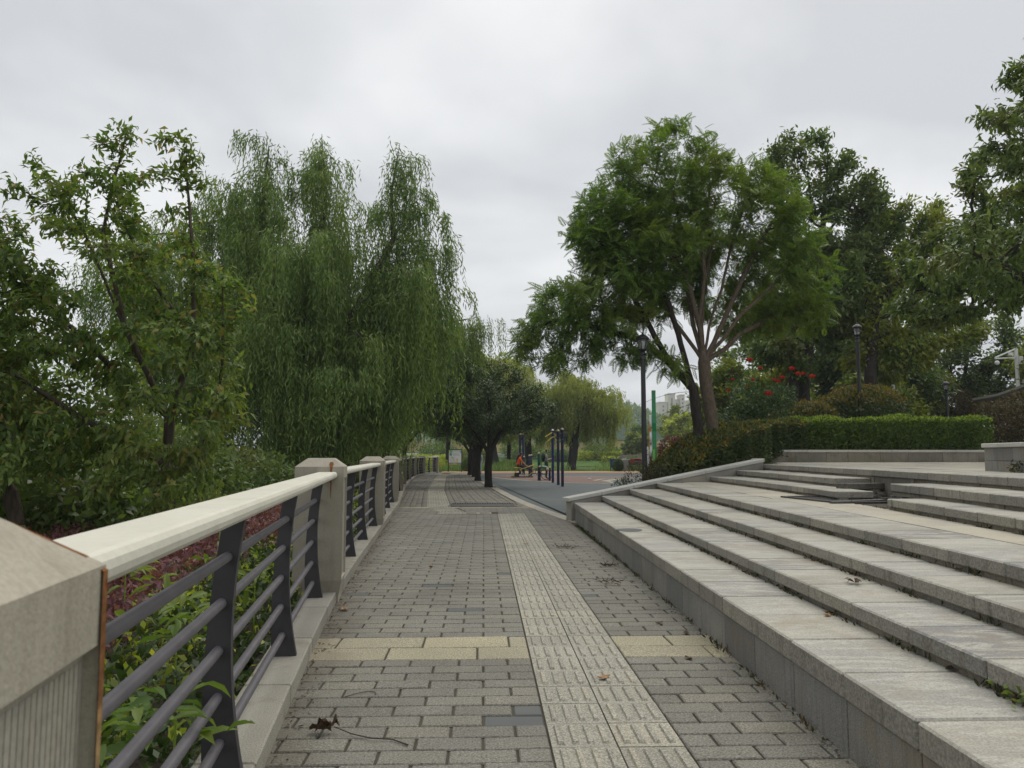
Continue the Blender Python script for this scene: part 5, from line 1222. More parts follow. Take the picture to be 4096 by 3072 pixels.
# thorny canes arching left of the rose bush
for ci, pts in enumerate([[(7.4, 21.6, 2.2), (6.6, 21.4, 3.3), (5.5, 21.2, 3.25), (4.3, 21, 2.7)], [(7.3, 21.6, 2.1), (6.8, 21.5, 2.9), (5.7, 21.3, 3.0), (4.4, 21.1, 2.1)], [(7.2, 21.6, 2.1), (6.6, 21.4, 2.7), (5.8, 21.2, 2.65), (4.9, 21, 1.9)]]):
    m = MB(); q = [Vector(p) for p in pts]; cur = []
    for i in range(13):
        t_ = i / 12; u = 1 - t_; cur.append(q[0] * u ** 3 + q[1] * 3 * u * u * t_ + q[2] * 3 * u * t_ * t_ + q[3] * t_ ** 3)
    m.tube(cur, [.010 - .006 * i / 12 for i in range(13)], 5)
    for i in range(1, 13):
        for e in range(2):
            p = cur[i - 1].lerp(cur[i], random.random()); d = Vector((random.gauss(0, 1), random.gauss(0, 1), random.gauss(0, 1))).normalized() * .05
            m.tube([p, p + d], [.004, .001], 3, caps=False)
    tag(m.build('thorny_cane', M['bark']), ['highest thorny cane', 'middle thorny cane', 'lowest thorny cane'][ci] + ' arching out left of the rose bush', 'cane', 'arching thorny canes')
bush('brown_shrub', 'broad brown-leaved shrub in the shade behind the third lamp post', [(26.5, 43, 3.6, 2.2, 1.6, 1.7), (28.9, 43.2, 3.1, 2.2, 1.6, 1.5), (24.4, 42.8, 2.9, 1.4, 1.3, 1.3)], (26.8, 43, 1.3), M['maple'], 12000, .18, .4, group='brown-leaved shrubs', nst=24)
bush('brown_shrub', 'brown-leaved shrub between the tiled roof and the stone planter', [(16.9, 24.6, 2.2, .9, .9, .95), (18.0, 24.7, 2.4, 1.1, 1, 1.1)], (17.5, 24.6, 1.3), M['maple'], 6500, .11, .4, group='brown-leaved shrubs', nst=20)
bush('dwarf_shrub', 'wispy dark shrub at the foot of the lamp post by the coping', [(3.55, 17.45, .72, .42, .35, .45), (4.0, 17.6, .75, .4, .35, .42), (3.15, 17.2, .5, .32, .3, .32)], (3.7, 17.4, 0), M['dwarf'], 2600, .05, .45, nst=34, srad=.006)
bush('purple_shrub', 'purple-leaved shrub in front of the dark leaning trunk', [(5.35, 21.6, 1.45, .45, .4, .42), (5.75, 21.8, 1.5, .4, .4, .4)], (5.5, 21.7, .9), M['purple'], 1800, .08, .45)

# planting under the railing: purple band, green and golden shrubs, larger leaves
r70 = np.random.default_rng(70)
def cover(name, label, mat, n, size, aspect, x0, x1, y0, y1, hf, tmpl=T_RH, up=.5, shelln=.6):
    y = y0 + (y1 - y0) * r70.random(n) ** 1.35; k = KX(y); x = k + x0 + (x1 - x0) * r70.random(n)
    h = hf(x - k, y) + .05 * np.sin(x * 7 + y * 3) + .04 * np.sin(y * 9 - x * 4)
    z = -.03 + np.maximum(h, .03) * (1 - shelln * r70.random(n) ** 2)
    P = np.stack([x, y, z], 1); A = r70.normal(size=(n, 3)) * .8; A[:, 2] += up; Nn = r70.normal(size=(n, 3)) * .5; Nn[:, 2] += .9
    L = size * (.6 + .8 * r70.random(n)); V, F = leaves(P, A, Nn, L, L * aspect, tmpl)
    return tag(np_mesh(name, V, F, mat), label, 'ground cover', kind='stuff')
lowf = lambda d, y: .10 + .22 * sm((-d - .22) / .5)
cover('green_undergrowth', 'dark green leafy shrubs massed under the near railing', M['dome'], 17000, .062, .5, -1.35, -.25, .6, 20, lowf)
cover('golden_foliage', 'golden-green shoots of low shrubs along the railing', M['yellowgreen'], 1500, .05, .5, -1.3, -.22, 1.0, 22, lambda d, y: .04 + lowf(d, y) + .03 * np.sin(y * 4), up=.8, shelln=.15)
cover('olive_undergrowth', 'olive green low shrubs between railing and purple band', M['olive'], 3500, .058, .5, -1.2, -.5, 3.0, 24, lambda d, y: .28 + 0 * d, up=.4)
cover('purple_foliage', 'band of purple-leaved shrubs in front of the leafy trees', M['purple'], 28000, .055, .5, -3.7, -.95, 3.0, 16, lambda d, y: .50 - .06 * np.sin(d * 3 + y), up=.4)
cover('far_green_foliage', 'green low shrubs beyond the purple band', M['cherry'], 6000, .09, .5, -5.5, -3.0, 3.0, 24, lambda d, y: .30 + 0 * d)
for i, (x, y, z) in enumerate([(-1.32, 3.0, .38), (-1.5, 3.9, .5), (-1.75, 4.6, .5), (-1.62, 5.6, .48), (-2.05, 6.3, .5), (-1.25, 2.4, .3), (-2.3, 5.1, .55), (-1.05, 2.75, .42)]):
    n = 26; P = np.tile([[x, y, z]], (n, 1)) + r70.normal(size=(n, 3)) * np.array([.10, .10, .06]); A = r70.normal(size=(n, 3)); A[:, 2] = A[:, 2] * .3 + .05
    Nn = r70.normal(size=(n, 3)) * .3; Nn[:, 2] += 1
    t = thing('wild_seedling', 'light green pointed-leaved seedling ' + ['by the foot of the first baluster', 'behind the gap between the first two balusters', 'behind the second baluster', 'behind the gap before the third baluster', 'behind the third baluster', 'reaching through the lowest rods beside the camera', 'standing tallest, out by the purple band', 'poking over the kerb before the first baluster'][i], 'plant', (x, y, 0), 'wild seedlings in the shrub bed')
    V, F = leaves(P, A, Nn, .12 * (.7 + .6 * r70.random(n)), .042, T_FOLD); np_mesh('leaves', V, F, M['feather'], t, (x, y, 0))
    MB().tube([(x, y, 0), (x, y, z)], [.006, .004], 5).build('stem', M['hedge_tip'], t)

# low iron fence behind the shrub bed
fc = thing('iron_fence', 'low black iron fence behind the purple shrubs', 'fence', (-5, 14, 0))
fl = [(-4.4, 10.0), (-4.75, 13.0), (-5.2, 17.4), (-5.45, 20.5)]
for a, b in zip(fl[:-1], fl[1:]):
    for z in (.22, .62): MB().bar((*a, z), (*b, z), .03).build('rail', M['iron'], fc)
    k = int((Vector(b) - Vector(a)).length / .16)
    for q in range(k):
        p = Vector(a).lerp(Vector(b), q / k); MB().box((p.x, p.y, .38), (.014, .014, .72)).build('picket', M['iron'], fc)
for a in fl: MB().box((*a, .4), (.09, .09, .9)).build('fence_post', M['iron'], fc)

# beyond the play ground: reeds, bushes, golden hedges, far trees, wall
r80 = np.random.default_rng(80)
n = 5000; x = r80.uniform(-5, 22, n); y = 61.8 + 2.6 * r80.random(n); keep = (np.sin(x * 1.3) + np.sin(x * .47 + 2) + r80.normal(size=n) * .5) > .1; x, y = x[keep], y[keep]; n = len(x)
A = r80.normal(size=(n, 3)) * .3; A[:, 2] += 1; L = .35 + .75 * r80.random(n)
V, F = leaves(np.stack([x, y, np.full(n, -.07)], 1), A, r80.normal(size=(n, 3)), L, .05, T_RH)
tag(np_mesh('reed_tufts', V, F, M['reed']), 'tufts of reeds and long grass along the far edge of the walk', 'grass', kind='stuff')
for i, (x, y, w, h, mt, lb) in enumerate([(-1.35, 61.5, .45, 1.0, 'far_leaf', 'small green bush right of the information board'), (10.7, 60.9, .45, .95, 'rose_leaf', 'dark bush between the blue board and the concrete post'), (2.0, 64, .9, .9, 'far_leaf', 'low bush beside the leaning willow trunk'), (-4.6, 60, 1.6, 1.3, 'yellowgreen', 'golden bush behind the last railing bay'), (-7.4, 62, 2.0, 1.4, 'yellowgreen', 'golden bush farther left behind the railing'),
                                         (16, 80, 1.6, 1.2, 'far_leaf', 'low round bush on the far lawn behind the bench'), (22, 84, 2.2, 1.4, 'olive', 'broad low bush on the far lawn'), (-3.0, 76, 2.5, .9, 'yellowgreen', 'low golden bush on the far lawn')]):
    bush('bush', lb, [(x, y, h * .5, w, w * .8, h * .5)], (x, y, -.07), M[mt], int(1500 + 900 * w), .13, .5, cat='bush', nst=8)
for i, (x, y, w, h, mt, lb) in enumerate([(-7, 112, 2.6, 2.4, 'far_leaf', 'far bush left of the information board'), (-1.5, 108, 2.2, 2.0, 'olive', 'far bush behind the information board'), (5, 114, 2.8, 2.6, 'far_leaf', 'far bush behind the exercise machines'), (10, 110, 2.2, 1.8, 'far_leaf', 'far bush behind the three tall posts'), (17, 113, 2.6, 2.3, 'far_leaf', 'far bush under the light willow right side'), (26, 110, 2.4, 1.9, 'olive', 'far bush right of the green sign'), (31, 115, 3.0, 2.6, 'far_leaf', 'far bush between the sign and the dark trunk')]):
    zg = float(ground_z(np.array([float(x)]), np.array([float(y)]))[0])
    bush('far_bush', lb, [(x, y, zg + h * .5, w, w * .8, h * .5), (x + w * .8, y, zg + h * .4, w * .7, w * .6, h * .4)], (x, y, zg), M[mt], 2600, .3, .55, cat='bush', nst=5, srad=.03)
for i, (x0, x1, y, h, lb) in enumerate([(14, 40, 112, 1.1, 'long golden hedge in front of the yellow wall'), (-30, -4, 106, 1.0, 'long golden hedge on the far left bank'), (16, 48, 103, .9, 'long green hedge at the foot of the far bank')]):
    zg = float(ground_z(np.array([20.0]), np.array([float(y)]))[0])
    hedge('bank_hedge', lb, [(x0, y, zg, zg + h), (x1, y, zg, zg + h)], 2.0, (M['yellowgreen'] if i < 2 else M['olive'], M['yellowgreen']), 5000, .3, 81 + i)
far = [(14, 118, 6.5, 'far_leaf'), (19, 128, 8.5, 'far_leaf'), (24.5, 120, 5.0, 'far_leaf'), (29, 112, 7.6, 'yellowgreen'), (33, 130, 8.5, 'olive'), (39, 118, 6.5, 'far_leaf'), (-6, 126, 8, 'far_leaf'), (-14, 122, 7, 'willow_light'), (-22, 130, 8.5, 'far_leaf'), (-32, 124, 8, 'far_leaf'), (-44, 130, 9, 'far_leaf'), (4, 130, 9.5, 'far_leaf'), (9, 122, 7.5, 'willow_light'), (46, 128, 9, 'far_leaf'), (56, 126, 9, 'far_leaf'), (21.5, 108, 4.6, 'olive'), (35.5, 108, 4.8, 'far_leaf')]
where = ['left of the lamp post, low', 'left of the lamp post, tall', 'just left of the green sign', 'with yellow-green top, right of the green sign', 'behind the yellow-green topped tree', 'at the foot of the hill', 'far behind the information board', 'pale, far behind the last railing posts', 'far behind the willows', 'on the far left bank', 'leftmost on the far bank', 'far behind the round trees', 'pale, behind the exercise posts', 'behind the rose bush', 'far right behind the hedge', 'small, in front of the yellow wall', 'small, beside the foot of the hill']
for i, (x, y, h, mt) in enumerate(far):
    zg = float(ground_z(np.array([float(x)]), np.array([float(y)]))[0]); w = h * .36
    tree('far_tree', 'distant tree ' + where[i], 'tree', (x, y, zg), [(x, y, zg + h * .6, w, w, h * .34), (x - w * .5, y, zg + h * .5, w * .7, w * .7, h * .26), (x + w * .55, y, zg + h * .55, w * .65, w * .7, h * .26), (x + w * .1, y, zg + h * .82, w * .6, w * .6, h * .17)],
         [[(x, y, zg), (x + .1, y, zg + h * .25), (x, y, zg + h * .42)]], T_RH, M['bark_dark'], M[mt], 'distant trees on the far bank', seed=100 + i, nA=130, step=.6, di=4, dk=1.0, tip=.03, trunk_r=.22, n_leaf=4200, size=.5, aspect=.55, thr=.08, spread=.6, droop=.2)
# the yellow wall with its row of pointed tops
yw = thing('yellow_wall', 'long pale yellow wall with pointed tops on the far bank', 'wall', (0, 128, 1.7))
MB().box((23, 128, 2.15), (74, .3, .9)).build('wall', M['yellow_wall'], yw)
for q in range(52):
    x = -13.2 + q * 1.42; m = MB(); m.plate([(x - .62, 2.6), (x + .62, 2.6), (x + .62, 3.1), (x, 3.7), (x - .62, 3.1)], 'y', 127.9, 128.1); m.build('picket', M['yellow_wall'], yw)
yb2 = thing('yellow_hut', 'small yellow hut with a green side on the far bank', 'hut', (21.5, 120, 1.7))
MB().box((21.5, 120, 2.6), (2.2, 2.0, 1.9)).build('wall', M['yellow_wall'], yb2); MB().box((22.75, 120, 2.4), (.25, 2.02, 1.5)).build('side_panel', M['lime'], yb2); MB().box((21.5, 120, 3.62), (2.6, 2.4, .12)).build('roof', M['concrete'], yb2)

# hill and tower blocks
def hill_z(x, y):
    a = 23 * np.exp(-((x - 70) / 36) ** 2 - ((y - 455) / 60) ** 2) + 14 * np.exp(-((x - 155) / 85) ** 2 - ((y - 470) / 70) ** 2) + 9 * np.exp(-((x + 30) / 90) ** 2 - ((y - 480) / 80) ** 2) + 12 * np.exp(-((x - 330) / 140) ** 2 - ((y - 500) / 80) ** 2)
    return a
hx = np.linspace(-300, 520, 150); hy = np.linspace(330, 620, 50)
rh = np.random.default_rng(90); HZ = {}
def hz(X, Y):
    return 1.2 + hill_z(X, Y) + (rh.random(X.shape) - .5) * np.minimum(2.5, hill_z(X, Y) * .2)
tag(grid_mesh('hill', hx, hy, hz, M['hill']), 'wooded hill rising behind the park', 'hill')
n = 34000; x = rh.uniform(-200, 420, n); y = rh.uniform(400, 520, n); z = 1.2 + hill_z(x, y); keep = z > 4; x, y, z = x[keep], y[keep], z[keep]; n = len(x)
P = np.stack([x, y, z + rh.random(n) * 2.6 * (1 + .6 * np.sin(x * .7) * np.sin(y * .5))], 1); A = rh.normal(size=(n, 3)) * .5; A[:, 2] += .9
V, F = leaves(P, A, rh.normal(size=(n, 3)), 1.5 + 2.2 * rh.random(n), 1.3, T_RH)
tag(np_mesh('hill_forest', V, F, M['far_leaf']), 'trees covering the hill, too many to count', 'forest', kind='stuff')
def tower(label, x0, x1, top, y, blocks):
    t = thing('tower_block', label, 'building', ((x0 + x1) / 2, y, 0), 'cream tower blocks behind the hill')
    for (a, b, h, d) in blocks:
        xa, xb = x0 + (x1 - x0) * a, x0 + (x1 - x0) * b
        MB().box(((xa + xb) / 2, y + d, h / 2), (xb - xa, 12, h)).build('wall', M['tower'], t)
        MB().box(((xa + xb) / 2, y + d, h + .35), (xb - xa + .8, 12.8, .7)).build('cornice', M['tower'], t)
        k = max(1, int((xb - xa) / 3.4))
        for c in range(k):
            xc = xa + (c + .5) * (xb - xa) / k
            if (c + int(a * 10)) % 2: MB().box((xc, y + d - 6.0, h * .5 - 1), (1.1, .5, h - 4)).build('balcony_strip', M['tower_glass'], t)  # dark strip stands in for the shade of an upright recess
            else:
                for f in range(int((h - 22) / 3.1)): MB().box((xc, y + d - 6.02, h - 3 - f * 3.1), (1.25, .25, 1.5)).build('window', M['tower_glass'], t)
    return t
tower('widest cream tower block, seen right of the green sign', 137.2, 157.0, 47, 600, [(0, .33, 42, 0), (.35, .62, 48.5, -2), (.64, .80, 44, 1), (.82, .98, 47.5, -3)])
tower('narrow cream tower block beside the widest one', 158.2, 164.5, 40, 610, [(0, .55, 38.5, 0), (.58, 1, 44, 1)])
tower('cream tower block half hidden by the dark leaning trunk', 168.5, 184, 42, 615, [(0, .3, 41, 0), (.35, .65, 46.5, -2), (.7, 1, 45, 0)])

# ================================================================== STREET FURNITURE
def lamp_post(label, x, y, z, h=4.28):
    t = thing('street_lamp', label, 'street lamp', (x, y, z), 'black lantern lamp posts')
    hp = h - .69
    MB().lathe([(.10, 0), (.10, .06), (.075, .10), (.075, .75), (.062, .80), (.057, hp)], 14, (x, y, z)).build('pole', M['black'], t, smooth=False)
    MB().lathe([(.062, hp), (.075, hp + .03), (.06, hp + .06), (.055, hp + .12), (.085, hp + .15), (.07, hp + .19), (.045, hp + .215), (.115, hp + .255), (.118, hp + .27)], 12, (x, y, z)).build('collar', M['black'], t)
    zb, zt = hp + .27, hp + .50
    g = MB().lathe([(.082, zb), (.128, zt)], 6, (x, y, z)).build('glass', M['lamp_glass'], t)
    m = MB()
    for q in range(6):
        an = math.pi / 3 * q; c, s_ = math.cos(an), math.sin(an)
        m.bar((x + .085 * c, y + .085 * s_, z + zb), (x + .132 * c, y + .132 * s_, z + zt), .014)
    m.lathe([(.09, zb - .004), (.09, zb + .012)], 6, (x, y, z)); m.lathe([(.14, zt - .01), (.14, zt + .012)], 6, (x, y, z))
    m.build('lantern_frame', M['black'], t)
    MB().lathe([(.165, zt + .014), (.168, zt + .03), (.135, zt + .075), (.085, zt + .115), (.03, zt + .14), (.018, zt + .16), (.022, zt + .175), (.006, zt + .195), (.003, zt + .24)], 12, (x, y, z)).build('roof', M['black'], t)
    MB().lathe([(.02, zb), (.02, zb + .06), (.035, zb + .09), (.03, zb + .15), (.008, zb + .18)], 8, (x, y, z)).build('bulb', M['white'], t)
    return t
lamp_post('black lantern lamp post beside the green sign, nearest the steps', 3.84, 18.25, 0)
lamp_post('black lantern lamp post rising behind the large bronze-leaved shrub', 12.67, 25.3, 1.35, 4.45)
lamp_post('black lantern lamp post small in the distance above the clipped hedge', 21.05, 34, 1.3, 3.4)

# sign of standing plates, seen edge-on
sg = thing('park_sign', 'tall park sign of coloured plates standing edge-on beside the lamp post', 'sign', (4.3, 19.1, 0.2))
def splate(name, prof, x0, x1, mat):
    MB().plate(prof, 'x', x0, x1).build(name, mat, sg, bevel=0.004)
sg.rotation_euler.z = -0.215
splate('green_plate', [(18.9, .15), (19.5, .15), (19.5, 1.8), (19.6, 2.0), (19.62, 2.25), (19.5, 2.48), (19.5, 2.93), (18.98, 2.93), (18.98, 2.50), (18.86, 2.3), (18.84, 2.1), (18.9, 1.9)], 4.225, 4.325, M['green'])
splate('lime_plate', [(18.80, .2), (18.895, .2), (18.895, 1.45), (18.80, 1.45)], 4.228, 4.292, M['lime'])
splate('brown_plate', [(18.9, .2), (19.3, .2), (19.3, 1.30), (18.9, 1.30)], 4.15, 4.208, M['brown_sign'])
for z0, z1, mt, nm in ((1.22, 1.56, 'white', 'white_disc'), (1.58, 1.93, 'white', 'white_disc'), (1.96, 2.32, 'white', 'white_disc')):
    zc_, rr = (z0 + z1) / 2, (z1 - z0) / 2
    splate(nm, [(19.05 + rr * 1.2 * math.cos(a), zc_ + rr * math.sin(a)) for a in np.linspace(0, 2 * math.pi, 18, endpoint=False)], 4.160, 4.212, M[mt])
splate('orange_plate', [(18.95, 1.45), (19.25, 1.45), (19.25, 2.15), (18.95, 2.15)], 4.135, 4.157, M['orange_sign'])
splate('orange_plate', [(18.90, 1.90), (19.2, 1.90), (19.2, 2.0), (18.90, 2.0)], 4.158, 4.206, M['orange_sign'])
splate('white_plate', [(18.75, .15), (19.05, .15), (19.05, 1.52), (18.75, 1.52)], 4.082, 4.128, M['white'])
m = MB()
for q in range(14):
    z = .75 + q * .052; m.box((4.10 + .008 * math.sin(q * 2.3), 18.748, z), (.018 + .012 * (q % 3), .005, .012 + .01 * (q % 2)))
m.build('lettering', M['charcoal'], sg)

# information board
ib = thing('information_board', 'white information board with a blue heading and striped foot on two dark posts', 'notice board', (-2.2, 59.6, 0))
for x, zt in ((-2.74, 1.78), (-1.70, 1.72)): MB().box((x, 59.6, zt / 2 - .03), (.07, .07, zt + .06)).build('post', M['iron'], ib)
MB().box((-2.21, 59.6, 1.70), (1.0, .06, .06)).build('frame_bar', M['iron'], ib)
pnl = MB().box((-2.22, 59.6, 1.12), (.96, .03, 1.1)).build('panel', M['board'], ib); sub_base(pnl, ib)
yf = 59.583
def pr(name, x, z, w, h, mat, d=.004): MB().box((-2.70 + x + w / 2, yf - d / 2, 1.67 - z - h / 2), (w, d, h)).build(name, M[mat], pnl)
pr('print_patch', .0, .0, .13, .20, 'print_lime'); pr('print_patch', .13, .02, .14, .17, 'print_blue'); pr('print_patch', .84, .05, .12, .15, 'print_blue'); pr('print_patch', .05, .22, .18, .20, 'print_teal', .002)
for q in range(6):   # heading of six characters, too small in the photograph to read
    x = .29 + q * .093
    MB().box((-2.70 + x + .03, yf - .003, 1.67 - .10), (.050, .004, .012)).box((-2.70 + x + .03, yf - .003, 1.67 - .13), (.060, .004, .012)).box((-2.70 + x + .03, yf - .0032, 1.67 - .115), (.012, .004, .075)).build('heading_character', M['print_grey'], pnl)
for q in range(5): pr('text_line', .30, .26 + q * .035, .55 - .1 * (q % 2), .012, 'print_grey')
for q in range(9): pr('text_line', .06, .50 + q * .05, .40 + .05 * (q % 3), .011, 'print_grey')
pr('print_figure', .58, .72, .12, .24, 'print_yellow'); pr('print_figure', .585, .66, .11, .055, 'print_teal', .006)
pr('foot_band', .0, .96, .96, .06, 'print_teal'); pr('foot_stripe', .0, 1.03, .32, .06, 'print_red'); pr('foot_stripe', .325, 1.03, .28, .06, 'print_yellow'); pr('foot_stripe', .61, 1.03, .35, .06, 'print_teal')

# blue board, concrete post with a rail, bench
bb = thing('blue_board', 'small dark blue board on thin posts at the edge of the lawn', 'notice board', (10.6, 61.3, 0))
for x in (10.15, 11.0): MB().box((x, 61.3, .5), (.05, .05, 1.04)).build('post', M['iron'], bb)
MB().box((10.58, 61.3, .64), (.84, .03, .70)).build('panel', M['sign_blue'], bb)
cp = thing('concrete_post', 'squat concrete railing post between the blue board and the bench', 'post', (11.4, 62, 0))
MB().lathe([(.36, -.03), (.36, .88), (.30, .96), (.12, 1.0)], 4, (11.4, 62, 0), ang=R(45)).build('body', M['concrete'], cp)
fr = thing('far_railing', 'low railing with a pale rail running right from the concrete post', 'railing', (14.5, 62.1, 0))
MB().box((14.9, 62.1, .93), (6.4, .16, .06)).build('handrail', M['rail'], fr)
for z in (.2, .36, .52, .68): MB().box((14.9, 62.1, z), (6.4, .04, .04)).build('rod', M['iron'], fr)
for x in (11.8, 13.6, 15.4, 17.2): MB().box((x, 62.1, .45), (.06, .14, .94)).build('baluster', M['charcoal'], fr)
bn = thing('park_bench', 'dark wooden bench in front of the far railing', 'bench', (12.5, 61.3, 0))
for q in range(3): MB().box((12.5, 61.2 + q * .13, .45), (1.5, .11, .04)).build('seat_slat', M['wood'], bn)
for q in range(3): MB().box((12.5, 61.62 + q * .02, .60 + q * .13), (1.5, .035, .11)).build('back_slat', M['wood'], bn)
for x in (11.9, 13.1):
    MB().bar((x, 61.15, 0), (x, 61.2, .43), .05).build('leg', M['iron'], bn); MB().bar((x, 61.6, 0), (x, 61.66, .92), .05).build('leg', M['iron'], bn)
    MB().bar((x, 61.1, .64), (x, 61.62, .66), .05).build('armrest', M['wood'], bn)
jk = MB(); jk.box((11.95, 61.62, .82), (.35, .12, .34)); jk.ball((12.4, 61.62, .98), (.42, .10, .07), 10, 6)
tag(jk.build('red_jacket', M['shoe'], bevel=.02), 'dark red jacket hung over the back of the bench', 'jacket')

# camera pole, white pole, tiled roof on the right
cc = thing('camera_pole', 'white pole with a braced arm and a small dome camera above the tiled roof', 'camera pole', (27.2, 38, 1.3))
MB().lathe([(.10, 0), (.09, 5.45)], 10, (27.3, 38, 1.3)).build('pole', M['white'], cc)
MB().bar((27.25, 37.9, 6.28), (26.1, 37.9, 6.22), .06).build('arm', M['white'], cc); MB().bar((27.2, 37.9, 6.72), (26.1, 37.9, 6.26), .06).build('brace', M['white'], cc); MB().bar((27.2, 37.9, 6.2), (27.2, 37.9, 6.75), .06).build('bracket', M['white'], cc)
MB().ball((26.2, 37.9, 6.0), .12, 10, 6).build('dome_camera', M['white'], cc); MB().box((26.9, 37.85, 6.45), (.22, .12, .14)).build('box_camera', M['white'], cc); MB().box((27.5, 38, 6.15), (.2, .16, .4)).build('cabinet', M['white'], cc)
tag(MB().lathe([(.085, 0), (.06, 7.5)], 10, (19.8, 36.2, 1.3)).lathe([(.15, 0), (.15, .05)], 10, (19.8, 36.2, 1.3)).build('white_pole', M['white']), 'plain white pole half hidden in the trees behind the round shrub', 'pole')
pv = thing('tiled_roof_pavilion', 'stone pavilion with an upturned grey tiled roof at the right edge', 'pavilion', (28.3, 36, 1.3))
for x in (25.9, 30.7):
    for y in (34.6, 37.4): MB().lathe([(.17, 0), (.15, 2.5)], 10, (x, y, 1.3)).build('column', M['concrete'], pv)
MB().box((28.3, 36, 3.78), (5.4, 3.4, .22)).build('beam', M['concrete'], pv)
m = MB(); ex = np.linspace(-1, 1, 9)
rows_ = []
for v in (-1, -.5, 0, .5, 1):
    rows_.append([(28.3 + 3.3 * u * (1 - .35 * (1 - abs(v))), 36 + 2.2 * v, 3.9 + .82 * (1 - abs(v)) + .30 * abs(u) ** 3 * abs(v) - .10 * (abs(v) == .5)) for u in ex])
vs = [p for r_ in rows_ for p in r_]; nf = len(vs); vs += [(x, y, z - .12) for x, y, z in vs]
fs = []
for i in range(4):
    for j in range(8):
        a = i * 9 + j; fs += [(a, a + 1, a + 10, a + 9), (nf + a + 9, nf + a + 10, nf + a + 1, nf + a)]
bd = [j for j in range(9)] + [9 * i + 8 for i in range(1, 5)] + [36 + j for j in range(7, -1, -1)] + [9 * i for i in range(3, 0, -1)]
for q in range(len(bd)): a, b = bd[q], bd[(q + 1) % len(bd)]; fs.append((a, b, nf + b, nf + a))
m.add(vs, fs); m.build('roof', M['roof_tile'], pv)
MB().tube([(28.3 + 2.15 * u, 36, 4.78 + .10 * u * u) for u in np.linspace(-1, 1, 9)], .11, 8).build('ridge', M['roof_tile'], pv)
for q in range(15):
    u = -0.93 + q * .133
    MB().tube([(28.3 + 3.3 * u, 33.78, 3.93 + .30 * abs(u) ** 3), (28.3 + 3.3 * u * .82, 34.9, 4.28 + .1 * abs(u) ** 3), (28.3 + 3.3 * u * .65, 36, 4.74)], .05, 6).build('roof_tile_row', M['roof_tile'], pv)

# exercise machines
def post(root, x, y, h, r=.061, mat='navy_post', cap='cap', name='post'):
    MB().lathe([(r, -.03), (r, h - .06)], 14, (x, y, 0)).build(name, M[mat], root)
    MB().lathe([(r * 1.08, h - .06), (r * 1.1, h - .03), (r * .85, h + .005), (r * .4, h + .025)], 14, (x, y, 0)).build('cap', M[cap], root)
def ring_(root, c, r, ax, th, mat, name):
    pts = []
    for q in range(20):
        a = 2 * math.pi * q / 20
        pts.append((c[0] + (r * math.cos(a) if ax != 'x' else 0), c[1] + (r * math.sin(a) if ax == 'z' else (r * math.cos(a) if ax == 'x' else 0)), c[2] + (r * math.sin(a) if ax != 'z' else 0)))
    MB().tube(pts, th, 6, closed=True).build(name, M[mat], root)
t = thing('pull_down_trainer', 'blue exercise post with yellow pull-down arms, leftmost of the three tall posts', 'exercise machine', (3.3, 36.7, 0), 'tall exercise posts')
post(t, 3.3, 36.7, 2.52, mat='blue_post', cap='white')
for pts in ([(3.27, 36.65, 2.38), (2.92, 36.5, 2.17)], [(3.41, 36.62, 2.12), (3.35, 36.6, 2.17), (3.28, 36.6, 2.16), (2.99, 36.5, 1.92)], [(3.34, 36.7, 2.36), (3.51, 36.85, 2.15)], [(3.45, 36.7, 2.05), (3.62, 36.9, 1.86)]):
    MB().tube(pts, .024, 7).build('pull_arm', M['yellow_bar'], t)
for pts in ([(2.97, 36.5, 1.93), (2.955, 36.5, 1.70)], [(3.03, 36.5, 1.66), (3.03, 36.5, 1.46)]): MB().tube(pts, .02, 6).build('grip', M['yellow_bar'], t)
for a, b in (((2.92, 36.5, 2.17), (2.96, 36.5, 1.94)), ((2.99, 36.5, 1.92), (3.03, 36.5, 1.66))): MB().tube([a, b], .006, 4).build('chain', M['dark_steel'], t)
ring_(t, (3.36, 36.6, 2.0), .155, 'y', .013, 'navy_post', 'hoop')
t = thing('shoulder_wheel_post', 'navy exercise post with a hoop, middle of the three tall posts', 'exercise machine', (3.29, 33.95, 0), 'tall exercise posts')
post(t, 3.29, 33.95, 2.41); ring_(t, (3.37, 33.85, 2.08), .17, 'y', .012, 'navy_post', 'hoop'); MB().tube([(3.29, 33.95, 2.1), (3.29, 33.85, 2.1)], .03, 8).build('hub', M['navy_post'], t)
t = thing('shoulder_wheel_post', 'navy exercise post with a hoop, rightmost and nearest of the three tall posts', 'exercise machine', (3.30, 32.2, 0), 'tall exercise posts')
post(t, 3.30, 32.2, 2.42); ring_(t, (3.36, 32.1, 2.09), .16, 'y', .012, 'navy_post', 'hoop'); MB().tube([(3.30, 32.2, 2.1), (3.30, 32.1, 2.1)], .03, 8).build('hub', M['navy_post'], t)
t = thing('waist_trainer', 'exercise machine of short navy posts, a hoop and a green wheel', 'exercise machine', (3.1, 39.5, 0))
post(t, 2.83, 39.6, 1.42, .058, 'navy_post'); MB().lathe([(.064, .92), (.064, 1.34)], 14, (2.83, 39.6, 0)).build('sleeve', M['gym_green'], t)
post(t, 2.86, 39.35, .74, .058); post(t, 3.37, 39.3, .70, .058)
ring_(t, (3.2, 39.2, .34), .29, 'y', .018, 'dark_steel', 'hoop'); MB().ball((3.25, 39.15, .57), .075, 10, 7).build('ball', M['cap'], t)
MB().lathe([(.02, .62), (.20, .64), (.24, .69), (.16, .75), (.03, .77)], 16, (3.05, 39.5, 0)).build('turntable', M['gym_green'], t); MB().lathe([(.02, .60), (.13, .61), (.15, .66), (.03, .69)], 14, (3.28, 39.35, 0)).build('turntable', M['gym_green'], t)
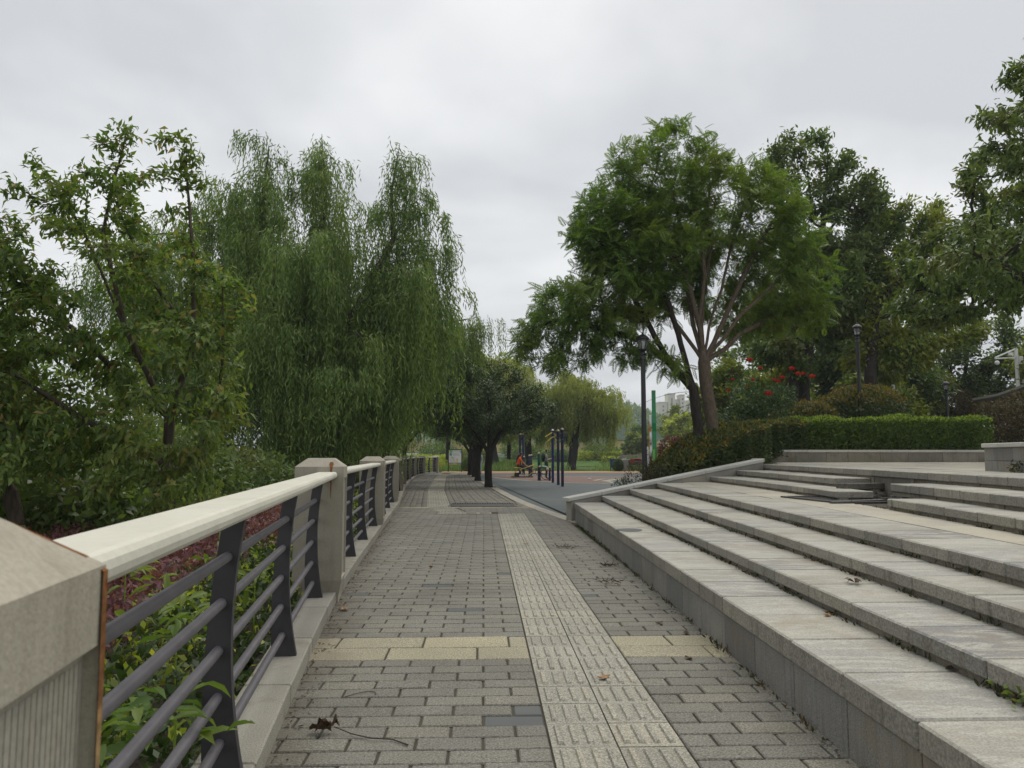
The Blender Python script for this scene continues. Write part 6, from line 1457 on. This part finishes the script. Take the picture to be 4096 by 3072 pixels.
for pts in ([(2.83, 39.6, 1.16), (3.0, 39.6, 1.17), (3.06, 39.6, 1.2)], [(2.9, 39.6, 1.3), (3.1, 39.6, 1.31)], [(3.1, 39.5, 1.45), (3.42, 39.5, 1.45), (3.5, 39.5, 1.32), (3.5, 39.5, .75)], [(3.12, 39.5, .65), (3.14, 39.5, .95), (3.22, 39.5, 1.07), (3.36, 39.5, 1.05), (3.4, 39.5, .92)], [(2.9, 39.6, .72), (2.92, 39.6, 1.1)], [(2.97, 39.6, .7), (2.98, 39.6, 1.12)]):
    MB().tube(pts, .017, 6).build('handle', M['gym_green'], t)
MB().tube([(2.72, 39.6, .62), (2.66, 39.6, .42), (2.74, 39.6, .28)], .014, 6).build('handle', M['navy_post'], t); MB().box((3.0, 39.9, .32), (.4, .25, .05)).build('foot_plate', M['dark_steel'], t)
t = thing('rowing_trainer', 'yellow rowing exercise machine on a dark base beam', 'exercise machine', (2.2, 45, 0))
MB().box((2.24, 45, .03), (1.28, .10, .07)).build('base_beam', M['dark_steel'], t); MB().box((1.80, 45, .04), (.08, .5, .06)).build('base_beam', M['dark_steel'], t)
for a, b in (((1.66, 45, .06), (1.98, 45, .50)), ((2.42, 45, .06), (2.08, 45, .50)), ((2.56, 45, .06), (3.0, 45, .42))): MB().tube([a, b], .022, 7).build('leg', M['yellow_bar'], t)
MB().box((1.97, 45, .56), (.40, .32, .05)).build('seat', M['yellow_bar'], t, bevel=.015)
for dy in (-.19, .19): MB().tube([(2.12, 45 + dy, .46), (2.95, 45 + dy, .74)], .022, 7).build('row_arm', M['yellow_bar'], t)
MB().tube([(2.9, 44.72, .36), (2.9, 45.28, .36)], .03, 8).build('foot_bar', M['cap'], t); MB().box((1.95, 45.5, .16), (.28, .12, .22)).build('pedal', M['dark_steel'], t)
t = thing('walking_trainer', 'exercise machine of paired navy posts and handlebars farther back', 'exercise machine', (2.9, 48.4, 0))
post(t, 2.84, 47.9, 1.30, .062); post(t, 3.02, 48.9, 1.32, .062); post(t, 2.63, 50.3, 1.22, .062)
for dy in (-.2, .2): MB().tube([(2.35, 48.3 + dy, 1.0), (2.9, 48.3 + dy, 1.0), (3.05, 48.3 + dy, 1.08), (3.5, 48.3 + dy, 1.09)], .018, 6).build('handlebar', M['gym_green'], t)
MB().tube([(2.84, 47.9, 1.14), (3.6, 47.8, 1.32)], .018, 6).build('handlebar', M['navy_post'], t)
for x in (2.95, 3.4): MB().bar((x, 48.4, 1.0), (x + .1, 48.3, .2), .04).build('swing_arm', M['dark_steel'], t); MB().box((x + .12, 48.3, .16), (.35, .16, .05)).build('pedal', M['dark_steel'], t)
t = thing('twin_posts', 'pair of tall dark blue posts behind the rower', 'exercise machine', (2.57, 52.3, 0))
for x in (2.46, 2.68): post(t, x, 52.3, 2.75, .08)
MB().box((2.57, 52.3, 2.4), (.14, .05, .12)).build('crossbar', M['navy_post'], t)
ws = MB().ball((5.7, 41.4, .03), (.10, .09, .045), 8, 5); tag(ws.build('white_scrap', M['white_cloth']), 'crumpled white scrap lying on the blue ground', 'litter')

# ------------------------------------------------------------------ people
def person(label, loc, J, paint, scale=1.0, rz=0.0, hair_pts=None, hair_r=None, group=None, nose=None, extra=()):
    """one continuous skinned body from named joints; paint(name pair) gives each bone's cloth; five fingers on each hand"""
    root = thing('person', label, 'person', loc, group, rz)
    names = list(J); idx = {k: i for i, k in enumerate(names)}
    pts = [Vector(J[k][0]) * scale for k in names]; rad = [J[k][1] * scale for k in names]
    edges = [(idx[a], idx[b]) for a, b in PERSON_BONES]
    bone_mat = [paint(a, b) for a, b in PERSON_BONES]
    for s in 'lr':
        w, h = pts[idx['wrist_' + s]], pts[idx['hand_' + s]]; d = (h - w).normalized(); sd_ = d.cross(Vector((0, 0, 1)) if abs(d.z) < .9 else Vector((0, 1, 0))).normalized(); up = sd_.cross(d)
        for q, (o, L) in enumerate(((-.030, .062), (-.010, .075), (.010, .072), (.028, .056), (-.042, .045))):
            base = h + (sd_ * o + d * (.02 if q < 4 else -.03)) * scale; mid = base + (d * (1 if q < 4 else .6) - up * .25 + sd_ * (0 if q < 4 else -.5)) * L * .55 * scale; tip = mid + (d * .6 - up * .7) * L * .5 * scale
            i0 = len(pts); pts += [base, mid, tip]; rad += [.009 * scale, .0085 * scale, .007 * scale]
            edges += [(idx['hand_' + s], i0), (i0, i0 + 1), (i0 + 1, i0 + 2)]; bone_mat += ['skin'] * 3
    me = bpy.data.meshes.new('skeleton'); me.from_pydata(pts, edges, []); ob = bpy.data.objects.new('skeleton', me); COL.objects.link(ob)
    sk = ob.modifiers.new('skin', 'SKIN'); ob.modifiers.new('sub', 'SUBSURF').levels = 1
    lay = me.skin_vertices[0].data if me.skin_vertices else None
    for i, v in enumerate(lay): v.radius = (rad[i], rad[i]); v.use_root = (i == idx['pelvis'])
    dg = bpy.context.evaluated_depsgraph_get(); out = bpy.data.meshes.new_from_object(ob.evaluated_get(dg)); out.name = 'body'
    bpy.data.objects.remove(ob)
    mats = sorted(set(bone_mat)); out.materials.clear()
    for k in mats: out.materials.append(M[k])
    A = np.array([pts[a] for a, b in edges]); B = np.array([pts[b] for a, b in edges]); rr = np.array([(rad[a] + rad[b]) / 2 for a, b in edges])
    for p in out.polygons:
        c = np.array(p.center); ab = B - A; t_ = np.clip(((c - A) * ab).sum(1) / np.maximum((ab * ab).sum(1), 1e-9), 0, 1); d = np.linalg.norm(c - A - ab * t_[:, None], axis=1) - rr
        p.material_index = mats.index(bone_mat[int(d.argmin())]); p.use_smooth = True
    link('body', out, root)
    hd = pts[idx['head']]; f = Vector(nose or (1, 0, 0)); sd_ = f.cross(Vector((0, 0, 1))).normalized()
    m = MB()
    if hair_pts:
        m.ball(hd - f * .022 * scale + Vector((0, 0, .035 * scale)), (.098 * scale, .098 * scale, .10 * scale), 12, 8)
        m.tube([Vector(p) * scale for p in hair_pts], [r_ * scale for r_ in hair_r], 8)
        m.build('hair', M['hair'], root, smooth=True, local=True)
    else:
        m.ball(hd - f * .018 * scale + Vector((0, 0, .04 * scale)), (.095 * scale, .095 * scale, .092 * scale), 12, 8).build('hair', M['hair'], root, smooth=True, local=True)
    m = MB().ball(hd + f * .103 * scale - Vector((0, 0, .012 * scale)), (.016 * scale,) * 3, 6, 4); m.build('nose', M['skin'], root, local=True)
    for q in (-1, 1):
        MB().ball(hd + f * .086 * scale + sd_ * .034 * q * scale + Vector((0, 0, .012 * scale)), (.012 * scale,) * 3, 6, 4).build('eye', M['black'], root, local=True)
        MB().ball(hd + sd_ * .088 * q * scale - Vector((0, 0, .005 * scale)), (.022 * scale, .012 * scale, .03 * scale), 6, 4).build('ear', M['skin'], root, local=True)
    MB().ball(hd + f * .090 * scale - Vector((0, 0, .05 * scale)), (.008 * scale, .022 * scale, .007 * scale), 6, 4).build('mouth', M['shoe'], root, local=True)
    for nm, mb_, mt in extra: mb_.build(nm, M[mt], root, smooth=True, local=True)
    return root
PERSON_BONES = [('pelvis', 'waist'), ('waist', 'chest'), ('chest', 'neck'), ('neck', 'jaw'), ('jaw', 'head'), ('head', 'crown')]
for s in 'lr':
    PERSON_BONES += [('chest', 'shoulder_' + s), ('shoulder_' + s, 'elbow_' + s), ('elbow_' + s, 'wrist_' + s), ('wrist_' + s, 'hand_' + s), ('pelvis', 'hip_' + s), ('hip_' + s, 'knee_' + s), ('knee_' + s, 'ankle_' + s), ('ankle_' + s, 'toe_' + s)]
def painter(top, bottom, sleeve, foot, shin=None):
    def f(a, b):
        n = a + ' ' + b
        if 'hand' in n: return 'skin'
        if 'elbow' in a: return sleeve if sleeve != 'short' else 'skin'
        if 'shoulder' in n: return top
        if 'toe' in n: return foot
        if 'ankle' in n: return shin or bottom
        if 'hip' in n: return bottom
        if 'jaw' in n or 'head' in n or 'neck' in b: return 'skin' if 'jaw' in n or 'head' in n else top
        return top
    return f
# seated rower, facing right (+x), leaning a little forward
J = dict(pelvis=((1.98, 45, .66), .135), waist=((2.0, 45, .84), .12), chest=((2.06, 45, 1.05), .135), neck=((2.13, 45, 1.20), .052), jaw=((2.19, 45, 1.265), .062), head=((2.21, 45, 1.34), .088), crown=((2.20, 45, 1.41), .062))
for s, q in (('l', 1), ('r', -1)):
    J['shoulder_' + s] = ((2.09, 45 + .17 * q, 1.12), .06); J['elbow_' + s] = ((2.28, 45 + .22 * q, .88), .04); J['wrist_' + s] = ((2.50, 45 + .19 * q, .68), .028); J['hand_' + s] = ((2.56, 45 + .19 * q, .655), .032)
    J['hip_' + s] = ((2.03, 45 + .09 * q, .66), .09); J['knee_' + s] = ((2.48, 45 + .12 * q, .62 + .03 * q), .062); J['ankle_' + s] = ((2.80, 45 + .11 * q, .42), .042); J['toe_' + s] = ((2.96, 45 + .11 * q, .53), .034)
J = {k: ((p[0] - 2.0, p[1] - 45, p[2] - .02), r_) for k, (p, r_) in J.items()}
person('seated woman with long dark hair in an orange shirt, on the rowing machine', (2.0, 45, .02), J, painter('orange_shirt', 'black_cloth', 'short', 'skin', 'black_cloth'),
       hair_pts=[(.15, 0, 1.33), (.06, 0, 1.22), (-.03, 0, 1.05), (-.08, 0, .84)], hair_r=[.085, .085, .075, .03], nose=(1, 0, 0))
# standing person on the waist trainer, seen from the side, arms forward
J = dict(pelvis=((3.38, 41.5, .86), .13), waist=((3.37, 41.5, 1.02), .12), chest=((3.36, 41.5, 1.20), .14), neck=((3.38, 41.5, 1.36), .052), jaw=((3.42, 41.48, 1.42), .060), head=((3.43, 41.48, 1.50), .088), crown=((3.42, 41.48, 1.57), .06))
for s, q in (('l', 1), ('r', -1)):
    J['shoulder_' + s] = ((3.37, 41.5 + .18 * q, 1.28), .06); J['elbow_' + s] = ((3.42, 41.5 + .24 * q, 1.04), .042); J['wrist_' + s] = ((3.62, 41.5 + .16 * q, 1.10), .029); J['hand_' + s] = ((3.69, 41.5 + .15 * q, 1.12), .033)
    J['hip_' + s] = ((3.38, 41.5 + .09 * q, .82), .095); J['knee_' + s] = ((3.40, 41.5 + .10 * q, .47), .065); J['ankle_' + s] = ((3.36, 41.5 + .10 * q, .10), .045); J['toe_' + s] = ((3.50, 41.5 + .11 * q, .05), .038)
J = {k: ((p[0] - 3.38, p[1] - 41.5, p[2]), r_) for k, (p, r_) in J.items()}
person('standing person in a grey shirt and green trousers behind the green-wheeled machine', (3.38, 41.5, 0), J, painter('grey_cloth', 'green_cloth', 'short', 'shoe', 'green_cloth'), nose=(1, 0, 0),
       extra=(('backpack', MB().ball((-.17, 0, 1.17), (.11, .15, .24), 12, 8), 'black_cloth'),))
# person in pale clothes half hidden behind the trunks
J = dict(pelvis=((0, 0, .84), .13), waist=((0, 0, 1.0), .12), chest=((.0, -.01, 1.18), .14), neck=((.0, -.02, 1.35), .052), jaw=((-.02, -.06, 1.41), .060), head=((-.02, -.06, 1.49), .088), crown=((-.02, -.05, 1.56), .06))
for s, q in (('l', 1), ('r', -1)):
    J['shoulder_' + s] = ((.18 * q, 0, 1.28), .06); J['elbow_' + s] = ((.22 * q, .02, 1.03), .042); J['wrist_' + s] = ((.20 * q, -.08, .82), .03); J['hand_' + s] = ((.20 * q, -.11, .76), .033)
    J['hip_' + s] = ((.09 * q, 0, .82), .095); J['knee_' + s] = ((.10 * q, -.04 * q, .47), .064); J['ankle_' + s] = ((.10 * q, -.02 * q, .10), .045); J['toe_' + s] = ((.11 * q, -.14, .05), .038)
person('person in pale clothes standing half hidden behind the row of dark trunks', (-.30, 52.2, 0), J, painter('white_cloth', 'white_cloth', 'white_cloth', 'black_cloth', 'white_cloth'), nose=(0, -1, 0))

# ================================================================== SMALL THINGS
def dead_leaf(label, x, y, z, s, rz, mat='dry_leaf', curl=.35, cat='leaf', group=None):
    m = MB(); n = 6; top, bot = [], []
    for i in range(n + 1):
        u = i / n; w = .32 * math.sin(math.pi * (u * .92 + .04)) * s; zc_ = curl * s * (u - .5) ** 2 * 1.6 + .004
        top.append(((u - .5) * s, w, zc_ + curl * w * .7)); bot.append(((u - .5) * s, -w, zc_ + curl * w * .5))
    mid = [((i / n - .5) * s, 0, curl * s * (i / n - .5) ** 2 * 1.2 + .002) for i in range(n + 1)]
    vs = top + mid + bot; fs = []
    for i in range(n): fs += [(i, i + 1, n + 2 + i, n + 1 + i), (n + 1 + i, n + 2 + i, 2 * n + 3 + i, 2 * n + 2 + i)]
    m.add(vs, fs); c, s_ = math.cos(rz), math.sin(rz)
    m.v = [(x + a * c - b * s_, y + a * s_ + b * c, z + d) for a, b, d in m.v]
    return tag(m.build('fallen_leaf', M[mat]), label, cat, group)
dead_leaf('tan dry leaf lying on the tactile strip', .71, 4.62, .010, .085, .4)
dead_leaf('small brown leaf lying on the pavers left of the tactile strip', -.62, 9.25, .004, .09, 1.2)
dead_leaf('orange brown leaf on the tactile strip farther along', .62, 11.4, .010, .08, .2)
dead_leaf('dry leaf at the foot of the rust stained post', -1.18, 6.72, .004, .10, 2.0)
dead_leaf('brown leaf at the foot of the second step', 2.10, 3.45, .364, .08, .5, 'brown_leaf')
dead_leaf('curled leaf on the lowest step by the second riser', 2.05, 4.6, .364, .06, 1.0, 'dry_leaf')
dead_leaf('brown leaf on the third step tread', 2.95, 4.75, .606, .07, 2.2, 'brown_leaf')
dead_leaf('small leaf on the edge of the fourth tread', 3.0, 4.0, .606, .06, .3, 'brown_leaf')
for i, (x, y, rz) in enumerate([(1.38, 6.1, .3), (1.5, 5.75, 1.3), (1.33, 5.05, 2.0)]): dead_leaf(['dry leaf on the right-hand pavers beyond the buff band', 'dry leaf by the wall beyond the buff band', 'dry leaf by the wall before the buff band'][i], x, y, .004, .07, rz, 'brown_leaf')
t = thing('dead_leaf_sprig', 'curled dark dead leaf with a long thin stalk lying on the pavers', 'leaf', (-.66, 3.78, 0))
m = MB()
for q, (a0, z0, L_) in enumerate(((2.9, .012, .11), (2.5, .03, .09), (3.5, .02, .08), (.4, .035, .04))):
    d = Vector((math.cos(a0), math.sin(a0) * .6, 0)); nv = Vector((-d.y, d.x, 0)); c0 = Vector((-.72, 3.80, z0)); vs = []
    for i in range(6):
        u = i / 5; w = .024 * math.sin(math.pi * (.1 + .85 * u)); lift = .03 * math.sin(math.pi * u) + .012 * math.sin(u * 9 + q)
        for sg in (-1, 0, 1): vs.append(c0 + d * L_ * u + nv * w * sg + Vector((0, 0, lift * (1 if sg else .35) + (.012 if sg == 1 else 0))))
    m.add(vs, [(3 * i + e, 3 * i + e + 1, 3 * i + e + 4, 3 * i + e + 3) for i in range(5) for e in (0, 1)])
m.build('leaf', M['brown_leaf'], t)
MB().tube([(-.71, 3.81, .03), (-.62, 3.77, .010), (-.52, 3.70, .014), (-.42, 3.70, .007), (-.34, 3.63, .006)], [.002, .003, .003, .003, .004], 5).build('stalk', M['twig'], t)
tag(MB().tube([(-.76, 4.33, .006), (-.70, 4.38, .010), (-.64, 4.43, .008), (-.60, 4.42, .006), (-.59, 4.37, .006)], .0022, 5).build('twig', M['twig']), 'thin bent twig lying on the pavers before the buff band', 'twig')
t = thing('dead_leaf_cluster', 'cluster of dark dead leaves on the tread of the second step', 'leaves', (2.42, 5.0, .48))
for q in range(7):
    an = q * .9; m = MB(); c = Vector((2.42, 5.0, .49)); d = Vector((math.cos(an), math.sin(an), 0)); n_ = Vector((-d.y, d.x, 0)); L = .05 + .03 * (q % 3)
    m.add([c, c + d * L * .5 + n_ * .012 + Vector((0, 0, .025)), c + d * L + Vector((0, 0, .008 + .01 * (q % 2))), c + d * L * .5 - n_ * .014 + Vector((0, 0, .018))], [(0, 1, 2, 3)]); m.build('leaf', M['brown_leaf'], t)
# weeds and litter in the joints
n = 1500; r91 = np.random.default_rng(91)
P = []
for k, z, cnt in ((1, 0, 360), (2, .36, 420), (3, .48, 300), (4, .60, 300), (5, .72, 160)):
    y = r91.uniform(2, 14, cnt); y = np.where(r91.random(cnt) < .5, np.round(y * 1.3) / 1.3 + r91.normal(size=cnt) * .07, y); P.append(np.stack([[SX(k, q) for q in y] - r91.random(cnt) * .035 + (.02 if k > 1 else .01), y, np.full(cnt, z)], 1))
P = np.concatenate(P); n = len(P); A = r91.normal(size=(n, 3)) * .7; A[:, 2] = np.abs(A[:, 2]) + .25
V, F = leaves(P, A, r91.normal(size=(n, 3)), .022 + .045 * r91.random(n) ** 2, .015, T_RH); tag(np_mesh('joint_weeds', V, F, M['dwarf']), 'tiny weeds in the joints at the foot of the steps', 'weeds', kind='stuff')
n = 1300; y = r91.uniform(2.5, 16, n); side = r91.random(n) < .45; x = np.where(side, KX(y) + .02 + .10 * r91.random(n) ** 2, 1.60 + .012 * y - .10 * r91.random(n) ** 2)
V, F = leaves(np.stack([x, y, np.full(n, .004)], 1), r91.normal(size=(n, 3)) * np.array([1, 1, .25]), np.array([[0, 0, 1.0]]) + r91.normal(size=(n, 3)) * .4, .012 + .03 * r91.random(n) ** 2, .010, T_RH)
tag(np_mesh('leaf_litter', V, F, M['brown_leaf']), 'small dead leaf scraps along both edges of the path', 'leaf litter', kind='stuff')
for i, (x, y, s, lb) in enumerate([(1.30, 8.0, .30, 'dry weed tuft lying beside the wall foot'), (1.15, 11.0, .25, 'small dry weed tuft farther along the wall'), (1.50, 9.2, .15, 'weed tuft growing at the wall foot')]):
    n = 60; P = np.stack([x + r91.normal(size=n) * s * .35, y + r91.normal(size=n) * s * .3, .004 + .02 * r91.random(n)], 1); A = r91.normal(size=(n, 3)); A[:, 2] = np.abs(A[:, 2]) * .35
    V, F = leaves(P, A, r91.normal(size=(n, 3)), .07, .008, T_RH); tag(np_mesh('weed_tuft', V, F, M['brown_leaf']), lb, 'weed')
t = thing('step_weed', 'green weed growing from the joint at the foot of the second step', 'weed', (2.08, 2.95, .36))
n = 40; P = np.stack([2.06 + r91.normal(size=n) * .03, 2.98 + r91.normal(size=n) * .07, .37 + .05 * r91.random(n)], 1); V, F = leaves(P, r91.normal(size=(n, 3)) + np.array([0, 0, .4]), r91.normal(size=(n, 3)) + np.array([0, 0, .8]), .035, .018, T_RH); np_mesh('leaves', V, F, M['olive'], t, (2.08, 2.95, .36))
t = thing('planter_weed', 'small dark weed growing at the foot of the stone planter', 'weed', (6.55, 9.2, 1.1))
n = 60; P = np.stack([6.52 + r91.normal(size=n) * .03, 9.2 + r91.normal(size=n) * .06, 1.1 + .13 * r91.random(n)], 1); V, F = leaves(P, r91.normal(size=(n, 3)) + np.array([0, 0, .4]), r91.normal(size=(n, 3)) + np.array([0, 0, .8]), .05, .025, T_RH); np_mesh('leaves', V, F, M['dwarf'], t, (6.55, 9.2, 1.1))

# ------------------------------------------------------------------ the air
hb = MB().box((150, 420, 38.5), (1500, 1040, 81)).build('haze', [bpy.data.materials.new('haze air')])
hm = hb.data.materials[0]; hm.use_nodes = True; hn = hm.node_tree; hn.nodes.clear()
ho = hn.nodes.new('ShaderNodeOutputMaterial'); hv = hn.nodes.new('ShaderNodeVolumePrincipled')
hv.inputs['Color'].default_value = (0.80, 0.88, 0.95, 1); hv.inputs['Density'].default_value = 0.00055; hv.inputs['Anisotropy'].default_value = 0.0
hn.links.new(hv.outputs[0], ho.inputs['Volume']); tag(hb, 'thin pale haze filling the air', 'haze', kind='stuff')
